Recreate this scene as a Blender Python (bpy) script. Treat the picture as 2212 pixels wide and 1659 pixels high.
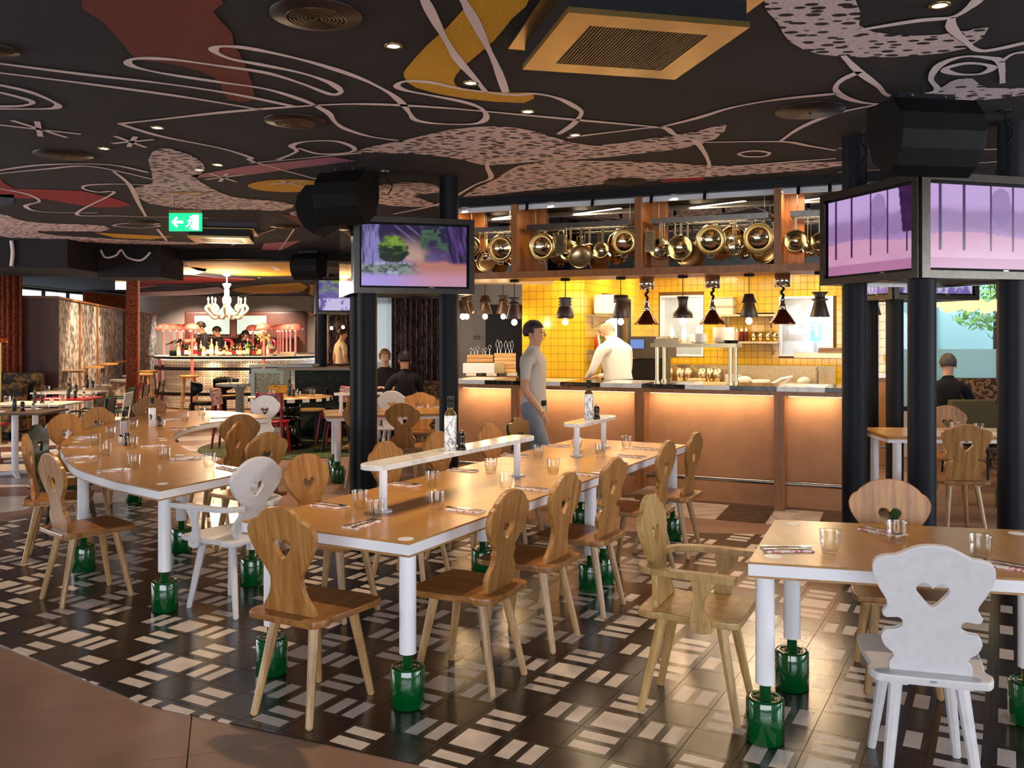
import bpy, bmesh, math, random
from mathutils import Vector, Matrix
random.seed(7)
for o in list(bpy.data.objects): bpy.data.objects.remove(o)
SC = bpy.context.scene
COL = SC.collection
PI = math.pi
# ------------------------------------------------------------------ camera
F, CX, HY, CAMH = 1936.0, 1106.0, 722.0, 1.65
cam = bpy.data.cameras.new('camera'); co = bpy.data.objects.new('camera', cam); COL.objects.link(co)
cam.sensor_fit = 'HORIZONTAL'; cam.sensor_width = 36.0; cam.lens = 36.0 * F / 2212.0
cam.shift_y = (HY - 829.5) / 2212.0
cam.clip_start = 0.05; cam.clip_end = 200
co.location = (0, 0, CAMH); co.rotation_euler = (PI / 2, 0, 0)
SC.camera = co
# ------------------------------------------------------------------ world, exposure
w = bpy.data.worlds.new('sky'); SC.world = w; w.use_nodes = True
bg = w.node_tree.nodes['Background']; bg.inputs[0].default_value = (0.72, 0.85, 1.0, 1); bg.inputs[1].default_value = 1.6
SC.view_settings.view_transform = 'Standard'; SC.view_settings.look = 'None'
SC.view_settings.gamma = 1.0; SC.view_settings.use_curve_mapping = False
SC.view_settings.exposure = 0.7
WARM = (1.0, 0.62, 0.30); WARM2 = (1.0, 0.74, 0.46); DAY = (0.97, 0.96, 1.0)
def area(name, loc, size, power, col, direction=(0, 0, -1), spread=180):
    l = bpy.data.lights.new(name, 'AREA'); l.shape = 'RECTANGLE'; l.size, l.size_y = size
    l.energy = power; l.color = col; l.spread = math.radians(spread)
    o = bpy.data.objects.new(name, l); COL.objects.link(o); o.location = loc
    o.rotation_euler = Vector(direction).to_track_quat('-Z', 'Y').to_euler()
    return o
def spot(name, loc, power, col, ang=80, blend=0.6, direction=(0, 0, -1), r=0.04):
    l = bpy.data.lights.new(name, 'SPOT'); l.energy = power; l.color = col; l.spot_size = math.radians(ang); l.spot_blend = blend
    l.shadow_soft_size = r
    o = bpy.data.objects.new(name, l); COL.objects.link(o); o.location = loc
    o.rotation_euler = Vector(direction).to_track_quat('-Z', 'Y').to_euler()
    return o
def point(name, loc, power, col, r=0.03):
    l = bpy.data.lights.new(name, 'POINT'); l.energy = power; l.color = col; l.shadow_soft_size = r
    o = bpy.data.objects.new(name, l); COL.objects.link(o); o.location = loc
    return o
# daylight through the window walls (behind the camera and at the sides)
area('window_daylight', (-1.0, -3.35, 1.65), (9.0, 2.3), 215, DAY, (0.0, 1, 0.12))
area('window_daylight', (-12.7, 8.0, 1.7), (9.0, 2.2), 280, DAY, (1, 0, 0.12))
area('window_daylight', (8.3, 2.5, 1.6), (5.0, 2.2), 190, DAY, (-1, 0.1, 0.1))
# ------------------------------------------------------------------ pixel rays onto real planes (measuring helpers)
def W(u, v, z=0.0):
    Y = F * (CAMH - z) / (v - HY)
    return Vector(((u - CX) / F * Y, Y, z))
def D(u, v, Y):
    return Vector(((u - CX) / F * Y, Y, CAMH + (HY - v) / F * Y))
# kitchen frame: t along the counter front, d into the kitchen
K0 = Vector((2.486, 8.384, 0)); KT = Vector((0.9177, -0.3973, 0)); KN = Vector((0.3973, 0.9177, 0)); KR = math.atan2(-0.3973, 0.9177)
def KW(t, d, z=0.0):
    p = K0 + KT * t + KN * d
    return Vector((p.x, p.y, z))
def KP(u, v, d):
    a = (u - CX) / F
    t = (a * (K0.y + KN.y * d) - K0.x - KN.x * d) / (KT.x - a * KT.y)
    Y = K0.y + KT.y * t + KN.y * d
    return t, CAMH + (HY - v) / F * Y
# ------------------------------------------------------------------ mesh builder
class MB:
    def __init__(self):
        self.v = []; self.f = []; self.m = []; self.s = []
    def add(self, vs, fs, mi=0, sm=False, M=None):
        b = len(self.v)
        for p in vs:
            p = Vector(p)
            self.v.append(M @ p if M is not None else p)
        for f in fs:
            self.f.append([b + i for i in f]); self.m.append(mi); self.s.append(sm)
        return self
    def box(self, c, s, mi=0, rz=0.0, M=None):
        x, y, z = s[0] / 2, s[1] / 2, s[2] / 2
        R = Matrix.Translation(c) @ Matrix.Rotation(rz, 4, 'Z')
        if M is not None: R = M @ R
        vs = [(-x, -y, -z), (x, -y, -z), (x, y, -z), (-x, y, -z), (-x, -y, z), (x, -y, z), (x, y, z), (-x, y, z)]
        return self.add(vs, [(0, 3, 2, 1), (4, 5, 6, 7), (0, 1, 5, 4), (1, 2, 6, 5), (2, 3, 7, 6), (3, 0, 4, 7)], mi, False, R)
    def bb(self, x0, x1, y0, y1, z0, z1, mi=0, M=None):
        return self.box(((x0 + x1) / 2, (y0 + y1) / 2, (z0 + z1) / 2), (x1 - x0, y1 - y0, z1 - z0), mi, 0, M)
    def cyl(self, p0, p1, r0, r1=None, n=14, mi=0, caps=True, sm=True, M=None):
        r1 = r0 if r1 is None else r1
        p0, p1 = Vector(p0), Vector(p1); ax = (p1 - p0).normalized()
        q = Vector((0, 0, 1)).rotation_difference(ax)
        A = [q @ Vector((math.cos(2 * PI * i / n), math.sin(2 * PI * i / n), 0)) for i in range(n)]
        a = [p0 + e * r0 for e in A]; b = [p1 + e * r1 for e in A]
        self.add(a + b, [(i, (i + 1) % n, n + (i + 1) % n, n + i) for i in range(n)], mi, sm, M)
        if caps:
            self.add(a, [tuple(reversed(range(n)))], mi, False, M); self.add(b, [tuple(range(n))], mi, False, M)
        return self
    def lathe(self, prof, c=(0, 0, 0), n=20, mi=0, sm=True, M=None, mis=None, arc=2 * PI, a0=0.0):
        vs = []; fs = []; full = abs(arc - 2 * PI) < 1e-6; m = n if full else n + 1
        for r, z in prof:
            for i in range(m):
                a = a0 + arc * i / n
                vs.append((c[0] + r * math.cos(a), c[1] + r * math.sin(a), c[2] + z))
        for j in range(len(prof) - 1):
            ff = [(j * m + i, j * m + (i + 1) % m, (j + 1) * m + (i + 1) % m, (j + 1) * m + i) for i in range(n)]
            self.add(vs if j == 0 else [], [], 0)
            if j == 0: base = len(self.v) - len(vs); 
            k = mis[j] if mis else mi
            for f in ff:
                self.f.append([base + q for q in f]); self.m.append(k); self.s.append(sm)
        if M is not None:
            for q in range(base, base + len(vs)): self.v[q] = M @ self.v[q]
        return self
    def tube(self, pts, r, n=8, mi=0, closed=False, M=None):
        P = [Vector(p) for p in pts]; k = len(P); vs = []
        rr = r if isinstance(r, (list, tuple)) else [r] * k
        up = None
        for i in range(k):
            a = P[(i - 1) % k] if (closed or i > 0) else P[i]; b = P[(i + 1) % k] if (closed or i < k - 1) else P[i]
            t = (b - a).normalized()
            if up is None:
                up = t.orthogonal().normalized()
            up = (up - t * up.dot(t)); up = up.normalized() if up.length > 1e-6 else t.orthogonal().normalized()
            bi = t.cross(up)
            for j in range(n):
                an = 2 * PI * j / n
                vs.append(P[i] + (up * math.cos(an) + bi * math.sin(an)) * rr[i])
        fs = []
        for i in range(k if closed else k - 1):
            i2 = (i + 1) % k
            for j in range(n):
                fs.append((i * n + j, i * n + (j + 1) % n, i2 * n + (j + 1) % n, i2 * n + j))
        self.add(vs, fs, mi, True, M)
        if not closed:
            self.add(vs[:n], [tuple(reversed(range(n)))], mi, False, M); self.add(vs[-n:], [tuple(range(n))], mi, False, M)
        return self
    def prism(self, poly, z0, z1, mi=0, mit=None, M=None, sm=False):
        n = len(poly); mit = mi if mit is None else mit
        a = [(p[0], p[1], z0) for p in poly]; b = [(p[0], p[1], z1) for p in poly]
        self.add(a + b, [(i, (i + 1) % n, n + (i + 1) % n, n + i) for i in range(n)], mi, sm, M)
        self.add(a, [tuple(reversed(range(n)))], mi, False, M); self.add(b, [tuple(range(n))], mit, False, M)
        return self
    def ball(self, c, r, s=(1, 1, 1), n=14, mi=0, M=None):
        prof = [(max(1e-4, math.sin(PI * i / (n // 2))) * r, -math.cos(PI * i / (n // 2)) * r) for i in range(n // 2 + 1)]
        T = Matrix.Translation(c) @ Matrix.Diagonal((s[0], s[1], s[2], 1))
        if M is not None: T = M @ T
        return self.lathe(prof, (0, 0, 0), n, mi, True, T)
    def mesh(self, name, mats):
        me = bpy.data.meshes.new(name)
        me.from_pydata([tuple(p) for p in self.v], [], self.f)
        for mt in (mats if isinstance(mats, (list, tuple)) else [mats]): me.materials.append(mt)
        me.polygons.foreach_set('material_index', self.m); me.polygons.foreach_set('use_smooth', self.s)
        me.update(); return me
    def build(self, name, mats, parent=None, loc=None, rz=0.0, bevel=0):
        me = self.mesh(name, mats)
        if bevel:
            bm = bmesh.new(); bm.from_mesh(me); bmesh.ops.remove_doubles(bm, verts=bm.verts, dist=1e-5)
            es = [e for e in bm.edges if len(e.link_faces) == 2 and e.calc_face_angle(0) > 0.6]
            bmesh.ops.bevel(bm, geom=es, offset=bevel, segments=2, affect='EDGES', profile=0.6)
            bm.to_mesh(me); bm.free()
        return link(name, me, parent, loc, rz)
def link(name, me, parent=None, loc=None, rz=0.0):
    o = bpy.data.objects.new(name, me); COL.objects.link(o)
    if parent is not None: o.parent = parent
    if loc is not None: o.location = loc
    if rz: o.rotation_euler = (0, 0, rz)
    return o
def thing(name, label, cat, loc=(0, 0, 0), rz=0.0, group=None):
    o = bpy.data.objects.new(name, None); COL.objects.link(o); o.empty_display_size = 0.1
    o.location = loc; o.rotation_euler = (0, 0, rz)
    return tag(o, label, cat, group)
def tag(o, label, cat, group=None):
    o['label'] = label; o['category'] = cat
    if group: o['group'] = group
    return o
def struct(o, label=None):
    o['kind'] = 'structure'
    if label: o['label'] = label; 
    return o
def stuff(o):
    o['kind'] = 'stuff'; return o
KIDS = {}
def dup(root, loc, rz=0.0, label=None, group=None, scale=None):
    def cp(o, par):
        c = o.copy(); COL.objects.link(c)
        if par is not None: c.parent = par
        for ch in [x for x in bpy.data.objects if x.parent == o] if o.name not in KIDS else KIDS[o.name]:
            cp(ch, c)
        return c
    def reg(o):
        if o.name in KIDS: return
        KIDS[o.name] = list(o.children)
        for ch in o.children: reg(ch)
    reg(root)
    r = cp(root, None); r.location = loc; r.rotation_euler = (0, 0, rz)
    if scale: r.scale = scale
    if label: r['label'] = label
    if group: r['group'] = group
    return r
def proto_place(P, loc, rz, label, group=None, scale=None):
    """P is [root, used]; the first call moves the original, later calls copy it"""
    if not P[1]:
        P[1] = True; o = P[0]; o.location = loc; o.rotation_euler = (0, 0, rz)
        if scale: o.scale = scale
        o['label'] = label
        if group: o['group'] = group
        return o
    return dup(P[0], loc, rz, label, group, scale)
def smooth_pts(pts, k=6, closed=False):
    P = [Vector(p) for p in pts]; n = len(P); out = []
    rng = range(n if closed else n - 1)
    for i in rng:
        p0 = P[(i - 1) % n] if (closed or i > 0) else P[i]; p1 = P[i]; p2 = P[(i + 1) % n]; p3 = P[(i + 2) % n] if (closed or i < n - 2) else p2
        for j in range(k):
            t = j / k
            out.append(0.5 * ((2 * p1) + (p2 - p0) * t + (2 * p0 - 5 * p1 + 4 * p2 - p3) * t * t + (3 * p1 - p0 - 3 * p2 + p3) * t ** 3))
    if not closed: out.append(P[-1])
    return out
def plate(outer, holes, th, mi=0, mie=None, bevel=0.0, name='p', mats=None):
    """flat plate with holes in the XZ plane, thickness th along Y (centred)"""
    bm = bmesh.new(); es = []
    for loop in [outer] + holes:
        vs = [bm.verts.new((p[0], -th / 2, p[1])) for p in loop]
        es += [bm.edges.new((vs[i], vs[(i + 1) % len(vs)])) for i in range(len(vs))]
    r = bmesh.ops.triangle_fill(bm, edges=es, use_beauty=True)
    fs = [g for g in r['geom'] if isinstance(g, bmesh.types.BMFace)]
    e = bmesh.ops.extrude_face_region(bm, geom=fs)
    bmesh.ops.translate(bm, vec=(0, th, 0), verts=[g for g in e['geom'] if isinstance(g, bmesh.types.BMVert)])
    bmesh.ops.recalc_face_normals(bm, faces=bm.faces)
    if bevel:
        es = [x for x in bm.edges if len(x.link_faces) == 2 and x.calc_face_angle(0) > 1.2 and abs(x.verts[0].co.y - x.verts[1].co.y) < 1e-5]
        bmesh.ops.bevel(bm, geom=es, offset=bevel, segments=2, affect='EDGES', profile=0.6)
    me = bpy.data.meshes.new(name); bm.to_mesh(me); bm.free()
    for mt in (mats or []): me.materials.append(mt)
    return me
# ------------------------------------------------------------------ materials
def nt(name):
    m = bpy.data.materials.new(name); m.use_nodes = True
    t = m.node_tree; return m, t, t.nodes['Principled BSDF']
def lin(c):
    if isinstance(c, str):
        c = [int(c[i:i + 2], 16) / 255 for i in (0, 2, 4)]
        c = [x / 12.92 if x <= 0.04045 else ((x + 0.055) / 1.055) ** 2.4 for x in c]
    return (c[0], c[1], c[2], 1)
def tex_coord(t, scale=(1, 1, 1), rand=False, kind='Object'):
    tc = t.nodes.new('ShaderNodeTexCoord'); mp = t.nodes.new('ShaderNodeMapping'); mp.inputs['Scale'].default_value = scale
    src = tc.outputs[kind]
    if rand:
        oi = t.nodes.new('ShaderNodeObjectInfo'); va = t.nodes.new('ShaderNodeVectorMath'); va.operation = 'ADD'
        sc = t.nodes.new('ShaderNodeMath'); sc.operation = 'MULTIPLY'; sc.inputs[1].default_value = 37.0
        t.links.new(oi.outputs['Random'], sc.inputs[0]); t.links.new(tc.outputs[kind], va.inputs[0]); t.links.new(sc.outputs[0], va.inputs[1])
        src = va.outputs[0]
    t.links.new(src, mp.inputs[0]); return mp.outputs[0]
def ramp(t, fac, stops):
    r = t.nodes.new('ShaderNodeValToRGB'); e = r.color_ramp.elements
    e[0].position, e[0].color = stops[0][0], lin(stops[0][1]); e[1].position, e[1].color = stops[-1][0], lin(stops[-1][1])
    for p, c in stops[1:-1]:
        x = e.new(p); x.color = lin(c)
    t.links.new(fac, r.inputs[0]); return r.outputs[0]
def bump(t, b, fac, st, dist=0.01):
    bp = t.nodes.new('ShaderNodeBump'); bp.inputs['Strength'].default_value = st; bp.inputs['Distance'].default_value = dist
    t.links.new(fac, bp.inputs['Height']); t.links.new(bp.outputs[0], b.inputs['Normal'])
def noise(t, vec, scale, detail=4, rough=0.55):
    n = t.nodes.new('ShaderNodeTexNoise'); n.inputs['Scale'].default_value = scale; n.inputs['Detail'].default_value = detail; n.inputs['Roughness'].default_value = rough
    t.links.new(vec, n.inputs['Vector']); return n.outputs['Fac']
MATS = {}
def mk(name, col, rough=0.5, metal=0.0, var=0.0, vs=6.0, bs=0.0, bscale=40.0, coat=0.0, trans=0.0, emit=None, es=1.0, ior=1.45, aniso=0.0, rand=False):
    if name in MATS: return MATS[name]
    m, t, b = nt(name); c = lin(col)
    b.inputs['Roughness'].default_value = rough; b.inputs['Metallic'].default_value = metal; b.inputs['IOR'].default_value = ior
    b.inputs['Coat Weight'].default_value = coat; b.inputs['Coat Roughness'].default_value = 0.08
    b.inputs['Transmission Weight'].default_value = trans
    b.inputs['Base Color'].default_value = c
    if var or bs: vec = tex_coord(t, rand=rand)
    if var:
        n = noise(t, vec, vs)
        d = [max(0, x * (1 - var)) for x in c[:3]]; e = [min(1, x * (1 + var)) for x in c[:3]]
        t.links.new(ramp(t, n, [(0.3, d), (0.7, e)]), b.inputs['Base Color'])
    if bs: bump(t, b, noise(t, vec, bscale, 3), bs)
    if emit is not None:
        b.inputs['Emission Color'].default_value = lin(emit); b.inputs['Emission Strength'].default_value = es
    MATS[name] = m; return m
def wood(name, c0, c1, c2, axis='z', rough=0.42, sc=1.0, coat=0.15):
    m, t, b = nt(name)
    s = {'x': (1.2, 14, 14), 'y': (14, 1.2, 14), 'z': (14, 14, 1.2)}[axis]
    vec = tex_coord(t, tuple(k * sc for k in s), True)
    n1 = noise(t, vec, 1.6, 5, 0.6)
    vec2 = tex_coord(t, tuple(k * sc * 5 for k in s), True); n2 = noise(t, vec2, 2.2, 3, 0.7)
    mx = t.nodes.new('ShaderNodeMath'); mx.operation = 'MULTIPLY_ADD'; mx.inputs[1].default_value = 0.35
    t.links.new(n2, mx.inputs[0]); 
    sb = t.nodes.new('ShaderNodeMath'); sb.operation = 'MULTIPLY'; sb.inputs[1].default_value = 0.72; t.links.new(n1, sb.inputs[0]); t.links.new(sb.outputs[0], mx.inputs[2])
    c = ramp(t, mx.outputs[0], [(0.30, c0), (0.5, c1), (0.72, c2)])
    hs = t.nodes.new('ShaderNodeHueSaturation'); oi = t.nodes.new('ShaderNodeObjectInfo')
    mr = t.nodes.new('ShaderNodeMapRange'); mr.inputs['To Min'].default_value = 0.86; mr.inputs['To Max'].default_value = 1.1
    t.links.new(oi.outputs['Random'], mr.inputs['Value']); t.links.new(mr.outputs[0], hs.inputs['Value']); t.links.new(c, hs.inputs['Color'])
    t.links.new(hs.outputs[0], b.inputs['Base Color'])
    b.inputs['Roughness'].default_value = rough; b.inputs['Coat Weight'].default_value = coat; b.inputs['Coat Roughness'].default_value = 0.25
    bump(t, b, mx.outputs[0], 0.12, 0.004)
    MATS[name] = m; return m
def emis(name, col, st):
    if name in MATS: return MATS[name]
    m, t, b = nt(name); b.inputs['Base Color'].default_value = (0.02, 0.02, 0.02, 1)
    b.inputs['Emission Color'].default_value = lin(col); b.inputs['Emission Strength'].default_value = st
    MATS[name] = m; return m
OAK = wood('oak', '6A421C', '9A6630', 'BC8A4A', 'z', sc=1.3)
OAKS = wood('oak_seat', '5E3A18', '8A5A28', 'B07C40', 'y', 0.36)
OAKL = wood('oak_leg', '7A5830', 'A47C4C', 'C8A472', 'z')
OAKT = wood('oak_tabletop', '97692F', 'B07F42', 'BE9052', 'y', 0.3, 0.7, 0.35)
PINE = wood('pine_pale', '8A6632', 'B08A50', 'CCAA72', 'z')
PLY = wood('plywood_edge', '7A5428', '9A7040', 'B48A54', 'x', 0.5)
WALNUT = wood('walnut_brown', '3A140A', '4E2010', '62301A', 'z', 0.5)
LARCH = wood('counter_post_wood', '6E3E16', '8E5624', 'A86C34', 'z', 0.45)
DKWOOD = wood('lamp_dark_wood', '1E0F06', '301A0C', '432713', 'z', 0.5)
CRATE = wood('crate_pine', 'A87A40', 'C49A5C', 'DDBA80', 'x', 0.6)
WHITE = mk('white_lacquer', 'E9E8EC', 0.34, coat=0.1)
WHITEW = mk('white_stained_wood', 'CECACC', 0.42, var=0.05, vs=30, bs=0.05, bscale=60)
OLIVE = mk('olive_lacquer', '2E3212', 0.22, coat=0.6)
GREEN = mk('green_enamel', '00491C', 0.10, coat=1.0)
BLACKM = mk('black_powder_coat', '17181C', 0.45, bs=0.03, bscale=200)
NAVYM = mk('blue_black_column_paint', '14151A', 0.55, bs=0.03, bscale=150)
BLACK = mk('black_plastic', '040405', 0.65)
for _m in (BLACK, NAVYM, BLACKM): _m.node_tree.nodes['Principled BSDF'].inputs['Specular IOR Level'].default_value = 0.22
GLOSSB = mk('black_gloss', '060606', 0.06, coat=1.0)
FRAMEM = mk('dark_brushed_frame', '4A4641', 0.3, 1.0, var=0.12, vs=20)
STEEL = mk('brushed_steel', '8E8A84', 0.28, 1.0, var=0.12, vs=20)
CHROME = mk('mirror_chrome', 'C8C6C4', 0.05, 1.0)
MIRROR = mk('mirror_glass', 'B8B6B2', 0.015, 1.0)
POTM = mk('polished_pot_steel', 'D0BE96', 0.12, 1.0)  # golden tint puts yellow kitchen reflections into the steel colour
POTB = mk('brushed_pot_steel', 'BEAA84', 0.3, 1.0, var=0.1, vs=30)
BRASS = mk('brass', 'A08650', 0.34, 1.0, var=0.08, vs=9)
BRONZE = mk('bronze_grille', '4A3420', 0.42, 0.8)
def thin_glass(name, tint, rim, refl):
    m = bpy.data.materials.new(name); m.use_nodes = True; t = m.node_tree; t.nodes.clear()
    out = t.nodes.new('ShaderNodeOutputMaterial'); tr = t.nodes.new('ShaderNodeBsdfTransparent'); tr.inputs[0].default_value = (*tint, 1)
    gl = t.nodes.new('ShaderNodeBsdfGlossy'); gl.inputs['Roughness'].default_value = 0.03; lw = t.nodes.new('ShaderNodeLayerWeight'); lw.inputs['Blend'].default_value = rim
    mu = t.nodes.new('ShaderNodeMath'); mu.operation = 'MULTIPLY_ADD'; mu.inputs[1].default_value = 0.75; mu.inputs[2].default_value = refl
    mx = t.nodes.new('ShaderNodeMixShader'); t.links.new(lw.outputs['Facing'], mu.inputs[0]); t.links.new(mu.outputs[0], mx.inputs[0]); t.links.new(tr.outputs[0], mx.inputs[1]); t.links.new(gl.outputs[0], mx.inputs[2]); t.links.new(mx.outputs[0], out.inputs[0]); return m
GLASS = thin_glass('clear_glass', (0.97, 0.97, 0.96), 0.22, 0.03)
WINGLASS = thin_glass('window_glass', (0.96, 0.98, 0.98), 0.08, 0.03)
BULB = emis('bulb_warm', (1.0, 0.72, 0.36), 22.0)
BULB2 = emis('candle_bulb', (1.0, 0.76, 0.40), 30.0)
LEDW = emis('led_strip_warm', (1.0, 0.70, 0.40), 2.2)
DOWN = emis('downlight_glow', (1.0, 0.82, 0.58), 12.0)
RED = mk('red_lacquer', '9A0C1A', 0.3, coat=0.3)
PINK = mk('pink_enamel', 'E0756A', 0.14, coat=0.8)
YLEATHER = mk('yellow_leather', 'B8861E', 0.4, var=0.1, bs=0.1, bscale=60)
SKIN = mk('skin', 'C08A68', 0.5, var=0.08, vs=12)
SKIN2 = mk('skin_light', 'D0A080', 0.5, var=0.06, vs=12)
HAIR = mk('dark_hair', '1C100A', 0.55, bs=0.3, bscale=120)
HAIRB = mk('blonde_hair', '8E6632', 0.5, bs=0.3, bscale=120)
TEE = mk('grey_tshirt', 'B8AFA4', 0.85, var=0.05, bs=0.12, bscale=18)
CHEFW = mk('chef_white', 'EAE2D2', 0.8, bs=0.15, bscale=14)
DARKC = mk('black_cloth', '15131A', 0.85, bs=0.1, bscale=25)
JEAN = mk('grey_blue_jeans', '7E828C', 0.85, var=0.12, vs=14, bs=0.1, bscale=40)
CUTL = mk('cutlery_steel', 'B8B4AE', 0.14, 1.0)
def marble(name, base, vein, sc=3.0, lo=0.47, rough=0.16):
    m, t, b = nt(name); vec = tex_coord(t)
    n = t.nodes.new('ShaderNodeTexNoise'); n.inputs['Scale'].default_value = sc; n.inputs['Detail'].default_value = 7; n.inputs['Roughness'].default_value = 0.6; n.inputs['Distortion'].default_value = 1.6
    t.links.new(vec, n.inputs['Vector'])
    t.links.new(ramp(t, n.outputs['Fac'], [(lo - 0.03, base), (lo, vein), (lo + 0.05, base)]), b.inputs['Base Color'])
    b.inputs['Roughness'].default_value = rough; b.inputs['Coat Weight'].default_value = 0.3; MATS[name] = m; return m
MARBW = marble('white_marble', 'E8E3DA', 'D0C8BE', 1.6)
MARBF = marble('white_floor_marble', 'E2D4C6', 'C8B4A2', 0.7, 0.5, 0.2)
MARBK = marble('black_marble', '16130F', '54483C', 1.6, 0.5, 0.14)
BOTMARB = marble('marbled_bottle_print', 'ECEBEA', '5A5A5E', 7.0, 0.46, 0.3)
def tile_mat(name, col, rough, wave=0.25, ws=9.0):
    m, t, b = nt(name); vec = tex_coord(t, (1, 1, 1), False, 'Object'); 
    g = t.nodes.new('ShaderNodeNewGeometry'); mp = t.nodes.new('ShaderNodeMapping'); t.links.new(g.outputs['Position'], mp.inputs[0])
    n = noise(t, mp.outputs[0], ws, 3); c = lin(col)
    d = [x * 0.88 for x in c[:3]]; e = [min(1, x * 1.08) for x in c[:3]]
    t.links.new(ramp(t, n, [(0.3, d), (0.7, e)]), b.inputs['Base Color'])
    b.inputs['Roughness'].default_value = rough; bump(t, b, n, wave, 0.004); b.inputs['Specular IOR Level'].default_value = 0.75
    if 'cement' in name: b.inputs['Coat Weight'].default_value = 0.4; b.inputs['Coat Roughness'].default_value = 0.2
    MATS[name] = m; return m
TBLK = tile_mat('cement_tile_black', '1C1512', 0.26, 0.22, 14)
TWHT = tile_mat('cement_tile_white', 'CDBFB4', 0.36, 0.18, 14)
SLAB = tile_mat('taupe_porcelain', '8A6A58', 0.34, 0.05, 5)
SLABM = tile_mat('mauve_porcelain', '6E4444', 0.3, 0.05, 5)
SLABW = tile_mat('white_porcelain', 'D8CCC8', 0.25, 0.05, 5)
GROUT = mk('dark_grout', '2A221E', 0.8)
YTILE = tile_mat('yellow_glazed_tile', 'E4B428', 0.12, 0.10, 5)
YGROUT = mk('yellow_tile_grout', '6A4A10', 0.8)
WTILE = tile_mat('white_glazed_tile', 'E8E2D6', 0.15, 0.06, 5)
LEATHER = mk('tan_counter_leather', 'BC8456', 0.5, var=0.12, vs=5, bs=0.15, bscale=70)
KWALL = mk('warm_white_wall', 'D8D0C4', 0.7)
GREYW = mk('grey_bar_wall', '94867C', 0.7, var=0.05, vs=2)
CEILM, _t, _b = nt('ceiling_dark_spray')
_v = tex_coord(_t); _n = noise(_t, _v, 90, 3); _t.links.new(ramp(_t, _n, [(0.3, '0B0608'), (0.75, '1C1114')]), _b.inputs['Base Color']); _b.inputs['Roughness'].default_value = 0.9; bump(_t, _b, _n, 0.5, 0.01)
def paint(name, c, sc=150, lo=0.30, dark='1A1014'):
    m, t, b = nt(name); n = noise(t, tex_coord(t), sc, 3, 0.7); cc = lin(c)
    t.links.new(ramp(t, n, [(lo, [x * 0.45 for x in cc[:3]]), (lo + 0.16, [x * 0.95 for x in cc[:3]]), (0.75, [min(1, x * 1.1) for x in cc[:3]])]), b.inputs['Base Color'])
    b.inputs['Roughness'].default_value = 0.85; bump(t, b, n, 0.4, 0.01); return m
PWHITE = paint('painted_pale_pink', 'E6D4D4'); PYEL = paint('painted_ochre', 'CE9A12'); PRED = paint('painted_rust', '6E2412'); PPINK = paint('painted_rose', 'B4707E'); PRED2 = paint('painted_red', 'A01A22'); PBLUE = paint('painted_blue', '2E3E5C'); PGREEN = paint('painted_green', '3E5A28'); PORA = paint('painted_orange', 'B05A1E'); PBLK = paint('painted_black', '140E12')
def spotted():
    m, t, b = nt('painted_spotted'); vec = tex_coord(t, (7, 12, 7))
    vo = t.nodes.new('ShaderNodeTexVoronoi'); vo.inputs['Scale'].default_value = 1.5; vo.inputs['Randomness'].default_value = 0.9; t.links.new(vec, vo.inputs['Vector'])
    n = noise(t, tex_coord(t), 150, 3, 0.7)
    r1 = ramp(t, vo.outputs['Distance'], [(0.35, '140A0C'), (0.39, 'E0CCCC')])
    r2 = ramp(t, n, [(0.3, '6A5A60'), (0.6, 'FFFFFF')])
    mx = t.nodes.new('ShaderNodeMix'); mx.data_type = 'RGBA'; mx.blend_type = 'MULTIPLY'; mx.inputs[0].default_value = 0.7
    t.links.new(r1, mx.inputs[6]); t.links.new(r2, mx.inputs[7]); t.links.new(mx.outputs[2], b.inputs['Base Color']); b.inputs['Roughness'].default_value = 0.85
    return m
PSPOT = spotted()
def screen_mat(name, st=1.0):
    m, t, b = nt(name); a = t.nodes.new('ShaderNodeVertexColor'); a.layer_name = 'picture'
    b.inputs['Base Color'].default_value = (0.01, 0.01, 0.01, 1); b.inputs['Roughness'].default_value = 0.2
    t.links.new(a.outputs[0], b.inputs['Emission Color']); b.inputs['Emission Strength'].default_value = st; return m
SCREEN = screen_mat('screen_picture', 0.55)
def moon():
    m, t, b = nt('moon_relief_fabric'); vec = tex_coord(t); vo = t.nodes.new('ShaderNodeTexVoronoi'); vo.inputs['Scale'].default_value = 7; t.links.new(vec, vo.inputs['Vector'])
    n = noise(t, vec, 12, 6); 
    ad = t.nodes.new('ShaderNodeMath'); ad.operation = 'MULTIPLY'; t.links.new(vo.outputs['Distance'], ad.inputs[0]); t.links.new(n, ad.inputs[1])
    t.links.new(ramp(t, ad.outputs[0], [(0.05, '1C1816'), (0.2, '6E6662'), (0.4, 'B0AAA8')]), b.inputs['Base Color']); bump(t, b, ad.outputs[0], 0.9, 0.05); b.inputs['Roughness'].default_value = 0.7; return m
MOON = moon()
def printed(name, c0, c1, sc, dist=2.0, mid=0.5, st=(1, 1, 1), rough=0.8):
    m, t, b = nt(name); n = t.nodes.new('ShaderNodeTexNoise'); n.inputs['Scale'].default_value = sc; n.inputs['Detail'].default_value = 3; n.inputs['Distortion'].default_value = dist
    t.links.new(tex_coord(t, st), n.inputs['Vector'])
    t.links.new(ramp(t, n.outputs['Fac'], [(mid - 0.05, c0), (mid + 0.05, c1)]), b.inputs['Base Color']); b.inputs['Roughness'].default_value = rough; return m
CURTP = printed('printed_dark_curtain', '2A1C22', '6E5654', 9, 2.5, 0.5, (1, 1, 0.5))
CURTO = printed('orange_weave_curtain', '6E2E14', '9A4A22', 26, 0.2, 0.5, (1, 1, 1))
SOFAP = printed('brown_patterned_upholstery', '241408', '7A5220', 7, 1.0, 0.52)
CARPET = printed('green_floral_carpet', '16240E', '4E5A26', 9, 3.0, 0.52)
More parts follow.
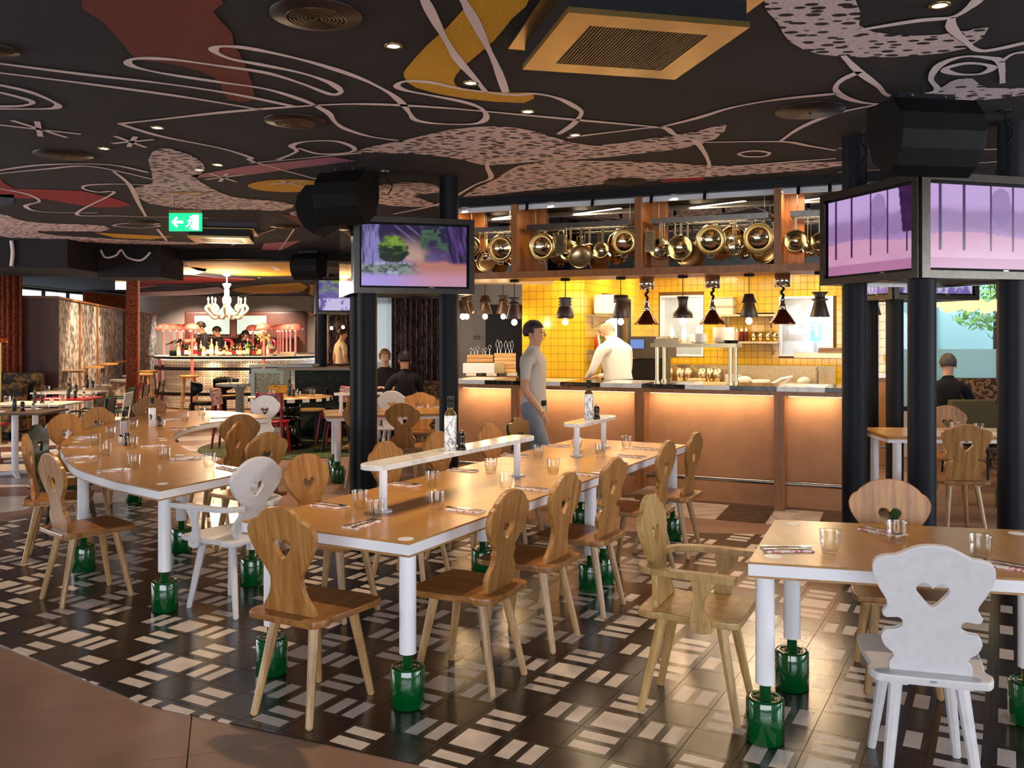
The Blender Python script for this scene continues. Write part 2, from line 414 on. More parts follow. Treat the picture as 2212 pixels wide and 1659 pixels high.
FLORAL = printed('dark_floral_upholstery', '0E120A', '26301A', 10, 3.0, 0.55)
BOOTHP = printed('marbled_booth_upholstery', '3A2414', '8E6A48', 8, 3.0, 0.5)
NAPK = printed('napkin_red_check', 'E8DCD8', 'B86A6C', 55, 0.3, 0.56)
ROPE = printed('plum_white_rope', '6A2A34', 'C4A4A0', 60, 0.0, 0.5, (0.2, 1, 3))
ROPEY = printed('mustard_rope', '8A5A10', 'C48E24', 60, 0.0, 0.5, (0.2, 1, 3))
TERR = printed('terrazzo_white', '4A443E', 'DCD8D2', 26, 0.0, 0.36)
CANE = printed('cane_webbing', '7E7A5E', 'B4B092', 70, 0.0, 0.5)
# ------------------------------------------------------------------ floor
floor = struct(MB().bb(-14, 9.5, -3.6, 31, -0.06, -0.014).build('floor', GROUT))
def poly_clip(poly, hp):
    """keep the side where (p-a).n >= 0"""
    a, n = hp; out = []
    for i in range(len(poly)):
        p, q = poly[i], poly[(i + 1) % len(poly)]
        dp = (p[0] - a[0]) * n[0] + (p[1] - a[1]) * n[1]; dq = (q[0] - a[0]) * n[0] + (q[1] - a[1]) * n[1]
        if dp >= 0: out.append(p)
        if dp * dq < 0:
            s = dp / (dp - dq); out.append((p[0] + s * (q[0] - p[0]), p[1] + s * (q[1] - p[1])))
    return out
# large porcelain slabs
e1 = Vector((0.954, 0.3)); e2 = Vector((-0.3, 0.954)); SA, SB = 1.3, 0.65
cells = []
for i in range(-16, 16):
    for j in range(-4, 50):
        a = -0.159 + SA * i; b = 3.738 - 5 * SB + SB * j
        c = e1 * (a + SA / 2) + e2 * (b + SB / 2)
        if 0.5 < c.y < 30.5 and -13.5 < c.x < 9 and abs(c.x) < 0.62 * c.y + 1.0:
            left = c.x < -3.3 - 0.28 * (c.y - 9) * 0.2 and 8.4 < c.y < 15
            k = 0
            if left: k = 1 if j % 2 else 2
            cells.append((c.length, c, k))
cells.sort(key=lambda q: q[0])
smesh = []
for k, mt in enumerate((SLAB, SLABM, SLABW)):
    mb = MB(); mb.bb(-SA / 2 + .0025, SA / 2 - .0025, -SB / 2 + .0025, SB / 2 - .0025, -0.013, -0.004); smesh.append(mb.mesh('floor_slab', mt))
AR = math.atan2(0.3, 0.954); rest = MB()
for q, (dd, c, k) in enumerate(cells):
    if q < 300:
        o = link('floor_slab', smesh[k], floor, (c.x, c.y, 0), AR)
    else:
        rest.box((c.x, c.y, -0.0085), (SA - .005, SB - .005, 0.009), 0, AR)
stuff(rest.build('far_floor_slabs', SLAB, floor))
# patterned cement tiles
TH, TS, TO = -0.5038, 0.2158, Vector((-2.29, 4.4565))
ta = Vector((math.cos(TH), math.sin(TH))); tb = Vector((-math.sin(TH), math.cos(TH)))
edge = [W(*p).xy for p in ((-700, 1300), (0, 1453), (152, 1497), (220, 1518), (362, 1566), (521, 1617), (640, 1657), (900, 1765))]
HPS = []
for i in range(len(edge) - 1):
    d = (edge[i + 1] - edge[i]).normalized(); HPS.append((edge[i], Vector((-d.y, d.x))))
pL = W(0, 1127).xy; pM = W(311, 1078).xy
d = (pM - pL).normalized(); HPS.append((pL, Vector((d.y, -d.x))))
HBL = (pM, Vector((-0.30, -0.954))); HBR = (Vector((1.2, 7.48)), Vector((-0.1, -1)))
def ttype(i, j):
    if j % 2:
        q = (i + j + 1) % 4
        return 'S' if q == 0 else ('D' if q == 2 else 'V')
    return 'H' if i % 2 == 0 else 'D'
PAT = {'D': [], 'S': [(.13, .87, .13, .87)], 'V': [(.12, .42, .12, .88), (.58, .88, .12, .88)], 'H': [(.12, .88, .12, .42), (.12, .88, .58, .88)]}
G = 0.006; ZT = 0.0
def tile_rects(kind):
    """cells of the tile face: list of (x0,x1,y0,y1,white)"""
    if kind == 'D': return [(0, 1, 0, 1, 0)]
    xs = sorted({0, 1} | {r[q] for r in PAT[kind] for q in (0, 1)}); ys = sorted({0, 1} | {r[q] for r in PAT[kind] for q in (2, 3)})
    out = []
    for x0, x1 in zip(xs, xs[1:]):
        for y0, y1 in zip(ys, ys[1:]):
            cx_, cy_ = (x0 + x1) / 2, (y0 + y1) / 2
            out.append((x0, x1, y0, y1, int(any(r[0] < cx_ < r[1] and r[2] < cy_ < r[3] for r in PAT[kind]))))
    return out
TM = {}
for kind in 'DSVH':
    mb = MB(); g = G
    def mp_(x): return g + x * (1 - 2 * g)
    for x0, x1, y0, y1, wq in tile_rects(kind):
        mb.add([(mp_(x) * TS, mp_(y) * TS, ZT) for x, y in ((x0, y0), (x1, y0), (x1, y1), (x0, y1))], [(0, 1, 2, 3)], wq)
    a, b = mp_(0) * TS, mp_(1) * TS
    mb.add([(a, a, ZT), (b, a, ZT), (b, b, ZT), (a, b, ZT), (a, a, -.008), (b, a, -.008), (b, b, -.008), (a, b, -.008)], [(0, 4, 5, 1), (1, 5, 6, 2), (2, 6, 7, 3), (3, 7, 4, 0)], 0)
    TM[kind] = mb.mesh('floor_tile', [TBLK, TWHT])
tl = []
for i in range(-22, 42):
    for j in range(-20, 40):
        c = TO + ta * (i + .5) * TS + tb * (j + .5) * TS
        if c.y < 1.6 or abs(c.x) > 0.62 * c.y + 1.4 or c.y > 9.3: continue
        hp = HPS + [HBL if c.x < 1.2 else HBR]
        cor = [TO + ta * (i + x) * TS + tb * (j + y) * TS for x, y in ((0, 0), (1, 0), (1, 1), (0, 1))]
        ins = [min((p - a).dot(n) for a, n in hp) for p in cor]
        if max(ins) <= 0 and min((c - a).dot(n) for a, n in hp) <= 0: continue
        tl.append((c.length, i, j, c, min(ins) >= 0, hp))
tl.sort(key=lambda q: q[0])
rest = MB(); nobj = 0
for dd, i, j, c, whole, hp in tl:
    kind = ttype(i, j); o0 = TO + ta * i * TS + tb * j * TS
    if whole and nobj < 265:
        link('floor_tile', TM[kind], floor, (o0.x, o0.y, 0), TH); nobj += 1
    else:
        mb = rest if whole else MB(); got = False
        for x0, x1, y0, y1, wq in tile_rects(kind):
            pl = [tuple(o0 + ta * (G + x * (1 - 2 * G)) * TS + tb * (G + y * (1 - 2 * G)) * TS) for x, y in ((x0, y0), (x1, y0), (x1, y1), (x0, y1))]
            for h in hp:
                pl = poly_clip(pl, h)
                if len(pl) < 3: break
            if len(pl) >= 3:
                mb.prism(pl, -.008, ZT, wq); got = True
        if not whole and got:
            if nobj < 298:
                mb.build('floor_tile', [TBLK, TWHT], floor); nobj += 1
            else:
                for f, m_ in zip(mb.f, mb.m): rest.add([mb.v[q] for q in f], [tuple(range(len(f)))], m_)
stuff(rest.build('far_floor_tiles', [TBLK, TWHT], floor))
# marble stripe along the counter foot
for q in range(-9, 3):
    t0 = -0.03 + 0.43 * q
    mb = MB(); mb.bb(t0 + .002, t0 + .428, -0.62, 0.10, -0.012, 0.0)
    o = mb.build('marble_floor_stripe', MARBK if q % 2 else MARBF, floor, (K0.x, K0.y, 0), KR)
MB().prism([tuple(W(u, v).xy) for u, v in ((-60, 1113), (55, 1100), (90, 1085), (60, 1070), (-60, 1075))], -.01, -.0035).build('inlay_slab', SLABW, floor)
# ------------------------------------------------------------------ ceilings
ZC, ZB = 3.10, 2.93
ceiling = struct(MB().bb(-14, 9.5, -3.6, 15.7, ZC, ZC + .1).build('ceiling', CEILM))
barceil = struct(MB().bb(-14, 2.5, 15.7, 31, ZB, ZB + .27).build('ceiling', CEILM))
def cpx(u, v, z): return W(u, v, z)
def C1(x, y): return (x / 2.0, y / 2.0)
def patch(par, pts, mat, z, conv=C1, sm=3, name='painted_patch'):
    P = [cpx(*conv(*p), z) for p in pts]
    P = [p for p in smooth_pts(P, sm, True)] if sm > 1 else P
    bm = bmesh.new(); vs = [bm.verts.new((p.x, p.y, z)) for p in P]
    es = [bm.edges.new((vs[i], vs[(i + 1) % len(vs)])) for i in range(len(vs))]
    bmesh.ops.triangle_fill(bm, edges=es, use_beauty=True)
    for f in bm.faces:
        f.normal_update()
        if f.normal.z > 0: f.normal_flip()
    me = bpy.data.meshes.new(name); bm.to_mesh(me); bm.free(); me.materials.append(mat)
    return link(name, me, par)
def stroke(par, pts, z, wd=0.045, closed=False, conv=C1, mat=None, name='painted_line'):
    P = [cpx(*conv(*p), z) for p in pts]
    P = smooth_pts(P, 7, closed) if len(P) > 2 else P
    n = len(P); vs = []; fs = []
    for i in range(n):
        a = P[(i - 1) % n] if (closed or i) else P[i]; b = P[(i + 1) % n] if (closed or i < n - 1) else P[i]
        t = (b - a); t.z = 0; t = t.normalized() if t.length > 1e-6 else Vector((1, 0, 0)); s = Vector((-t.y, t.x, 0))
        ww = wd * (1 + 0.28 * math.sin(i * 0.37 + len(pts)) + random.uniform(-.05, .05)) / 2
        vs += [P[i] + s * ww, P[i] - s * ww]
    for i in range(n if closed else n - 1):
        j = (i + 1) % n; fs.append((2 * i, 2 * j, 2 * j + 1, 2 * i + 1))
    mb = MB(); mb.add(vs, fs); return mb.build(name, mat or PWHITE, par)
z1, z2 = ZC - .004, ZC - .007
patch(ceiling, [(350, -10), (950, -10), (920, 50), (1000, 140), (1010, 190), (1060, 280), (1100, 430), (985, 430), (950, 360), (870, 310), (700, 270), (590, 255), (530, 190), (450, 100)], PRED, z1, sm=2)
patch(ceiling, [(2290, -10), (2212, 80), (2130, 180), (2000, 290), (1960, 350), (2010, 385), (2212, 400), (2305, 402), (2265, 445), (2000, 425), (1800, 380), (1745, 330), (1760, 290), (1850, 190), (1930, 120), (2010, 30), (2040, -10)], PYEL, z1, sm=2)
patch(ceiling, [(820, 760), (1080, 715), (1440, 678), (1540, 695), (1300, 725), (1080, 755), (850, 768)], PPINK, z1, sm=1)
patch(ceiling, [(1070, 800), (1150, 780), (1280, 775), (1370, 785), (1370, 820), (1250, 830), (1120, 822)], PYEL, z1)
patch(ceiling, [(0, 770), (60, 815), (350, 825), (570, 885), (400, 895), (200, 860), (0, 850)], PRED2, z1, sm=2)
patch(ceiling, [(-40, 840), (60, 840), (60, 880), (-40, 900)], PBLUE, z1, sm=1)
patch(ceiling, [(410, 1005), (750, 1022), (650, 1035), (500, 1028)], PYEL, z1, sm=1)
patch(ceiling, [(860, 1085), (1130, 1078), (1140, 1052), (1300, 1040), (1200, 1090), (1000, 1098)], PPINK, z1, sm=1)
patch(ceiling, [(1210, 925), (1380, 945), (1420, 975), (1300, 972)], PRED, z1, sm=1)
patch(ceiling, [(880, 955), (1110, 960), (1115, 1000), (900, 985)], PBLUE, z1, sm=1)
patch(ceiling, [(2850, 775), (3050, 765), (3040, 778), (2860, 788)], PRED2, z1, sm=1)
for pts in ([(640, 690), (690, 640), (780, 655), (860, 690), (885, 730), (850, 770), (900, 805), (1000, 850), (1150, 865), (1270, 885), (1220, 910), (1050, 905), (850, 905), (650, 880), (560, 820), (660, 790)],
            [(1530, 655), (1750, 605), (1950, 560), (2150, 545), (2300, 565), (2400, 595), (2560, 630), (2800, 600), (3000, 570), (3140, 535), (3090, 600), (2950, 640), (2750, 665), (2500, 690), (2300, 700), (2100, 715), (2000, 690), (1800, 665)],
            [(2250, 712), (2500, 694), (2900, 704), (3100, 717), (3500, 702), (3700, 700), (3500, 735), (3100, 762), (2700, 788), (2300, 822), (2000, 850), (2150, 770)],
            [(1640, 800), (1850, 790), (1910, 830), (1780, 845), (1900, 890), (1700, 890), (1620, 870)],
            [(3302, -10), (3692, -10), (3712, 110), (3852, 150), (4062, 150), (4272, 118), (4172, 210), (3962, 240), (3762, 248), (3542, 235), (3412, 180), (3362, 100)],
            [(4012, 435), (4112, 350), (4202, 340), (4262, 380), (4424, 380), (4424, 410), (4212, 435)],
            [(0, 925), (80, 950), (200, 965), (450, 975), (440, 1000), (160, 998), (260, 1018), (650, 1040), (850, 1048), (840, 1056), (500, 1053), (150, 1030), (0, 1020)]):
    patch(ceiling, pts, PSPOT, z1, sm=2)
LINES = [
 [(-40, 270), (350, 320), (700, 360), (1000, 405), (1270, 460)], [(-40, 310), (400, 365), (800, 420), (1130, 475)],
 [(1370, 460), (1300, 430), (1150, 385), (950, 355), (750, 325), (620, 300), (560, 280), (560, 260), (620, 252), (750, 258), (950, 285), (1150, 315), (1300, 360), (1420, 405), (1462, 405), (1470, 390), (1420, 355), (1300, 315), (1130, 280), (1000, 255), (930, 225), (930, 205), (980, 200), (1080, 210), (1250, 245), (1400, 285), (1560, 340), (1680, 400), (1740, 450), (1770, 490), (1800, 520), (1900, 535), (2050, 535), (2100, 510), (2080, 470), (2000, 440), (1850, 410), (1750, 390), (1715, 370), (1750, 352), (1850, 355), (2000, 385), (2212, 410), (2312, 405), (2412, 425), (2482, 460), (2512, 490), (2472, 540), (2412, 580)],
 [(515, 535), (700, 515), (1000, 482), (1370, 455), (1600, 450), (1900, 465), (2212, 492), (2512, 520), (2852, 550)],
 [(515, 535), (700, 590), (950, 640), (1080, 680), (1100, 700), (1370, 775)], [(1370, 460), (1420, 490), (1450, 530), (1500, 560), (1600, 590), (1720, 607)],
 [(1200, 690), (1280, 655), (1260, 630), (1320, 612), (1450, 610), (1530, 640), (1500, 660), (1380, 665), (1290, 640)], [(1080, 705), (1300, 685), (1560, 660)],
 [(-40, 742), (150, 715), (350, 708), (500, 715), (640, 745)], [(-40, 754), (200, 730), (400, 720), (660, 775)],
 [(490, 740), (560, 800), (600, 880), (630, 935)], [(660, 800), (500, 795), (380, 800), (360, 815), (420, 830), (490, 835), (330, 925), (500, 933), (700, 938), (900, 942)],
 [(-40, 360), (120, 395), (230, 440), (250, 460), (200, 470), (-40, 470)], [(-40, 390), (100, 425), (140, 445), (80, 458), (-40, 460)],
 [(0, 540), (350, 580)], [(50, 520), (290, 595)], [(160, 525), (175, 590)], [(485, 620), (665, 603)], [(495, 588), (630, 637)], [(585, 590), (555, 635)], [(890, 775), (1055, 755)], [(905, 750), (1020, 785)], [(980, 750), (950, 785)], [(1160, 797), (1335, 780)], [(1210, 780), (1310, 808)],
 [(1830, -10), (1880, 90), (1930, 180), (1980, 260), (2060, 350), (2100, 400)], [(1995, -10), (2050, 90), (2100, 190), (2150, 300), (2185, 400)],
 [(2852, 550), (3012, 510), (3162, 465), (3362, 430), (3612, 405)], [(2452, 595), (2650, 570), (2852, 550), (2912, 580), (2972, 600), (3012, 615), (3062, 700), (3057, 760)],
 [(3642, 240), (3712, 310), (3792, 370), (3852, 415), (4042, 395), (4022, 340), (4062, 280), (4162, 245), (4272, 250), (4322, 270), (4332, 360)],
 [(3712, 310), (3632, 350), (3612, 390), (3672, 430), (3802, 450), (4012, 435), (4212, 430)], [(3802, 450), (3612, 490), (3462, 550), (3372, 610)],
 [(3052, 615), (3372, 612), (3492, 630), (3612, 650)], [(3712, 130), (3962, 90), (4112, 75), (4192, 30), (4232, -10)], [(4112, 75), (4112, 120), (4162, 170), (4242, 220), (4430, 185)], [(4322, 270), (4372, 235), (4430, 225)],
 [(3612, 685), (3412, 700), (3112, 725), (2912, 748), (2712, 758)], [(2330, 680), (2130, 692), (2105, 720), (2120, 770), (2050, 800), (1900, 880), (1700, 925)],
 [(1250, 920), (1300, 912), (1380, 915)], [(1190, 990), (1100, 1020), (1000, 1060)], [(1270, 990), (1230, 1050), (1190, 1100)], [(680, 990), (720, 1040)], [(0, 815), (120, 840), (170, 870), (110, 890), (180, 915), (420, 920)], [(3620, 745), (4000, 720), (4424, 690)], [(3620, 640), (3900, 655), (4424, 640)]]
for L in LINES: stroke(ceiling, L, z2, 0.040 if len(L) > 3 else 0.03)
for L in ([(4082, 300), (4162, 275), (4252, 278), (4287, 295), (4232, 320), (4132, 320)], [(3192, 665), (3252, 652), (3322, 660), (3302, 675), (3232, 677)], [(490, 975), (560, 965), (690, 975), (600, 985)], [(1260, 925), (1330, 915), (1420, 930), (1330, 935)]):
    stroke(ceiling, L, z2, 0.04, True)
def C3(x, y): return (x / 2.9105, 540 + y / 2.9105)
zb = ZB - .004
for pts, mt in (([(1200, 62), (1700, 62), (1870, 80), (1870, 160), (1500, 160), (1300, 140), (1200, 110)], PYEL), ([(1090, 105), (1300, 118), (1250, 150), (1150, 155)], PWHITE), ([(1030, 80), (1160, 95), (1100, 110), (1030, 105)], PORA),
                ([(900, 172), (1500, 175), (1600, 190), (1300, 205), (1000, 215), (850, 200)], PRED2), ([(1180, 155), (1560, 165), (1400, 171)], PBLUE), ([(800, 215), (1000, 218), (900, 240), (800, 255)], PRED2),
                ([(850, 268), (1150, 256), (1370, 232), (1400, 268), (1200, 285), (900, 292), (830, 282)], PWHITE), ([(1480, 240), (1880, 205), (1910, 258), (1700, 275), (1500, 265)], PYEL), ([(1400, 222), (1560, 228), (1480, 238)], PGREEN), ([(960, 240), (1180, 235), (1100, 250)], PBLUE), ([(1640, 282), (1900, 270), (1880, 292)], PBLUE)):
    patch(barceil, pts, mt, zb, C3, 2)
for L in ([(1040, 70), (1200, 90), (1330, 85), (1480, 75)], [(1200, 155), (1400, 175), (1600, 185)], [(850, 240), (1000, 225), (1200, 230)], [(1300, 215), (1500, 222), (1750, 225)], [(1500, 90), (1700, 100), (1750, 130)], [(900, 255), (1050, 260), (1250, 250)], [(1500, 290), (1700, 262), (1900, 268)]):
    stroke(barceil, L, zb - .003, 0.09, conv=C3)
# ------------------------------------------------------------------ dropped beams
def soffit(x0, x1, y0, y1, z):
    return struct(MB().bb(x0, x1, y0, y1, z, ZC - .001).build('ceiling_beam', CEILM))
b1 = soffit(-14, -6.75, 13.6, 15.6, 2.66); b2 = soffit(-6.75, -5.72, 14.6, 15.6, 2.58)
s1 = MB(); pts = smooth_pts([D(218, 540, 14.58), D(228, 556, 14.58), D(250, 552, 14.58), D(262, 540, 14.58), D(275, 556, 14.58), D(305, 562, 14.58), D(325, 545, 14.58)], 6)
s1.tube(pts, 0.02, 4); s1.build('painted_line', PWHITE, b2)
s1 = MB(); s1.tube(smooth_pts([D(25, 520, 13.58), D(28, 545, 13.58), D(25, 575, 13.58)], 4), 0.03, 4).build('painted_line', PWHITE, b1)
soffit(-5.72, -1.0, 15.4, 15.7, ZB - .02)
# ------------------------------------------------------------------ walls
def wall(name, x0, x1, y0, y1, z0=0, z1=None, mat=KWALL):
    return struct(MB().bb(x0, x1, y0, y1, z0, z1 if z1 else ZC).build(name, mat))
wall('wall_bar', -12.9, -4.6, 30.0, 30.2, 0, ZB, GREYW)
wall('wall_bar_side', -4.7, -4.5, 24.2, 30.0, 0, ZB, GREYW)
wall('wall_rear', -4.1, -2.40, 19.2, 19.4, 0, ZC, GREYW)
# rear wall: solid parts around a tall window
wall('wall_rear', -1.98, 0.75, 15.2, 15.4); wall('wall_rear', -2.46, -2.40, 15.4, 19.2)
def window(n, x0, x1, y, z0, z1, mull=1, depth=0.08, axis='x', frame=None, sill=False):
    r = bpy.data.objects.new('window_%d' % n, None); COL.objects.link(r); struct(r)
    fr = frame or BLACKM; mb = MB(); tk = 0.06
    def B(a0, a1, za, zb_, dd=depth):
        if axis == 'x': mb.bb(a0, a1, y - dd / 2, y + dd / 2, za, zb_)
        else: mb.bb(y - dd / 2, y + dd / 2, a0, a1, za, zb_)
    B(x0, x1, z0, z0 + tk); B(x0, x1, z1 - tk, z1)
    for q in range(mull + 2):
        a = x0 + (x1 - x0 - tk) * q / (mull + 1); B(a, a + tk, z0 + tk, z1 - tk)
    mb.build('window_frame', fr, r)
    for q in range(mull + 1):
        a0 = x0 + (x1 - x0 - tk) * q / (mull + 1) + tk; a1 = x0 + (x1 - x0 - tk) * (q + 1) / (mull + 1)
        g = MB()
        if axis == 'x': g.bb(a0, a1, y - .004, y + .004, z0 + tk, z1 - tk)
        else: g.bb(y - .004, y + .004, a0, a1, z0 + tk, z1 - tk)
        g.build('pane', WINGLASS, r)
    return r
window(1, -2.55, -1.98, 15.3, 0.5, 2.9, 0)
wall('wall_rear', -2.55, -1.98, 15.2, 15.4, 0, 0.5); wall('wall_rear', -2.55, -1.98, 15.2, 15.4, 2.9)
wall('wall_behind', -13, 8.5, -3.6, -3.5, 0, 0.5); wall('wall_behind', -13, 8.5, -3.6, -3.5, 2.9)
window(2, -6.0, 4.0, -3.45, 0.5, 2.9, 5); wall('wall_behind', -13, -6, -3.6, -3.5, 0.5, 2.9); wall('wall_behind', 4, 8.5, -3.6, -3.5, 0.5, 2.9)
wall('wall_left', -13, -12.9, -3.5, 30.0, 0, 0.5); wall('wall_left', -13, -12.9, -3.5, 30, 2.9, ZC + .02); wall('wall_left', -13, -12.9, -3.5, 3.2, 0.5, 2.9); wall('wall_left', -13, -12.9, 12.8, 20.5, 0.5, 2.9)
window(3, 3.2, 12.8, -12.85, 0.5, 2.9, 5, axis='y'); window(4, 20.5, 30.0, -12.85, 0.5, 2.9, 6, axis='y')
wall('wall_right', 8.4, 8.5, -3.5, 12.0, 0, 0.5); wall('wall_right', 8.4, 8.5, -3.5, 12, 2.9); wall('wall_right', 8.4, 8.5, 5.2, 12.0, 0.5, 2.9)
window(5, -3.5, 5.2, 8.42, 0.5, 2.9, 4, axis='y')
# right-hand window bay behind the booth
wall('wall_right_rear', 4.72, 8.4, 12.0, 12.1, 0, 0.62); wall('wall_right_rear', 4.72, 8.4, 12.0, 12.1, 2.92)
wr = window(6, 4.72, 8.4, 12.05, 0.62, 2.92, 1)
FILM = mk('frosted_window_film', (0.75, 0.82, 0.78), 0.6, trans=0.75, ior=1.05)
fm = MB(); fm.bb(4.80, 8.34, 12.03, 12.034, 0.68, 1.45); o = fm.build('frosted_film', FILM, wr)
# things seen outside: neighbouring building and trees
bld = thing('neighbouring_building', 'pale teal facade seen through the window behind the marbled booth', 'building', (0, 0, 0))
TEAL = mk('pale_teal_render', '8FB4B4', 0.8, emit='8FB4B4', es=0.0)
MB().bb(4.0, 10.4, 18.6, 19.0, 0, 7).build('facade', TEAL, bld); MB().bb(7.7, 8.8, 18.5, 18.6, 0, 7).build('pilaster', mk('grey_teal_render', '5E8286', 0.8), bld)
area('street_daylight', (7.8, 16.3, 4.8), (5, 1.0), 300, DAY, (0, 1, -0.9))
def leafy(name, label, c, r, n, mat, sq=(1, 1, 1)):
    t = thing(name, label, 'tree', (c[0], c[1], 0)); mb = MB(); rnd = random.Random(hash(label) % 999)
    for q in range(n):
        p = Vector((rnd.gauss(0, 1), rnd.gauss(0, 1), rnd.gauss(0, 1))).normalized() * r * rnd.uniform(.5, 1)
        p = Vector((p.x * sq[0], p.y * sq[1], p.z * sq[2])) + Vector((0, 0, c[2]))
        a = Vector((rnd.uniform(-1, 1), rnd.uniform(-1, 1), rnd.uniform(-1, 1))).normalized() * 0.09; b = a.orthogonal().normalized() * 0.05
        mb.add([p - a, p + b, p + a, p - b], [(0, 1, 2, 3)])
    stuff(mb.build('foliage', mat, t)); MB().cyl((0, 0, 0), (0, 0, c[2]), .09, .05).build('trunk', DKWOOD, t); return t
LEAF = mk('fresh_green_leaves', '6E9A4A', 0.5); LEAF.node_tree.nodes['Principled BSDF'].inputs['Subsurface Weight'].default_value = 0.0
leafy('street_tree', 'leafy green street tree outside the window behind the booth', (9.2, 17.0, 2.6), 1.05, 900, LEAF)
leafy('street_tree', 'leafy green street tree outside the tall window beside the dark curtain', (-2.08, 17.6, 1.6), 0.7, 400, LEAF, (.3, .6, 1.4))
# sign on the white wall
def text(name, body, size, loc, rot, mat, parent=None, ext=0.002, align='CENTER'):
    cu = bpy.data.curves.new(name, 'FONT'); cu.body = body; cu.size = size; cu.extrude = ext; cu.align_x = align; cu.align_y = 'CENTER'
    o = bpy.data.objects.new(name, cu); COL.objects.link(o); bpy.context.view_layer.update()
    me = bpy.data.meshes.new_from_object(o); bpy.data.objects.remove(o); me.materials.append(mat)
    o = link(name, me, parent); o.location = loc; o.rotation_euler = rot; return o
p = D(1033, 728, 15.19); tag(text('wall_sign', 'toilets >', 0.075, (p.x, 15.195, p.z), (PI / 2, 0, 0), BLACK), 'black toilets lettering with arrow on the white wall', 'sign').scale = (0.62, 1.8, 1)
x0 = D(1049, 0, 15.15).x; dr = struct(MB().bb(x0, x0 + .66, 15.12, 15.19, 0, 2.15).build('door_1', mk('dark_aubergine_door', '1C141C', 0.5)))
# ------------------------------------------------------------------ serving counter
KLOC = (K0.x, K0.y, 0)
TL_, TR_ = -3.45, 0.62
ct = thing('serving_counter', 'long tan leather serving counter with wooden posts and striped marble top', 'counter', KLOC, KR)
posts = [-2.686, -1.343, 0.0]
for a, b in zip([TL_] + posts, posts + [TR_]):
    MB().bb(a + (.06 if a > TL_ else 0), b - .0, 0.20, 0.24, 0.0, 1.075).build('front_panel', LEATHER, ct)
for t in posts: MB().bb(t - .035, t + .06, 0.0, 0.20, 0, 1.075).build('post', LARCH, ct)
MB().bb(TL_, TR_, 0.0, 0.24, 1.075, 1.115).build('top_rail', LARCH, ct)
MB().bb(TL_, TR_, 0.24, 0.62, 0, 1.115).build('carcass', WALNUT, ct)
for i, (a, b) in enumerate(zip([TL_] + posts, posts + [TR_])):
    mb = MB(); mb.cyl((a + .06, 0.13, .24), (b - .035, 0.13, .24), 0.022, n=10); mb.build('foot_rail', STEEL, ct)
    MB().bb(a + .08, b - .06, 0.165, 0.195, 1.06, 1.074).build('led_strip', LEDW, ct)
    c = KW((a + b) / 2, 0.10, 1.06)
    l = area('counter_glow', c, (b - a - .2, 0.05), 2.3 * (b - a) / 1.34, (1.0, .76, .54), KN * 0.55 + Vector((0, 0, -1)), 150); l.rotation_euler = (0, 0, 0)
    l.rotation_euler = (Matrix.Rotation(KR, 3, 'Z') @ Matrix.Rotation(math.radians(24), 3, 'X')).to_euler()
x = TL_; k = 0
while x < TR_ - .01:
    x2 = min(x + 0.43, TR_); MB().bb(x, x2 - .001, -0.02, 0.62, 1.116, 1.16).build('top_block', MARBK if k % 2 else MARBW, ct, bevel=.002); x = x2; k += 1
# counter return at the right end with tile screen wall above
rt = thing('end_counter', 'short tan leather counter section under yellow tiles beyond the black columns', 'counter', (0, 0, 0))
ya = 11.3; xa, xb = D(1846, 0, ya).x, D(1925, 0, ya).x
MB().bb(xa, xb, ya, ya + .3, 0, 1.10).build('front_panel', LEATHER, rt); MB().bb(xa, xb, ya - .03, ya + .35, 1.101, 1.16).build('top_block', MARBK, rt); MB().bb(D(1885, 0, ya).x, xb, ya - .031, ya + .35, 1.1015, 1.1605).build('top_block', MARBW, rt)
mb = MB(); mb.cyl((xa, ya - .06, .24), (xb, ya - .06, .24), .02); mb.build('foot_rail', STEEL, rt)
mb = MB(); p = D(1869, 970, ya - .01); mb.box((p.x, ya - .012, p.z), (.10, .02, .15)); mb.box((p.x, ya - .024, p.z + .03), (.05, .01, .04)); mb.box((p.x, ya - .024, p.z - .03), (.05, .01, .04)); mb.build('power_socket', BLACK, rt)
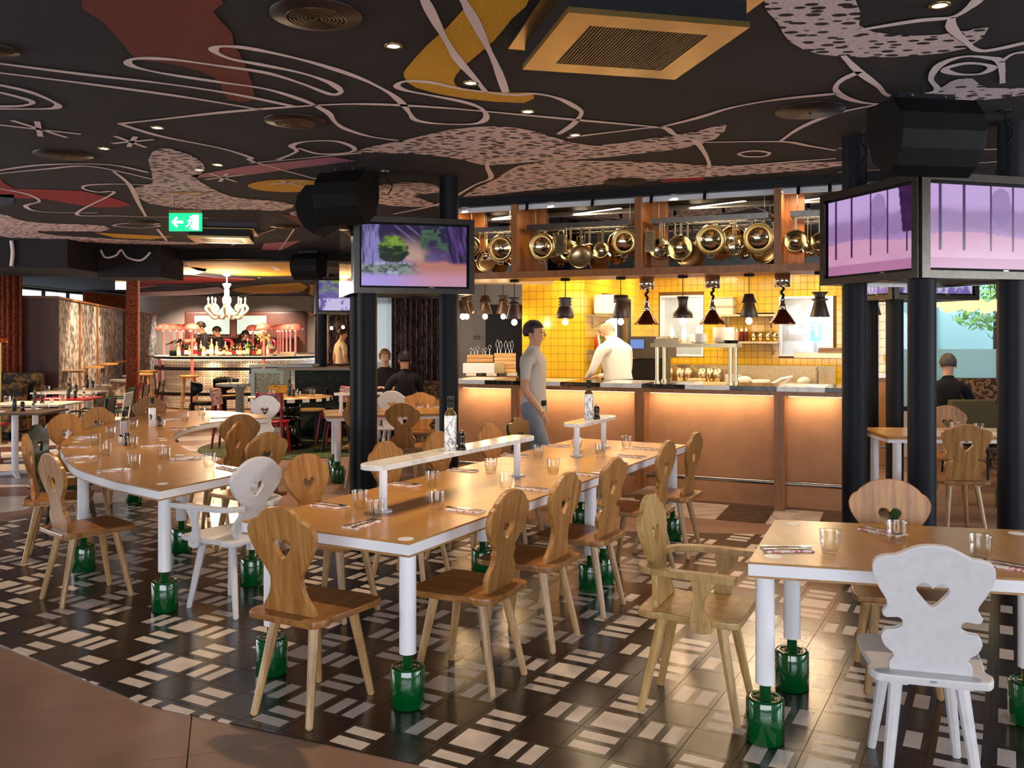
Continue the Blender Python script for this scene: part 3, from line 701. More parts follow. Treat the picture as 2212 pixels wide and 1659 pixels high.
# ------------------------------------------------------------------ tiled kitchen walls
TW = 0.10
NT = [0]
def tile_wall(name, o, ux, width, z0, z1, holes=(), mat=YTILE, tw=TW, limit=300, gm=YGROUT, thick=0.15):
    """tiled wall: o start point, ux unit direction along the wall, faces -90deg side of ux (towards the room)"""
    n = Vector((ux.y, -ux.x, 0)); rz = math.atan2(ux.y, ux.x)
    wl = bpy.data.objects.new(name, None); COL.objects.link(wl); struct(wl); wl.location = (o.x, o.y, 0); wl.rotation_euler = (0, 0, rz)
    xs = sorted({0, width} | {h[q] for h in holes for q in (0, 1)}); zs = sorted({z0, z1} | {h[q] for h in holes for q in (2, 3)})
    mb = MB()
    for a, b in zip(xs, xs[1:]):
        for c, d in zip(zs, zs[1:]):
            if not any(h[0] - 1e-6 <= a and b <= h[1] + 1e-6 and h[2] - 1e-6 <= c and d <= h[3] + 1e-6 for h in holes): mb.bb(a, b, 0, thick, c, d)
    mb.build('backing', gm, wl)
    me = MB().bb(.0022, tw - .0022, -.006, 0, .0022, tw - .0022).mesh('wall_tile', mat)
    restb = MB(); cnt = 0; nx = int(math.ceil(width / tw)); nz = int(math.ceil((z1 - z0) / tw))
    for iz in range(nz):
        for ix in range(nx):
            a, b, c, d = ix * tw, min(ix * tw + tw, width), z0 + iz * tw, min(z0 + iz * tw + tw, z1)
            if any(a < h[1] - .01 and b > h[0] + .01 and c < h[3] - .01 and d > h[2] + .01 for h in holes): continue
            full = b - a > tw - 1e-4 and d - c > tw - 1e-4
            if full and cnt < limit and z0 + iz * tw > 0.95: link('wall_tile', me, wl, (a, 0, c)); cnt += 1
            elif b - a > .012 and d - c > .012: restb.bb(a + .0022, b - .0022, -.006, 0, c + .0022, d - .0022)
    if restb.f: stuff(restb.build('edge_tiles', mat, wl))
    return wl
bt = KP(1128, 0, 2.0)[0]; bt2 = KP(1262, 0, 2.0)[0]
tile_wall('wall_kitchen_block', KW(bt, 2.0), KT, bt2 - bt, 0, 2.619, limit=190)
# side wall of the recess (runs back along KN), with a doorway
DW = 3.0
cwall = KW(bt2, 2.0)
def side_s(u):
    a = (u - CX) / F; return (a * cwall.y - cwall.x) / (KN.x - a * KN.y)
s0, s1 = side_s(1303), side_s(1357)
tile_wall('wall_kitchen_side', cwall, KN, DW, 0, 2.619, [(s0, s1, 0, 2.12)], limit=150)
dd = bpy.data.objects.new('door_2', None); COL.objects.link(dd); struct(dd); dd.location = cwall; dd.rotation_euler = (0, 0, math.atan2(KN.y, KN.x))
mb = MB(); mb.bb(s0 - .05, s0, -.03, .17, 0, 2.16); mb.bb(s1, s1 + .05, -.03, .17, 0, 2.16); mb.bb(s0, s1, -.03, .17, 2.12, 2.16); mb.build('door_frame', mk('dark_grey_frame', '2A2624', 0.5), dd)
MB().bb(s0 - .3, s1 + .3, .9, .95, 0, 2.6).build('corridor_panel', KWALL, dd)
# back wall
bdep = 2.0 + DW; b0 = bt2; b1_ = KP(1850, 0, bdep)[0]
def hole(u0, u1, v0, v1, d):
    ta_, zb_ = KP(u0, v1, d); tb_, _ = KP(u1, v1, d); _, za = KP((u0 + u1) / 2, v0, d); _, zz = KP((u0 + u1) / 2, v1, d)
    return (ta_ - b0, tb_ - b0, zz, za)
h1 = hole(1426, 1520, 638, 770, bdep); h2 = hole(1683, 1800, 640, 770, bdep)
tile_wall('wall_kitchen_rear', KW(b0, bdep), KT, b1_ - b0, 0, 2.619, [h1, h2], limit=300)
for h in (h1, h2):
    a = bpy.data.objects.new('window_%d' % (7 if h is h1 else 8), None); COL.objects.link(a); struct(a); q = KW(b0, bdep); a.location = (q.x, q.y, 0); a.rotation_euler = (0, 0, KR)
    mb = MB(); t = .03
    mb.bb(h[0], h[1], -.02, .16, h[2], h[2] + t); mb.bb(h[0], h[1], -.02, .16, h[3] - t, h[3]); mb.bb(h[0], h[0] + t, -.02, .16, h[2] + t, h[3] - t); mb.bb(h[1] - t, h[1], -.02, .16, h[2] + t, h[3] - t); mb.build('window_frame', WHITE, a)
    MB().bb(h[0] - .6, h[1] + .6, 1.0, 1.05, h[2] - .8, h[3] + .5).build('room_beyond', WTILE, a)
    pn = MB(); pn.bb(h[0] + t, h[1] - t, .07, .076, h[2] + t, h[3] - t); pn.build('pane', WINGLASS, a)
p = KW((h1[0] + h1[1]) / 2 + b0, bdep + .55, 2.35); area('back_kitchen_lamp', p, (1.0, .3), 9, (1, .93, .82))
p = KW((h2[0] + h2[1]) / 2 + b0, bdep + .55, 2.35); area('back_kitchen_lamp', p, (1.0, .3), 7, (1, .93, .82))
p = KW(bt2 - .5, 2.0 + (s0 + s1) / 2, 2.3); area('corridor_lamp', p, (.4, .4), 30, (1, .9, .75))
# right return wall of the kitchen and tile screen over the end counter
tile_wall('wall_kitchen_right', Vector((D(1845, 0, 11.45).x, 11.45, 0)), Vector((1, 0, 0)), D(1950, 0, 11.45).x - D(1845, 0, 11.45).x, 1.161, 2.75, limit=120, tw=0.108)
# kitchen ceiling with lamps
kc = struct(MB().bb(TL_ - .4, .48, 0.62, 5.3, 2.62, 2.7).build('ceiling_kitchen', KWALL, None, KLOC, KR))
for d, ts in ((1.25, (-3.0, -2.0, -1.0, -.05)), (2.9, (-1.9, -.3)), (4.2, (-1.9, -.3))):
    for t in ts:
        q = KW(t, d, 2.60); area('kitchen_ceiling_lamp', q, (.9, .25), 42 if d < 2 else 50, (1, .80, .54))
        tag(MB().bb(-.45, .45, -.13, .13, -.02, 0).build('kitchen_ceiling_panel', WHITE, None, (q.x, q.y, 2.619), KR), 'flat white lamp panel on the kitchen ceiling', 'ceiling lamp', 'kitchen ceiling panels')
# ------------------------------------------------------------------ header with mirror and pots
ZH0, ZH1, ZHT = 2.24, 2.31, 3.02
hd = bpy.data.objects.new('kitchen_header', None); COL.objects.link(hd); struct(hd); hd.location = KLOC; hd.rotation_euler = (0, 0, KR)
MB().bb(TL_, TR_ + .3, 0.0, 0.60, ZH0, ZH1).build('bottom_beam', LARCH, hd)
MB().bb(TL_, TR_ + .3, -0.02, 0.60, ZHT, ZC - .001).build('top_beam', BLACKM, hd)
for t in posts + [TL_ + .03]: 
    MB().bb(t - .035, t + .03, 0.0, 0.06, ZH1, ZHT).build('post', LARCH, hd); MB().bb(t - .03, t + .20, 0.40, 0.42, ZH1, ZHT).build('post_panel', LARCH, hd)
    MB().bb(t - .028, t + .028, .06, .40, ZH1, ZHT).build('post_panel', LARCH, hd)
MB().bb(TL_, TR_ + .3, 0.43, 0.44, ZH1, ZHT).build('mirror', MIRROR, hd)
MB().bb(TL_ + .05, TR_ + .25, 0.06, 0.10, ZHT - .05, ZHT - .001).build('cove_strip', mk('cove_white', 'C8CCD4', 0.5), hd)
rk = []
for i, (a, b) in enumerate(zip([TL_] + posts, posts + [TR_ + .3])):
    words = ['beside the black screen columns', 'between the two left wooden posts', 'between the middle and right wooden posts', 'partly behind the lion screen']
    r = thing('pot_rack', 'hanging steel pot rack ' + ['next to the woodland screen', 'over the walking waiter', 'over the middle of the serving counter', 'next to the cage-bar screen'][i], 'rack', KW((a + b) / 2, 0.24, 2.78), KR)
    hw = (b - a) / 2 - .10; mb = MB()
    mb.bb(-hw, hw, -.13, -.118, -.02, .03); mb.bb(-hw, hw, .118, .13, -.02, .03); mb.bb(-hw, -hw + .012, -.118, .118, -.02, .03); mb.bb(hw - .012, hw, -.118, .118, -.02, .03); mb.build('frame', STEEL, r)
    g = MB()
    for q in range(int(hw * 2 / .06)): g.cyl((-hw + .03 + q * .06, -.118, -.012), (-hw + .03 + q * .06, .118, -.012), .003, n=5)
    for y in (-.05, .05): g.cyl((-hw, y, -.012), (hw, y, -.012), .003, n=5)
    stuff(g.build('wire_grid', STEEL, r))
    for sx in (-hw + .05, hw - .05): g = MB(); g.cyl((sx, 0, .03), (sx, 0, ZHT - 2.78), .003, n=5); g.build('hanger', STEEL, r)
# pot prototypes: origin is the hook point, body hangs down -z, opening faces -y
def handle_bar(mb, z0, z1, w=.011): mb.box((0, 0, (z0 + z1) / 2), (w * 2, .006, abs(z1 - z0))); mb.tube([(0, 0, z0 - .004), (.008, 0, z0 + .012), (0, 0, z0 + .024), (-.006, 0, z0 + .03)], .0025, 5)
def pot_saucepan(r, h, tilt):
    HL_ = .17 if r < .1 else .13; t = thing('saucepan', 'x', 'saucepan'); M = Matrix.Translation((0, 0, -HL_ - r)) @ Matrix.Rotation(math.radians(90 + tilt), 4, 'X')
    MB().lathe([(.001, -h / 2), (r * .93, -h / 2), (r, -h / 2 + .01), (r, h / 2), (r + .004, h / 2 + .003), (r - .004, h / 2), (r - .004, -h / 2 + .012), (.001, -h / 2 + .006)], (0, 0, 0), 26, 0, True, M).build('pan', POTM, t)
    mb = MB(); handle_bar(mb, 0, -HL_); mb.build('handle', POTB, t); return t
def pot_fry(r):
    t = thing('frying_pan', 'x', 'frying pan'); M = Matrix.Translation((0, 0, -.18 - r)) @ Matrix.Rotation(math.radians(82), 4, 'X')
    MB().lathe([(.001, -.02), (r * .75, -.02), (r, .022), (r + .003, .024), (r * .74, -.014), (.001, -.014)], (0, 0, 0), 26, 0, True, M).build('pan', POTB, t)
    mb = MB(); handle_bar(mb, 0, -.18); mb.build('handle', POTB, t); return t
def pot_bowl(r, d, tilt=85):
    t = thing('steel_bowl', 'x', 'bowl'); M = Matrix.Translation((0, 0, -.04 - r)) @ Matrix.Rotation(math.radians(tilt), 4, 'X')
    pr = [(.001 + r * math.sin(a), -d * math.cos(a)) for a in [i * PI / 2 / 7 for i in range(8)]]
    MB().lathe(pr + [(r + .012, .002)] + [(max(.001, x - .004), z + .004) for x, z in reversed(pr)], (0, 0, 0), 26, 0, True, M).build('bowl', POTM, t)
    for s in (-1, 1): mb = MB(); mb.tube([M @ Vector(p) for p in ((-.03, s * r, 0), (-.03, s * (r + .03), 0), (.03, s * (r + .03), 0), (.03, s * r, 0))], .004, 6); mb.build('loop_handle', POTB, t)
    mb = MB(); mb.tube([(0, 0, .03), (.006, 0, .015), (0, 0, 0), (0, 0, -.02)], .002, 5); mb.build('hook', STEEL, t); return t
def pot_ladle(r, n='ladle'):
    t = thing(n, 'x', n); mb = MB(); mb.tube([(0, 0, .02), (.005, 0, .01), (0, 0, 0), (0, 0, -.1), (0, .0, -.22)], .005, 6); mb.build('handle', POTB, t)
    M = Matrix.Translation((0, -.01, -.22 - r)) @ Matrix.Rotation(math.radians(75 if n == 'ladle' else 90), 4, 'X'); dd_ = r * .7 if n == 'ladle' else r * .15
    pr = [(.001 + r * math.sin(a), -dd_ * math.cos(a)) for a in [i * PI / 2 / 5 for i in range(6)]]
    MB().lathe(pr + [(max(.001, x - .002), z + .002) for x, z in reversed(pr)], (0, 0, 0), 18, 0, True, M).build('bowl' if n == 'ladle' else 'disc', POTM, t)
    if n == 'skimmer':
        mb = MB()
        for a in range(6):
            for q in (.35, .7): mb.cyl((r * q * math.cos(a * PI / 3), -.012, -.22 - r + r * q * math.sin(a * PI / 3)), (r * q * math.cos(a * PI / 3), -.002, -.22 - r + r * q * math.sin(a * PI / 3)), .006, n=6)
        mb.build('perforation', BLACK, t)
    return t
def pot_whisk():
    t = thing('whisk', 'x', 'whisk'); mb = MB(); mb.cyl((0, 0, 0), (0, 0, -.13), .009, .011, 8); mb.build('handle', POTB, t); mb = MB()
    for a in range(5):
        c, s = math.cos(a * PI / 5), math.sin(a * PI / 5)
        mb.tube(smooth_pts([(0, 0, -.13), (c * .035, s * .035, -.22), (c * .03, s * .03, -.28), (0, 0, -.30), (-c * .03, -s * .03, -.28), (-c * .035, -s * .035, -.22), (0, 0, -.13)], 3), .0018, 4)
    mb.build('wires', CHROME, t); return t
def pot_grater():
    t = thing('box_grater', 'x', 'grater'); mb = MB(); mb.add([(-.04, -.03, -.06), (.04, -.03, -.06), (.04, .03, -.06), (-.04, .03, -.06), (-.052, -.04, -.27), (.052, -.04, -.27), (.052, .04, -.27), (-.052, .04, -.27)], [(0, 1, 5, 4), (1, 2, 6, 5), (2, 3, 7, 6), (3, 0, 4, 7), (3, 2, 1, 0)]); mb.build('body', POTB, t)
    mb = MB()
    for i in range(5):
        for j in range(9): mb.cyl((-.03 + i * .015, -.044, -.085 - j * .02), (-.03 + i * .015, -.034, -.085 - j * .02), .0045, n=6)
    stuff(mb.build('perforations', BLACK, t)); mb = MB(); mb.tube([(-.03, 0, -.06), (-.03, 0, -.02), (.03, 0, -.02), (.03, 0, -.06)], .005, 6); mb.build('handle', POTB, t); return t
PROT = {'S1': [pot_saucepan(.105, .12, -12), 0], 'S2': [pot_saucepan(.085, .11, -15), 0], 'S3': [pot_saucepan(.062, .08, 12), 0], 'S4': [pot_saucepan(.125, .13, -10), 0], 'F': [pot_fry(.12), 0], 'B1': [pot_bowl(.125, .08, 88), 0], 'B2': [pot_bowl(.11, .10, 82), 0], 'B3': [pot_bowl(.14, .09, 92), 0], 'L': [pot_ladle(.04), 0], 'K': [pot_ladle(.055, 'skimmer'), 0], 'H': [pot_whisk(), 0], 'G': [pot_grater(), 0]}
NM = {'S1': 'medium steel saucepan', 'S2': 'deep steel saucepan', 'S3': 'small steel milk pan', 'S4': 'large steel stock pan', 'F': 'flat steel frying pan', 'B1': 'round steel colander bowl', 'B2': 'deep steel mixing bowl', 'B3': 'wide steel wok bowl', 'L': 'long-handled steel ladle', 'K': 'perforated steel skimmer', 'H': 'steel balloon whisk', 'G': 'four-sided steel grater'}
BAYS = [('next to the woodland screen', [(1052, 'L', .2, 0), (1062, 'B2', .28, 0), (1048, 'F', .18, .3), (1075, 'S3', .2, .5), (1090, 'B3', .3, -.3), (1105, 'S1', .2, .25), (1113, 'K', .3, 0)]),
        ('over the walking waiter', [(1178, 'B3', .28, .4), (1192, 'S1', .2, .2), (1214, 'L', .18, 0), (1226, 'L', .26, 0), (1238, 'G', .24, .1), (1252, 'G', .3, -.2), (1262, 'F', .30, 0), (1272, 'S2', .18, -.2), (1290, 'S2', .26, .3), (1296, 'S3', .18, .8), (1318, 'K', .2, 0), (1334, 'B2', .2, .2), (1326, 'H', .28, 0), (1356, 'B1', .26, 0)]),
        ('over the middle of the serving counter', [(1419, 'G', .16, .1), (1436, 'L', .2, 0), (1444, 'K', .3, .2), (1462, 'S1', .2, .5), (1482, 'F', .3, .1), (1484, 'L', .2, 0), (1494, 'K', .2, 0), (1516, 'S4', .2, .15), (1540, 'B3', .30, 0), (1558, 'L', .18, .3), (1566, 'K', .26, 0), (1582, 'B1', .18, .3), (1600, 'B2', .3, 0), (1617, 'H', .2, 0), (1622, 'K', .28, 0), (1634, 'H', .28, .3), (1648, 'F', .28, .9), (1656, 'B3', .24, 1.0)]),
        ('beside the wooden post next to the cage-bar screen', [(1716, 'S1', .18, .1), (1730, 'S2', .3, 0), (1744, 'K', .2, 0), (1752, 'L', .28, 0)])]
BOX = {'S1': [(.112, -.085, .085, -.36, -.12), (.012, -.01, .01, -.13, .03)], 'S2': [(.092, -.085, .085, -.36, -.16), (.012, -.01, .01, -.17, .03)], 'S3': [(.068, -.055, .055, -.31, -.16), (.012, -.01, .01, -.17, .03)], 'S4': [(.132, -.09, .09, -.40, -.12), (.012, -.01, .01, -.13, .03)], 'F': [(.127, -.04, .04, -.44, -.17), (.012, -.01, .01, -.18, .03)],
       'B1': [(.14, -.02, .09, -.34, -.0), (.01, -.01, .01, -.04, .03)], 'B2': [(.125, -.035, .12, -.30, -.0), (.01, -.01, .01, -.04, .03)], 'B3': [(.155, -.02, .10, -.36, -.0), (.01, -.01, .01, -.04, .03)],
       'L': [(.043, -.05, .04, -.32, -.21), (.007, -.007, .007, -.22, .03)], 'K': [(.057, -.016, .02, -.34, -.21), (.007, -.007, .007, -.22, .03)], 'H': [(.038, -.038, .038, -.31, -.12), (.012, -.012, .012, -.13, .0)], 'G': [(.056, -.046, .046, -.28, -.01)]}
done = []
BNDS = [TL_ + .03] + posts + [TR_ + .3]
for bi, (where, items) in enumerate(BAYS):
    lo_, hi_ = BNDS[bi] + .035, BNDS[bi + 1] - .04
    for u, kd, d, rr in sorted(items, key=lambda q: -BOX[q[1]][0][0]):
        best = None; y0 = min(b_[1] for b_ in BOX[kd]); y1 = max(b_[2] for b_ in BOX[kd]); hw_ = max(b_[0] for b_ in BOX[kd]); t0_ = KP(u, 500, .24)[0]
        for iy in range(13):
            dc = .135 + .0165 * iy
            if dc + y0 < .065 or dc + y1 > .395: continue
            for it in range(-22, 23):
                tt_ = min(max(t0_ + it * .012, lo_ + hw_), hi_ - hw_); c_ = abs(tt_ - t0_) * 1e-6
                for (w1, a1, b1, z1_, z2_) in BOX[kd]:
                    for (t2, d2, w2, a2, b2, z3_, z4_) in done:
                        ox = w1 + w2 + .004 - abs(tt_ - t2)
                        if ox <= 0: continue
                        oy = min(dc + b1, d2 + b2) - max(dc + a1, d2 + a2) + .004; oz = min(z2_, z4_) - max(z1_, z3_)
                        if oy > 0 and oz > 0: c_ += ox * oy * oz
                if best is None or c_ < best[0]: best = (c_, tt_, dc)
        t_, d = best[1], best[2]
        for b_ in BOX[kd]: done.append((t_, d) + b_)
        q = KW(t_, d, 2.752)
        proto_place(PROT[kd], q, KR, NM[kd] + ' hanging ' + where, 'pots and tools hanging ' + where)
# small track spots on the header front
for i, u in enumerate((1140, 1281, 1408, 1523, 1725, 1793)):
    t_, _ = KP(u, 430, -.05); q = KW(t_, -.06, 3.0)
    o = thing('track_spot', 'small black track spotlight clipped to the kitchen header', 'spotlight', q, KR, 'track spots on the kitchen header')
    mb = MB(); mb.cyl((0, 0, .012), (.0, -.02, -.06), .016, n=10); mb.build('barrel', BLACK, o); mb = MB(); mb.cyl((0, .02, .03), (0, 0, -.01), .005, n=6); mb.build('arm', BLACK, o)
for t in (-3.0, -2.0, -.7, .3):
    q = KW(t, 0.20, 2.99); area('header_spot', q, (.7, .05), 8, WARM2)
# ------------------------------------------------------------------ pendants
def pendant(profile, name='pendant_lamp'):
    t = thing(name, 'x', 'pendant lamp'); 
    MB().lathe(profile, (0, 0, 0), 22).build('shade', DKWOOD, t); MB().ball((0, 0, -.035), .032, (1, 1, 1.05)).build('bulb', BULB, t)
    top = profile[-1][1]; mb = MB(); mb.cyl((0, 0, top), (0, 0, .415), .004, n=6); mb.build('cable', BLACK, t); mb = MB(); mb.cyl((0, 0, .4), (0, 0, .425), .05, n=16); mb.build('ceiling_rose', BLACK, t)
    return [t, 0]
PP = {'ring': pendant([(.07, 0), (.088, .01), (.094, .04), (.07, .12), (.055, .135), (.075, .15), (.055, .165), (.075, .18), (.055, .195), (.075, .21), (.06, .225), (.001, .226)]),
      'waist': pendant([(.088, 0), (.09, .004), (.05, .15), (.085, .165), (.05, .175), (.045, .20), (.08, .235), (.001, .236)]),
      'tier': pendant([(.09, 0), (.09, .004), (.05, .14), (.076, .141), (.074, .146), (.045, .23), (.001, .231)]),
      'cuff': pendant([(.09, 0), (.09, .004), (.052, .16), (.074, .161), (.074, .24), (.001, .241)]),
      'bell': pendant([(.098, 0), (.1, .006), (.095, .05), (.06, .09), (.045, .11), (.045, .16), (.06, .215), (.001, .216)])}
PL = [(1111, 'waist', 'hourglass dark wood pendant lamp beside the wooden crates'), (1221, 'ring', 'ribbed dark wood pendant lamp in front of yellow tile wall'), (1341, 'cuff', 'cuffed dark wood pendant lamp above the chef'), (1475, 'bell', 'bell-shaped dark wood pendant lamp between two heat lamps'), (1618, 'tier', 'two-tier dark wood pendant lamp above the stacked plates'), (1771, 'waist', 'hourglass dark wood pendant lamp nearest the cage-bar screen')]
for u, kd, lb in PL:
    t_, _ = KP(u, 690, .25); q = KW(t_, .25, ZH0 - .426); proto_place(PP[kd], q, 0, lb, 'pendants along the serving counter'); point('pendant_glow', q + Vector((0, 0, -.09)), 4.5, WARM)
for u, v, Y, kd, lb in ((1048, 683, 11.2, 'tier', 'two-tier dark wood pendant lamp in front of the white sign wall'), (1087, 683, 11.4, 'waist', 'hourglass dark wood pendant lamp half behind a larger one'), (1008, 683, 11.0, 'ring', 'ribbed dark wood pendant lamp beside the black screen column'), (1000, 683, 10.4, 'tier', 'two-tier dark wood pendant lamp touching the black screen column'), (1887, 686, 10.9, 'waist', 'hourglass dark wood pendant lamp over the end counter')):
    q = D(u, v, Y); q.z += .03; proto_place(PP[kd], q, 0, lb, 'pendants over the rear counter'); point('pendant_glow', q + Vector((0, 0, -.09)), 4, WARM)
# rafters from which the rear pendants hang
RF = struct(MB().bb(-.75, .5, 10.2, 11.35, 2.28, 2.34).build('ceiling_rear_pass', KWALL)); struct(MB().bb(D(1860, 0, 10.9).x, D(1925, 0, 10.9).x, 10.7, 11.4, 2.27, 2.34).build('ceiling_end_pass', LARCH))
# heat lamps
def heat():
    t = thing('heat_lamp', 'x', 'heat lamp')
    MB().lathe([(.001, .13), (.075, .13), (.075, 0), (.001, 0)], (0, 0, .36), 22).build('ceiling_can', CHROME, t)
    mb = MB(); mb.tube(smooth_pts([(0, 0, .37), (.012, 0, .34), (-.012, 0, .31), (.01, 0, .28), (0, 0, .25)], 5), .013, 8); mb.build('coiled_cord', BLACK, t)
    MB().lathe([(.001, .25), (.02, .25), (.022, .20), (.03, .19), (.034, .135), (.001, .13)], (0, 0, 0), 16).build('neck', CHROME, t)
    MB().lathe([(.035, .14), (.125, .012), (.128, 0), (.122, .002), (.03, .13)], (0, 0, 0), 26).build('shade', mk('copper_brown_shade', '5A3018', 0.18, 0.9), t)
    MB().ball((0, 0, .05), .035).build('bulb', emis('heat_bulb', (1, .5, .2), 3), t); return [t, 0]
HL = heat()
for u, lb in ((1397, 'copper cone heat lamp above the steam oven'), (1539, 'copper cone heat lamp above the stacked plates'), (1690, 'copper cone heat lamp beside the steel wall shelf')):
    t_, _ = KP(u, 700, .38); q = KW(t_, .38, ZH0 - .491); proto_place(HL, q, 0, lb, 'heat lamps over the pass'); 
# ------------------------------------------------------------------ kitchen fittings (placed in the kitchen frame)
def kthing(name, label, cat, u, v, d, z=None, group=None):
    t_, zz = KP(u, v, d); return thing(name, label, cat, KW(t_, d, zz if z is None else z), KR, group)
SS = POTB
# gantry shelf on the counter
t0, _ = KP(1430, 750, .42); t1, _ = KP(1585, 750, .42)
gs = thing('pass_shelf', 'raised steel pass shelf on four round posts', 'shelf', KW((t0 + t1) / 2, .30, 1.16), KR); hw = (t1 - t0) / 2 + .06
MB().bb(-hw, hw, -.12, .26, .36, .40).build('shelf_top', SS, gs)
for sx in (-hw + .06, hw - .06):
    for sy in (-.08, .22):
        mb = MB(); mb.cyl((sx, sy, 0), (sx, sy, .36), .02, n=12); mb.cyl((sx, sy, 0), (sx, sy, .02), .035, n=12); mb.build('post', SS, gs)
gz = 1.561
def on_gantry(x, y): 
    p_ = KW((t0 + t1) / 2 + x, .30 + y, gz); return p_
PLATE = mk('white_china', 'EFE9DC', 0.15, coat=0.5)
def stackplates(name, label, loc, n, r, rise, group=None):
    for i in range(n):
        mb = MB(); mb.lathe([(.001, 0), (r * .6, 0), (r, .018), (r, .021), (r * .6, .004), (.001, .004)], (0, 0, 0), 20); o = mb.build(name, PLATE, None, loc + Vector((0, 0, i * rise)), 0); tag(o, label, 'plate', group or label)
stackplates('dinner_plate', 'white dinner plate in the tall stack under the middle heat lamp', on_gantry(.26, .14), 14, .11, .0105)
stackplates('side_plate', 'white side plate in the low stack on the pass shelf', on_gantry(.06, -.04), 8, .075, .0105)
stackplates('oval_plate', 'white plate in the leaning pile beside the glass tray', on_gantry(-.01, .168), 6, .085, .013)
tr = thing('tray', 'steel tray of small sauce glasses on the pass shelf', 'tray', on_gantry(-.27, .0), KR)
mb = MB(); mb.bb(-.12, .12, -.09, .09, 0, .006); mb.bb(-.12, .12, -.09, -.084, .006, .04); mb.bb(-.12, .12, .084, .09, .006, .04); mb.bb(-.12, -.114, -.084, .084, .006, .04); mb.bb(.114, .12, -.084, .084, .006, .04); mb.build('pan', SS, tr)
gl = MB().lathe([(.001, 0), (.02, 0), (.025, .06), (.0235, .06), (.019, .004), (.001, .004)], (0, 0, 0), 12).mesh('sauce_glass', GLASS)
for i in range(4):
    for j in range(3):
        p_ = on_gantry(-.27, 0) + KT * (-.085 + .056 * i) + KN * (-.055 + .055 * j) + Vector((0, 0, .0065)); tag(link('sauce_glass', gl, None, p_), 'small sauce glass standing in the steel tray', 'glass', 'sauce glasses in the tray')
def squeeze(label, loc, mat, s=1.0, group=None):
    t = thing('squeeze_bottle', label, 'bottle', loc, 0, group); MB().lathe([(.001, 0), (.028 * s, 0), (.028 * s, .11 * s), (.02 * s, .125 * s), (.001, .126 * s)], (0, 0, 0), 14).build('body', mat, t); MB().lathe([(.02 * s, .126 * s), (.018 * s, .14 * s), (.004 * s, .18 * s), (.001, .18 * s)], (0, 0, 0), 10).build('nozzle', WHITE, t)
squeeze('white squeeze bottle behind the tray of sauce glasses', on_gantry(-.27, .16), WHITE); squeeze('white squeeze bottle nearer the white plate pile on the pass shelf', on_gantry(-.14, .16), WHITE)
pan = thing('cast_iron_dish', 'black cast iron dish at the end of the pass shelf', 'dish', on_gantry(.37, -.05), KR); MB().lathe([(.001, 0), (.06, 0), (.075, .03), (.07, .03), (.055, .006), (.001, .006)], (0, 0, 0), 18).build('dish', BLACK, pan); mb = MB(); mb.box((.10, 0, .024), (.05, .02, .008)); mb.build('handle', BLACK, pan)
# wall shelf with bottles (back wall)
def wshelf(label, u0, u1, v, d=bdep, dep=.32):
    ta_, z = KP(u0, v, d - .1); tb_, _ = KP(u1, v, d - .1); t = thing('wall_shelf', label, 'shelf', KW((ta_ + tb_) / 2, d - dep / 2 - .008, z), KR); h = (tb_ - ta_) / 2
    MB().bb(-h, h, -dep / 2, dep / 2, -.03, 0).build('board', SS, t)
    for s in (-h + .1, h - .1): mb = MB(); mb.add([(s - .01, -dep / 2 + .05, -.03), (s - .01, dep / 2, -.03), (s - .01, dep / 2, -.2), (s + .01, -dep / 2 + .05, -.03), (s + .01, dep / 2, -.03), (s + .01, dep / 2, -.2)], [(0, 1, 2), (5, 4, 3), (0, 3, 4, 1), (1, 4, 5, 2), (2, 5, 3, 0)]); mb.build('bracket', SS, t)
    return (ta_, tb_, z, d - dep / 2)
A = wshelf('long lower steel wall shelf holding sauce bottles', 1560, 1683, 737); B = wshelf('upper steel wall shelf holding clear food boxes', 1553, 1680, 680)
def onsh(S, f, dy=0): return KW(S[0] + (S[1] - S[0]) * f, S[3] + dy, S[2] + .001)
KETCH = mk('ketchup_red', '5A0E0E', 0.3)
for i, f in enumerate((.36, .44)): squeeze('dark red sauce bottle with a white nozzle on the lower shelf', onsh(A, f), KETCH, 1.15, 'red sauce bottles on the lower shelf')
squeeze('pale pink sauce bottle on the lower wall shelf', onsh(A, .27), mk('pink_sauce', 'D8A89A', .4), 1.1)
def tub(label, loc, r, h, mat, n='food_tub', cat='tub', group=None):
    o = MB().lathe([(.001, 0), (r * .85, 0), (r, h), (r * .96, h), (r * .8, .006), (.001, .006)], (0, 0, 0), 18).build(n, mat, None, loc); return tag(o, label, cat, group)
for f in (.0, .155): 
    for q in range(3): tub('pink-white bowl in the twin stacks on the lower shelf', onsh(A, f) + Vector((0, 0, .045 * q)), .06, .05, PLATE, 'bowl', 'bowl', 'bowls on the lower shelf')
for f in (.57, .69, .82, .94): tub('tall steel canister on the lower wall shelf', onsh(A, f), .045, .14, POTM, 'steel_canister', 'canister', 'steel canisters on the lower shelf')
for q in range(2):
    bx = thing('food_box', ['lower clear food box with steel lid on the upper shelf', 'topmost clear food box with steel lid on the upper shelf'][q], 'food box', onsh(B, .1) + Vector((0, 0, .13 * q)), KR); MB().bb(-.15, .15, -.12, .12, 0, .11).build('box', mk('cloudy_plastic', 'C8BFA8', .3), bx); MB().bb(-.165, .165, -.13, .13, .111, .128).build('lid', SS, bx)
for f in (.46, .81): o = MB().lathe([(.001, 0), (.1, .0), (.14, .02), (.1, .006), (.001, .006)], (0, 0, 0), 20).build('flat_pan', BLACK, None, onsh(B, f)); tag(o, 'flat dark pan lying on the upper wall shelf', 'pan', 'flat pans on the upper shelf')
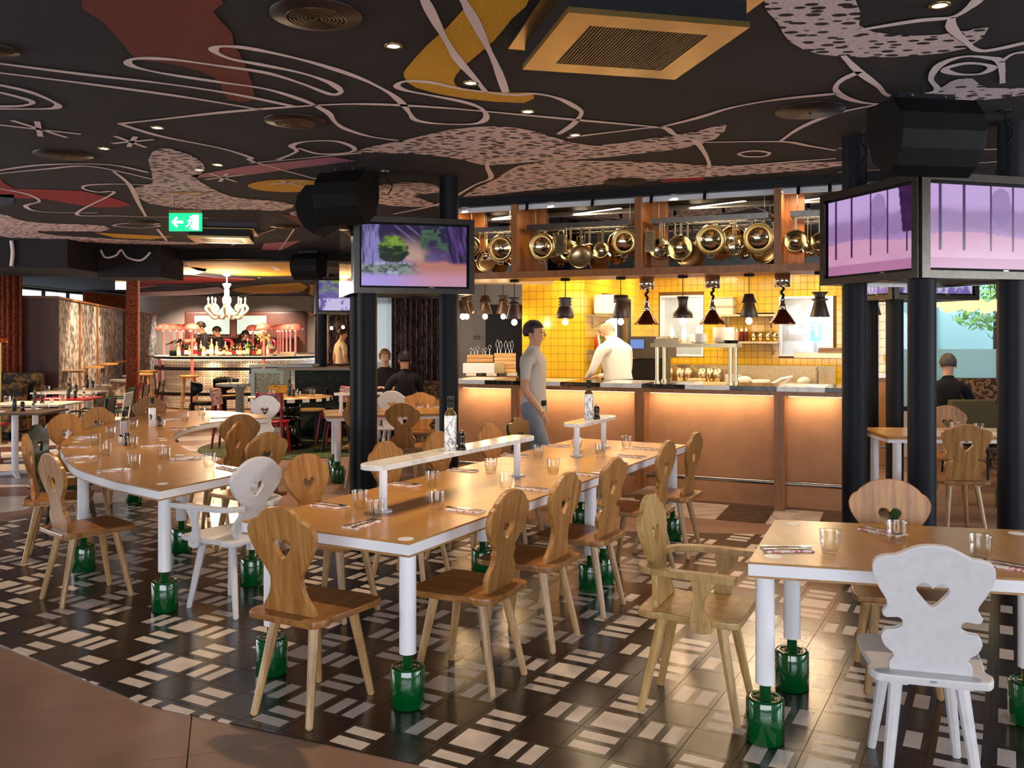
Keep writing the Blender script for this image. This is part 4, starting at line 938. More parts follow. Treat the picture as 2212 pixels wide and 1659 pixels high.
# work bench behind the counter
ta_, _ = KP(1395, 790, 4.2); tb_, _ = KP(1800, 790, 4.2)
wb = thing('work_bench', 'long steel work bench with splashback along the yellow kitchen wall', 'bench', KW((ta_ + tb_) / 2, 4.25, 0), KR); h = (tb_ - ta_) / 2
MB().bb(-h, h, -.35, .35, .90, .95).build('worktop', SS, wb); MB().bb(-h, h, .35, .37, .951, 1.2).build('splashback', SS, wb); MB().bb(-h + .03, h - .03, -.3, .33, .1, .9).build('cabinet', SS, wb)
wz = .951
def onb(u, d=4.2): t_, _ = KP(u, 790, d); return KW(t_, d, wz)
for i_, u in enumerate((1432, 1446, 1470, 1487, 1517, 1533, 1550)): tub('round steel food canister on the back work bench', onb(u, 4.26 + .19 * (i_ % 2)) , .07, .20, POTB, 'steel_canister', 'canister', 'canisters along the back bench')
stackplates('small_plate', 'white plate in the short stack on the back work bench', onb(1584, 4.3), 9, .13, .013)
for u, c in ((1505, 'C8A070'), (1643, 'E8E0CC')): tub('shallow plastic food tub on the work bench', onb(u, 4.04), .13, .07, mk('food_' + c, c, .5), 'food_tub', 'tub', 'food tubs on the bench')
for i in range(2):
    bg_ = MB(); 
    bg_.ball((0, 0, .06), .08, (1.3, .9, .75), 12); o = bg_.build('bread_bag', mk('clear_bag', 'E0D8C8', .25), None, onb(1608 + 129 * i, 4.05) + Vector((0, 0, .001)), .4 * i); tag(o, 'pale wrapped bread parcel on the work bench', 'parcel', 'wrapped parcels on the bench')
# grill lifts: white tongs holder
th_ = thing('tongs', 'white plastic tongs lying by the work bench sink', 'tongs', onb(1692, 4.05), KR); mb = MB(); mb.tube([(-.15, 0, .02), (-.02, 0, .09), (.12, 0, .12)], .018, 8); mb.build('grip', WHITE, th_); mb = MB(); mb.tube([(-.02, .03, .02), (.05, .03, .06), (.1, .03, .1)], .014, 8); mb.build('arm', WHITE, th_)
tp = thing('tap', 'steel tap column standing at the end of the work bench', 'tap', onb(1766, 3.95), KR); mb = MB(); mb.cyl((0, 0, 0), (0, 0, .28), .02); mb.build('column', POTM, tp); mb = MB(); mb.tube([(0, 0, .26), (0, -.08, .27), (0, -.14, .24)], .012); mb.build('spout', POTM, tp)
# steam oven
ov = kthing('combi_steamer', 'black steam oven with a small lit display beside the chef', 'oven', 1403, 800, 3.2, 0); MB().bb(-.22, .22, -.2, .3, .0, 1.02).build('stand', BLACK, ov); MB().bb(-.2, .22, -.18, .3, 1.03, 1.32).build('lower_body', mk('oven_black', '1A1816', .3), ov); MB().bb(-.24, .3, -.22, .3, 1.33, 1.62).build('upper_body', mk('oven_grey', '4A443C', .35), ov); MB().bb(-.2, -.02, -.231, -.22, 1.46, 1.58).build('display', emis('oven_display', (.1, .2, .5), .8), ov)
# shelves on the recess side wall
for z, f0, f1, lb in ((1.87, .15, .95, 'upper steel shelf with scales on the kitchen side wall'), (1.42, .15, .85, 'lower steel shelf with a bowl on the kitchen side wall')):
    sh = thing('side_shelf', lb, 'shelf', cwall, math.atan2(KN.y, KN.x)); MB().bb(.05, s0 - .15 + (.1 if z > 1.8 else 0), -.30, -.008, z, z + .03).build('board', SS, sh); mb = MB(); mb.add([(.3, -.28, z), (.3, -.01, z), (.3, -.01, z - .14), (.33, -.28, z), (.33, -.01, z), (.33, -.01, z - .14)], [(0, 1, 2), (5, 4, 3), (0, 3, 4, 1), (1, 4, 5, 2), (2, 5, 3, 0)]); mb.build('bracket', SS, sh)
def onside(s, off, z): 
    n_ = Vector((KN.y, -KN.x, 0)); p_ = cwall + KN * s + n_ * off; return Vector((p_.x, p_.y, z))
o = tag(MB().box((0, 0, .13), (.3, .22, .25)).build('white_canister', PLATE, None, onside(.35, .19, 1.901), KR, bevel=.03), 'white plastic canister on the upper side shelf', 'canister')
sc_ = thing('kitchen_scales', 'grey kitchen scales on the upper side shelf', 'scales', onside(.70, .15, 1.901), KR + PI / 2); MB().add([(-.12, -.13, 0), (.12, -.13, 0), (.12, .13, 0), (-.12, .13, 0), (-.12, -.13, .05), (.12, -.13, .05), (.12, .13, .1), (-.12, .13, .1)], [(0, 3, 2, 1), (4, 5, 6, 7), (0, 1, 5, 4), (1, 2, 6, 5), (2, 3, 7, 6), (3, 0, 4, 7)]).build('body', mk('scale_grey', '6A6A66', .4), sc_); MB().box((0, 0, .115), (.2, .2, .012)).build('pan', SS, sc_)
bw = tub('round steel bowl on the lower side shelf', onside(.62, .15, 1.451), .13, .15, POTM, 'mixing_bowl', 'bowl')
for i, c in enumerate(('B02818', 'D8D0B8', '2A6A2A')): o = MB().lathe([(.001, 0), (.025, 0), (.025, .12), (.01, .15), (.01, .19), (.001, .19)], (0, 0, 0), 12).build('condiment_bottle', mk('condiment_' + c, c, .3), None, onside(.12 + .09 * i, .12, 1.451)); tag(o, ['red', 'cream', 'green'][i] + ' condiment bottle on the lower side shelf', 'bottle')
# right end: steel shelf with dishes by the column
es = thing('end_shelf', 'steel shelf of wooden boards beside the end of the work bench', 'shelf', KW(KP(1782, 750, 3.0)[0], 3.0, 0), KR); MB().bb(-.35, .35, -.15, .2, 1.36, 1.42).build('board', SS, es); MB().bb(.2, .36, -.12, .2, 0, 1.36).build('post', SS, es); 
for q in range(2): o = tag(MB().box((0, 0, .015), (.34, .22, .03)).build('serving_board', PLY, None, KW(KP(1800, 750, 3.0)[0], 3.0, 1.421 + .031 * q), KR + .1 * q), 'wooden serving board in the pile on the end shelf', 'board', 'serving boards on the end shelf')
# neon-blue sign seen through the hatch
sg = kthing('neon_sign', 'small blue neon outline glowing behind the hatch beside the steel end shelf', 'sign', 1762, 716, bdep + .9); mb = MB(); mb.tube([(-.05, 0, .14), (.06, 0, .14), (.06, 0, -.13), (-.05, 0, -.13), (-.05, 0, .1)], .022, 8); mb.build('tube', emis('neon_blue', (.05, .4, 1), 5), sg)
# rear left counter with crates and cutlery
rc = thing('rear_counter', 'low side counter with striped edge carrying the cutlery crates', 'counter', (0, 0, 0)); c0 = D(1000, 800, 11.6); MB().bb(c0.x + .05, D(1120, 0, 11.6).x, 11.4, 11.9, 0, 1.12).build('carcass', LEATHER, rc)
x = c0.x + .05; k = 0; xe = D(1120, 0, 11.6).x
while x < xe - .01: x2 = min(x + .13, xe); MB().bb(x, x2, 11.38, 11.92, 1.121, 1.155).build('top_block', MARBK if k % 2 else MARBW, rc); x = x2; k += 1
def crate(label, x, y, w, d_, z, n=2):
    c = thing('wooden_crate', label, 'crate', (x, y, z), 0)
    for q in range(n):
        MB().bb(-w / 2, w / 2, -d_ / 2, -d_ / 2 + .012, .004 + q * .05, .046 + q * .05).build('slat', CRATE, c); MB().bb(-w / 2, w / 2, d_ / 2 - .012, d_ / 2, .004 + q * .05, .046 + q * .05).build('slat', CRATE, c)
        for s in (-1, 1): MB().bb(s * (w / 2) - (.012 if s > 0 else 0), s * (w / 2) + (.012 if s < 0 else 0), -d_ / 2 + .013, d_ / 2 - .013, .004 + q * .05, .046 + q * .05).build('slat', CRATE, c)
    MB().bb(-w / 2 + .014, w / 2 - .014, -d_ / 2 + .014, d_ / 2 - .014, 0, .008).build('bottom', CRATE, c); return c
cx1, cx2 = -.417, -.09
crate('low wooden crate of cutlery on the side counter', cx1, 11.78, .34, .16, 1.156 + .13, 2); crate('tall wooden crate of kitchen tools on the side counter', cx2, 11.68, .28, .2, 1.156, 5)
MB_ = tag(MB().bb(-.2, .2, -.07, .07, 0, .125).build('dispenser_box', WHITE, None, (-.425, 11.465, 1.156), 0, bevel=.004), 'plain white box with a brass end on the side counter', 'box')
tag(MB().bb(-.06, .06, -.065, .065, 0, .12).build('brass_box', BRASS, None, (-.164, 11.465, 1.156)), 'brass box at the end of the white box', 'box'); 
tag(MB().bb(-.168, .168, -.08, .08, 0, .128).build('support_block', CRATE, None, (cx1, 11.80, 1.156)), 'pale wooden block under the low cutlery crate', 'block')
rn = random.Random(3)
for i in range(11):
    x = cx1 - .125 + .05 * i if i < 6 else cx2 - .10 + .05 * (i - 6); zb_ = 1.156 + (.13 if i < 6 else .0) + .012; hh = rn.uniform(.14, .19) if i < 6 else rn.uniform(.3, .38); ln = rn.uniform(-.012, .012)
    t = thing('serving_utensil', 'metal serving utensil standing upright in the wooden crates', 'utensil', (x, (11.755 if i % 2 else 11.80) if i < 6 else (11.65 if i % 2 else 11.71), zb_), 0, 'utensils in the crates'); mb = MB(); mb.tube([(0, 0, 0), (ln, .01, hh * .8)], .006, 6); mb.build('handle', CUTL, t); mb = MB(); mb.tube(smooth_pts([(ln, .01, hh * .8), (ln + .02, .01, hh * .95), (ln, .01, hh * 1.12), (ln - .02, .01, hh * .95)], 4, True), .004, 5, 0, True); mb.build('head', CUTL, t)
# ------------------------------------------------------------------ screen towers
def hsh(i, j):
    q = math.sin(i * 127.1 + j * 311.7) * 43758.5453; return q - math.floor(q)
def vn(x, y):
    i, j = math.floor(x), math.floor(y); fx, fy = x - i, y - j; fx = fx * fx * (3 - 2 * fx); fy = fy * fy * (3 - 2 * fy)
    return (hsh(i, j) * (1 - fx) + hsh(i + 1, j) * fx) * (1 - fy) + (hsh(i, j + 1) * (1 - fx) + hsh(i + 1, j + 1) * fx) * fy
def fbm(x, y): return vn(x, y) * .5 + vn(x * 2.1, y * 2.1) * .3 + vn(x * 4.3, y * 4.3) * .2
def mixc(a, b, t): t = max(0, min(1, t)); return tuple(x + (y - x) * t for x, y in zip(a, b))
def sst(a, b, x): t = max(0, min(1, (x - a) / (b - a))); return t * t * (3 - 2 * t)
def hexc(h): return lin(h)[:3]
def forest(s, t):
    """painted woodland glade; s left-right, t bottom-top"""
    n = fbm(s * 9, t * 9); n2 = fbm(s * 22 + 5, t * 22); w = t + .05 * (n - .5)
    c = mixc(hexc('A894E0'), hexc('C890A8'), sst(.15, .75, s)); c = mixc(c, hexc('B8786C'), sst(.10, .32, w) * sst(.3, .6, s))
    back = mixc(hexc('54406E'), hexc('241640'), sst(.45, .8, w)); back = mixc(back, hexc('B89888'), (1 - sst(.05, .22, abs(s - .48 + .25 * (t - .5)))) * (1 - sst(.5, .9, t)))
    c = mixc(c, back, sst(.36, .50, w + .06 * (n2 - .5)))
    ray = abs(math.sin((s * 1.0 + (t - 1) * .75) * 26)); c = mixc(c, hexc('8E84B8'), .55 * sst(.93, 1, ray) * sst(.62, .8, t) * sst(.25, .35, s) * (1 - sst(.5, .6, s)))
    gl = sst(.14, .24, w) * (1 - sst(.34, .44, w)) * (1 - sst(.40, .60, s)); c = mixc(c, mixc(hexc('1E3428'), hexc('7E9080'), sst(.3, .7, n2)), gl * .95)
    if .56 < s < .84: c = mixc(c, mixc(hexc('12302C'), hexc('567A5A'), n2), sst(.5, .62, w) * sst(.4, .55, n) * .9)
    c = mixc(c, mixc(hexc('3A2858'), hexc('6A5A90'), n2), sst(.56, .62, s) * sst(.38, .44, w) * (1 - sst(.48, .56, w)) * .8)
    tr = sst(.20, .16, 0) if False else 1 - sst(.16, .20, s + .03 * math.sin(t * 9) - .05 * sst(.5, .3, t) * 0)
    c = mixc(c, mixc(hexc('2E2054'), hexc('8A80C0'), sst(.3, .7, fbm(s * 46, t * 2.5))), tr * sst(.32, .38, w))
    rt = sst(.78, .82, s - .10 * (1 - t) + .10); rt = sst(.80, .84, s + .05 * (t - .6)); c = mixc(c, mixc(hexc('160C30'), hexc('5E4084'), sst(.3, .75, fbm(s * 40 + t * 5, t * 3))), rt * sst(.34, .42, w))
    b = ((s - .29) / .15) ** 2 + ((t - .60) / .25) ** 2
    c = mixc(c, mixc(hexc('0C1E0E'), hexc('7AA038'), sst(.52, .84, t + (n2 - .5) * .5)), 1 - sst(.7, 1.0, b + (n - .5) * .9))
    for (px, py, r) in ((.15, .36, .028), (.20, .365, .024), (.26, .22, .028), (.32, .215, .03), (.36, .37, .014), (.40, .37, .014), (.46, .365, .012)):
        if ((s - px) / r) ** 2 + ((t - py) / (r * 1.1)) ** 2 < 1: c = hexc('9CA8C0')
    return c
def cage(s, t):
    n = fbm(s * 6, t * 6); c = mixc(hexc('B088C0'), hexc('C8A8E0'), sst(.3, .9, t)); 
    c = mixc(c, hexc('8E6CA0'), .7 * (1 - sst(.08, .2, abs(t - (.52 + .12 * n)))) * sst(.25, .35, t))
    if ((s - .62) / .10) ** 2 + ((t - .75) / .25) ** 2 < 1 + (n - .5): c = mixc(c, hexc('8A6CA8'), .7)
    if t < .40 + .04 * math.sin(s * 5): c = mixc(hexc('D08CB0'), hexc('D8A8C8'), n)
    if t < .12: c = mixc(c, hexc('B06A98'), .8)
    for x0 in (.10, .30, .53, .72, .93):
        if abs(s - x0) < .010 and t > .22: c = hexc('3A1850')
    if s > .84 + .08 * (1 - t) and t > .45: c = mixc(hexc('1E0830'), hexc('4A1858'), n)
    return c
def blurp(s, t):
    n = fbm(s * 5, t * 5); c = mixc(hexc('3A2A6A'), hexc('8A7AC8'), n)
    return mixc(c, hexc('7A9A30'), sst(.5, .8, t) * sst(.35, .6, n)) if t > .4 else mixc(c, hexc('C8C0E8'), sst(.4, .6, fbm(s * 11, t * 4)))
def picture(par, o, dx, w, h, z0, fn, nx=120, ny=68):
    bmv = []; cols = []
    for j in range(ny + 1):
        for i in range(nx + 1):
            s, t = i / nx, j / ny; p = o + dx * (w * s); bmv.append((p.x, p.y, z0 + h * t)); cols.append(fn(s, t))
    fs = [(j * (nx + 1) + i, j * (nx + 1) + i + 1, (j + 1) * (nx + 1) + i + 1, (j + 1) * (nx + 1) + i) for j in range(ny) for i in range(nx)]
    me = bpy.data.meshes.new('screen'); me.from_pydata(bmv, [], fs); me.materials.append(SCREEN)
    at = me.color_attributes.new('picture', 'FLOAT_COLOR', 'POINT')
    at.data.foreach_set('color', [x for c in cols for x in (c[0], c[1], c[2], 1)])
    return link('screen', me, par)
ZS0, ZS1 = 2.012, 2.692
def obox(mb, o, dx, nrm, x0, x1, y0, y1, z0, z1, mi=0):
    """box in a face frame: x along dx, y along outward normal"""
    c = o + dx * ((x0 + x1) / 2) + nrm * ((y0 + y1) / 2); rz = math.atan2(dx.y, dx.x)
    mb.box((c.x, c.y, (z0 + z1) / 2), (x1 - x0, abs(y1 - y0), z1 - z0), mi, rz)
def tvface(par, o, dx, w, fn):
    nrm = Vector((dx.y, -dx.x, 0)); fb = .05
    f = MB()
    obox(f, o, dx, nrm, 0, w, -.10, 0, ZS0, ZS0 + fb); obox(f, o, dx, nrm, 0, w, -.10, 0, ZS1 - fb, ZS1); obox(f, o, dx, nrm, 0, fb, -.10, 0, ZS0 + fb, ZS1 - fb); obox(f, o, dx, nrm, w - fb, w, -.10, 0, ZS0 + fb, ZS1 - fb)
    fr = f.build('screen_frame', FRAMEM, par)
    b = MB(); obox(b, o, dx, nrm, fb, w - fb, -.09, -.03, ZS0 + fb, ZS1 - fb); bz = b.build('television', BLACK, fr)
    m = .018; picture(fr, o + dx * (fb + m) + nrm * (-.028), dx, w - 2 * fb - 2 * m, ZS1 - ZS0 - 2 * fb - 2 * m, ZS0 + fb + m, fn)
    lg = MB(); obox(lg, o, dx, nrm, w * .62, w * .66, -.03, -.027, ZS0 + fb + .004, ZS0 + fb + .012); lg.build('maker_mark', STEEL, fr)
def tower(label, A, ax, sa, sb, front, left, cols=(1, 1, 1), ztop=None):
    r = thing('screen_tower', label, 'screen tower', (0, 0, 0)); A = Vector((A[0], A[1], 0)); a = Vector((ax[0], ax[1], 0)).normalized(); b = Vector((-a.y, a.x, 0))
    mb = MB(); pl = [A + a * .04 + b * .04, A + a * (sa - .04) + b * .04, A + a * (sa - .04) + b * (sb - .04), A + a * .04 + b * (sb - .04)]
    mb.prism([(p.x, p.y) for p in pl], ZS0 + .02, ZS0 + .05); mb.build('bottom_cover', BLACKM, r)
    mb = MB(); mb.prism([(p.x, p.y) for p in pl], ZS1 - .06, ZS1 - .02); mb.build('top_cover', BLACKM, r)
    if front: tvface(r, A + a * .02, a, sa - .02, front)
    else: f = MB(); obox(f, A + a * .02, a, Vector((a.y, -a.x, 0)), 0, sa - .02, -.03, 0, ZS0, ZS1); f.build('mirror_panel', CHROME, r)
    if left: tvface(r, A + b * sb, -b, sb - .02, left)
    else:
        f = MB(); obox(f, A + b * sb, -b, Vector((-b.y, b.x, 0)), 0, sb * .68, -.03, 0, ZS0, ZS1); f.build('mirror_panel', CHROME, r); f = MB(); obox(f, A + b * sb, -b, Vector((-b.y, b.x, 0)), sb * .69, sb - .04, -.03, 0, ZS0, ZS1); f.build('mirror_panel', CHROME, r)
    f = MB(); obox(f, A + a * sa, b, Vector((b.y, -b.x, 0)), .02, sb, -.03, 0, ZS0, ZS1); f.build('mirror_panel', CHROME, r)
    f = MB(); obox(f, A + a * sa + b * sb, -a, Vector((-a.y, a.x, 0)), .03, sa - .03, -.03, 0, ZS0, ZS1); f.build('mirror_panel', CHROME, r)
    for k, (fa, fb_) in enumerate(((.16, .17), (sa - .2, .17), (.17, sb - .18))):
        if not cols[k]: continue
        p = A + a * fa + b * fb_; mb = MB(); mb.cyl((p.x, p.y, 0), (p.x, p.y, (ztop or ZC) - .002), .088, n=28); mb.build('column', NAVYM, r)
    return r
tower('screen tower on black columns showing a purple woodland picture', (-1.402, 7.836), (1.061, .321), 1.108, 1.02, forest, None)
tower('screen tower on black columns showing two pictures of cage bars', (2.60, 5.715), (.962, .271), 1.09, 1.06, cage, cage)
tower('distant screen tower with a blurred lilac picture near the bar', (-3.56, 16.1), (1.061, .321), 1.108, 1.02, blurp, None, ztop=ZB)
tower('rear screen tower half hidden behind the cage-bar screens', (3.93, 9.25), (.962, .271), 1.09, .76, blurp, blurp, (1, 0, 1))
# ------------------------------------------------------------------ loudspeakers
def speaker(label, loc, rz, w, tilt=0):
    t = thing('loudspeaker', label, 'loudspeaker', loc, rz); R = Matrix.Rotation(tilt, 4, 'X')
    prof = [(.16, .20), (-.12, .20), (-.20, .10), (-.215, .0), (-.19, -.10), (-.13, -.19), (-.05, -.24), (.10, -.14), (.16, .0)]
    mb = MB(); n = len(prof)
    L_ = [R @ Vector((-w / 2, y, z)) for y, z in prof]; Rr = [R @ Vector((w / 2, y, z)) for y, z in prof]
    mb.add(L_ + Rr, [(i, (i + 1) % n, n + (i + 1) % n, n + i) for i in range(n)] + [tuple(reversed(range(n))), tuple(range(n, 2 * n))]); mb.build('cabinet', BLACK, t, bevel=.008)
    mb = MB(); mb.box((0, 0, .235), (w * .7, .08, .03)); mb.cyl((0, 0, .25), (0, 0, .30), .012); mb.build('bracket', BLACKM, t); 
    for s in (-1, 1): MB().cyl((s * w * .2, -.06, .222), (s * w * .2, -.06, .236), .008).build('bolt', CHROME, t)
    return t
q = D(752, 415, 7.55); speaker('curved black loudspeaker hung over the woodland screen tower', Vector((q.x, q.y, 2.80)), -.35, .42)
q = D(700, 445, 8.3); speaker('smaller black loudspeaker hung to the side of the woodland screen tower', Vector((q.x, q.y, 2.80)), -1.6, .42)
q = D(1993, 290, 5.25); speaker('wide black loudspeaker hung over the corner of the cage-bar screens', Vector((q.x, q.y, 2.80)), .15, .52)
q = D(2185, 330, 7.7); speaker('black loudspeaker hung further back above the cage-bar screens', Vector((q.x, q.y, 2.80)), .5, .48)
q = D(668, 575, 15.1); speaker('black loudspeaker hung near the distant lilac screen tower', Vector((q.x, q.y, 2.80)), -.3, .5)
# ceiling hooks with wires near the columns
for u, v, Y, w_ in ((832, 362, 7.9, 'between the two woodland tower columns'), (1858, 280, 6.4, 'beside the rear column of the cage-bar tower'), (2172, 245, 5.8, 'behind the wide loudspeaker')):
    p = D(u, v, Y); t = thing('ceiling_hook', 'small steel ceiling hook with safety wire ' + w_, 'hook', (p.x, p.y, ZC), 0, 'safety wire hooks'); mb = MB(); mb.cyl((0, 0, -.012), (0, 0, -.001), .04, n=14); mb.build('plate', CHROME, t); mb = MB(); mb.tube(smooth_pts([(0, 0, -.01), (.01, 0, -.08), (.06, .02, -.14), (.02, .02, -.22)], 5), .006, 6); mb.build('wire', BLACK, t)
# ------------------------------------------------------------------ ceiling fittings
def cassette(label, c, rz, z=2.95):
    t = thing('ceiling_air_unit', label, 'air unit', (c[0], c[1], z), rz)
    MB().bb(-.39, .39, -.39, .39, .03, ZC - z - .001).build('body', BLACKM, t)
    mb = MB(); mb.bb(-.40, .40, -.40, -.27, 0, .025); mb.bb(-.40, .40, .27, .40, 0, .025); mb.bb(-.40, -.27, -.27, .27, 0, .025); mb.bb(.27, .40, -.27, .27, 0, .025); mb.build('brass_frame', BRASS, t)
    mb = MB(); mb.bb(-.46, .46, -.46, .46, .115, .125); mb.build('ceiling_flange', BRASS, t)
    MB().bb(-.27, .27, -.27, .27, .012, .025).build('grille_back', BLACK, t); mb = MB()
    for i in range(36): mb.bb(-.27 + i * .015, -.261 + i * .015, -.27, .27, .002, .011)
    stuff(mb.build('grille_bars', BRONZE, t)); return t
cassette('large square brass air unit with a dark grille on the painted ceiling', (.53, 4.10), math.atan2(.175, .778)); cassette('far square brass air unit lit from beside the green exit sign', W(480, 520, 2.95).xy, .2)
def vent(u, v, r, label, rings=7):
    p = W(u, v, ZC); t = thing('ceiling_vent', label, 'vent', (p.x, p.y, ZC - .001))
    MB().lathe([(.001, -.018), (r * .72, -.018), (r * .74, -.012), (r, -.010), (r, 0)], (0, 0, 0), 40).build('plate', mk('bronze_vent', '2E2118', .5, .5), t)
    if rings:
        for q in range(rings): MB().lathe([(r * (.12 + .085 * q), -.019), (r * (.12 + .085 * q), -.024), (r * (.155 + .085 * q), -.024), (r * (.155 + .085 * q), -.019)], (0, 0, 0), 40).build('ring', BRONZE, t)
    MB().ball((0, 0, -.02), .012).build('centre_screw', BRONZE, t); return t
vent(683, 30, .205, 'large ringed bronze ceiling vent beside the rust-red patch'); vent(638, 260, .205, 'ringed bronze ceiling vent between white loops'); vent(137, 333, .22, 'plain bronze ceiling disc beside the painted stars', 0); vent(1750, 237, .22, 'plain bronze ceiling disc near the spotted patch', 0); vent(1352, 391, .21, 'plain dark ceiling disc above the kitchen header', 0); vent(-5, 107, .1, 'small dark ceiling disc at the rust patch side', 0); vent(617, 489, .2, 'pale bronze ceiling disc near the woodland screen', 0); vent(310, 480, .2, 'dark ceiling disc beside the green exit sign', 0)
for i, (u, v) in enumerate(((850, 98), (1017, 178), (1140, 240), (1243, 291), (340, 275), (225, 320), (2030, 10), (430, 366), (470, 355), (560, 600))):
    p = W(u, v, ZC if v < 560 else ZB); t = thing('downlight', ['recessed ceiling downlight beside the yellow band', 'recessed ceiling downlight inside the yellow band', 'recessed ceiling downlight under the yellow tip', 'recessed ceiling downlight above the spotted wing', 'recessed ceiling downlight inside the white triangle', 'recessed ceiling downlight beside the painted star', 'recessed ceiling downlight beside the spotted patch', 'small recessed downlight by the pink band', 'tiny ceiling sensor by the pink band', 'recessed downlight in the bar ceiling'][i], 'downlight', (p.x, p.y, p.z - .001), 0, 'recessed downlights')
    MB().lathe([(.032, 0), (.032, -.006), (.045, -.006), (.045, 0)], (0, 0, 0), 20).build('trim', BRASS, t); MB().lathe([(.001, -.003), (.032, -.003), (.032, -.001)], (0, 0, 0), 16).build('lens', DOWN, t)
# exit sign
def exit_sign(label, c, wd, lit=False, rz=0):
    t = thing('exit_sign', label, 'sign', c, rz); h = wd * .55
    EG = emis('exit_green', (.0, .42, .16), 1.5) if not lit else emis('exit_white', (1, 1, 1), 4); MB().bb(-wd / 2, wd / 2, -.012, .012, -h / 2, h / 2).build('panel', EG, t)
    MB().bb(-wd / 2, wd / 2, -.02, .02, h / 2 + .001, h / 2 + .03).build('rail', BRASS, t)
    for s in (-1, 1): mb = MB(); mb.cyl((s * wd * .35, 0, h / 2 + .03), (s * wd * .35, 0, ZC - c[2] - .002 if c[1] < 15 else ZB - c[2] - .002), .003, n=6); mb.build('rod', CHROME, t)
    MB().bb(-wd * .5, wd * .5, -.03, .03, (ZC if c[1] < 15 else ZB) - c[2] - .02, (ZC if c[1] < 15 else ZB) - c[2] - .001).build('ceiling_plate', BRASS, t)
    if not lit:
        WE = emis('exit_white_mark', (1, 1, 1), 2.2); y = -.0135
        P_ = [(-.42, 0), (-.27, .17), (-.22, .12), (-.30, .04), (-.06, .04), (-.06, -.04), (-.30, -.04), (-.22, -.12), (-.27, -.17)]
        mb = MB(); mb.add([(x * wd, y, z * wd) for x, z in P_], [tuple(reversed(range(len(P_))))]); mb.build('arrow', WE, t)
        mb = MB(); mb.add([(x * wd, y, z * wd) for x, z in ((.22, -.24), (.42, -.24), (.42, .22), (.22, .22))], [(0, 1, 2, 3)]); mb.build('door_symbol', WE, t)
        mb = MB(); mb.cyl((.17 * wd, y - .004, .15 * wd), (.17 * wd, y, .15 * wd), .035 * wd, n=12); mb.tube([(.17 * wd, y, .10 * wd), (.14 * wd, y, -.03 * wd), (.20 * wd, y, -.10 * wd), (.15 * wd, y, -.22 * wd)], .022 * wd, 6); mb.tube([(.14 * wd, y, -.03 * wd), (.08 * wd, y, -.12 * wd), (.02 * wd, y, -.14 * wd)], .02 * wd, 6); mb.tube([(.08 * wd, y, .0), (.13 * wd, y, .08 * wd), (.2 * wd, y, .03 * wd), (.26 * wd, y, .06 * wd)], .016 * wd, 6); mb.build('running_figure', WE, t)
    return t
exit_sign('green hanging exit sign with white arrow and running figure', D(401, 480, 9.1), .33); exit_sign('overexposed white hanging exit sign beside the orange column', D(265, 617, 19.0), .30, True)
# ------------------------------------------------------------------ heart-back chairs
def mirror(pts): return pts + [(-x, z) for x, z in reversed(pts) if x > 1e-6]
HEART = smooth_pts([(0, .0, 0), (.026, .024, 0), (.043, .05, 0), (.034, .069, 0), (.014, .070, 0), (0, .056, 0), (-.014, .070, 0), (-.034, .069, 0), (-.043, .05, 0), (-.026, .024, 0)], 3, True)
HEART = [(p.x * 1.24, p.y * 1.24) for p in HEART]
def outline(kind):
    if kind == 'scroll': R_ = [(.135, 0), (.136, .03), (.122, .05), (.128, .068), (.15, .085), (.165, .12), (.150, .150), (.118, .156), (.098, .168), (.095, .188), (.112, .200), (.150, .196), (.163, .214), (.148, .238), (.150, .262), (.172, .300), (.192, .345), (.198, .385), (.185, .415), (.150, .428), (.120, .432), (.085, .450), (.045, .468), (0, .472)]
    elif kind == 'lobe': R_ = [(.115, 0), (.125, .025), (.138, .06), (.128, .095), (.100, .125), (.092, .155), (.100, .18), (.090, .20), (.115, .225), (.150, .26), (.182, .31), (.192, .36), (.172, .40), (.150, .412), (.135, .43), (.090, .462), (.045, .476), (0, .48)]
    else: R_ = [(.14, 0), (.138, .03), (.115, .06), (.095, .10), (.086, .15), (.095, .18), (.120, .215), (.155, .265), (.182, .32), (.188, .365), (.165, .405), (.125, .42), (.108, .437), (.065, .465), (0, .474)]
    P_ = smooth_pts([(x, z, 0) for x, z in R_], 2); P_ = [(p.x, p.y) for p in P_]
    return mirror([P_[0]] + P_[1:-1] + [(0, P_[-1][1])])
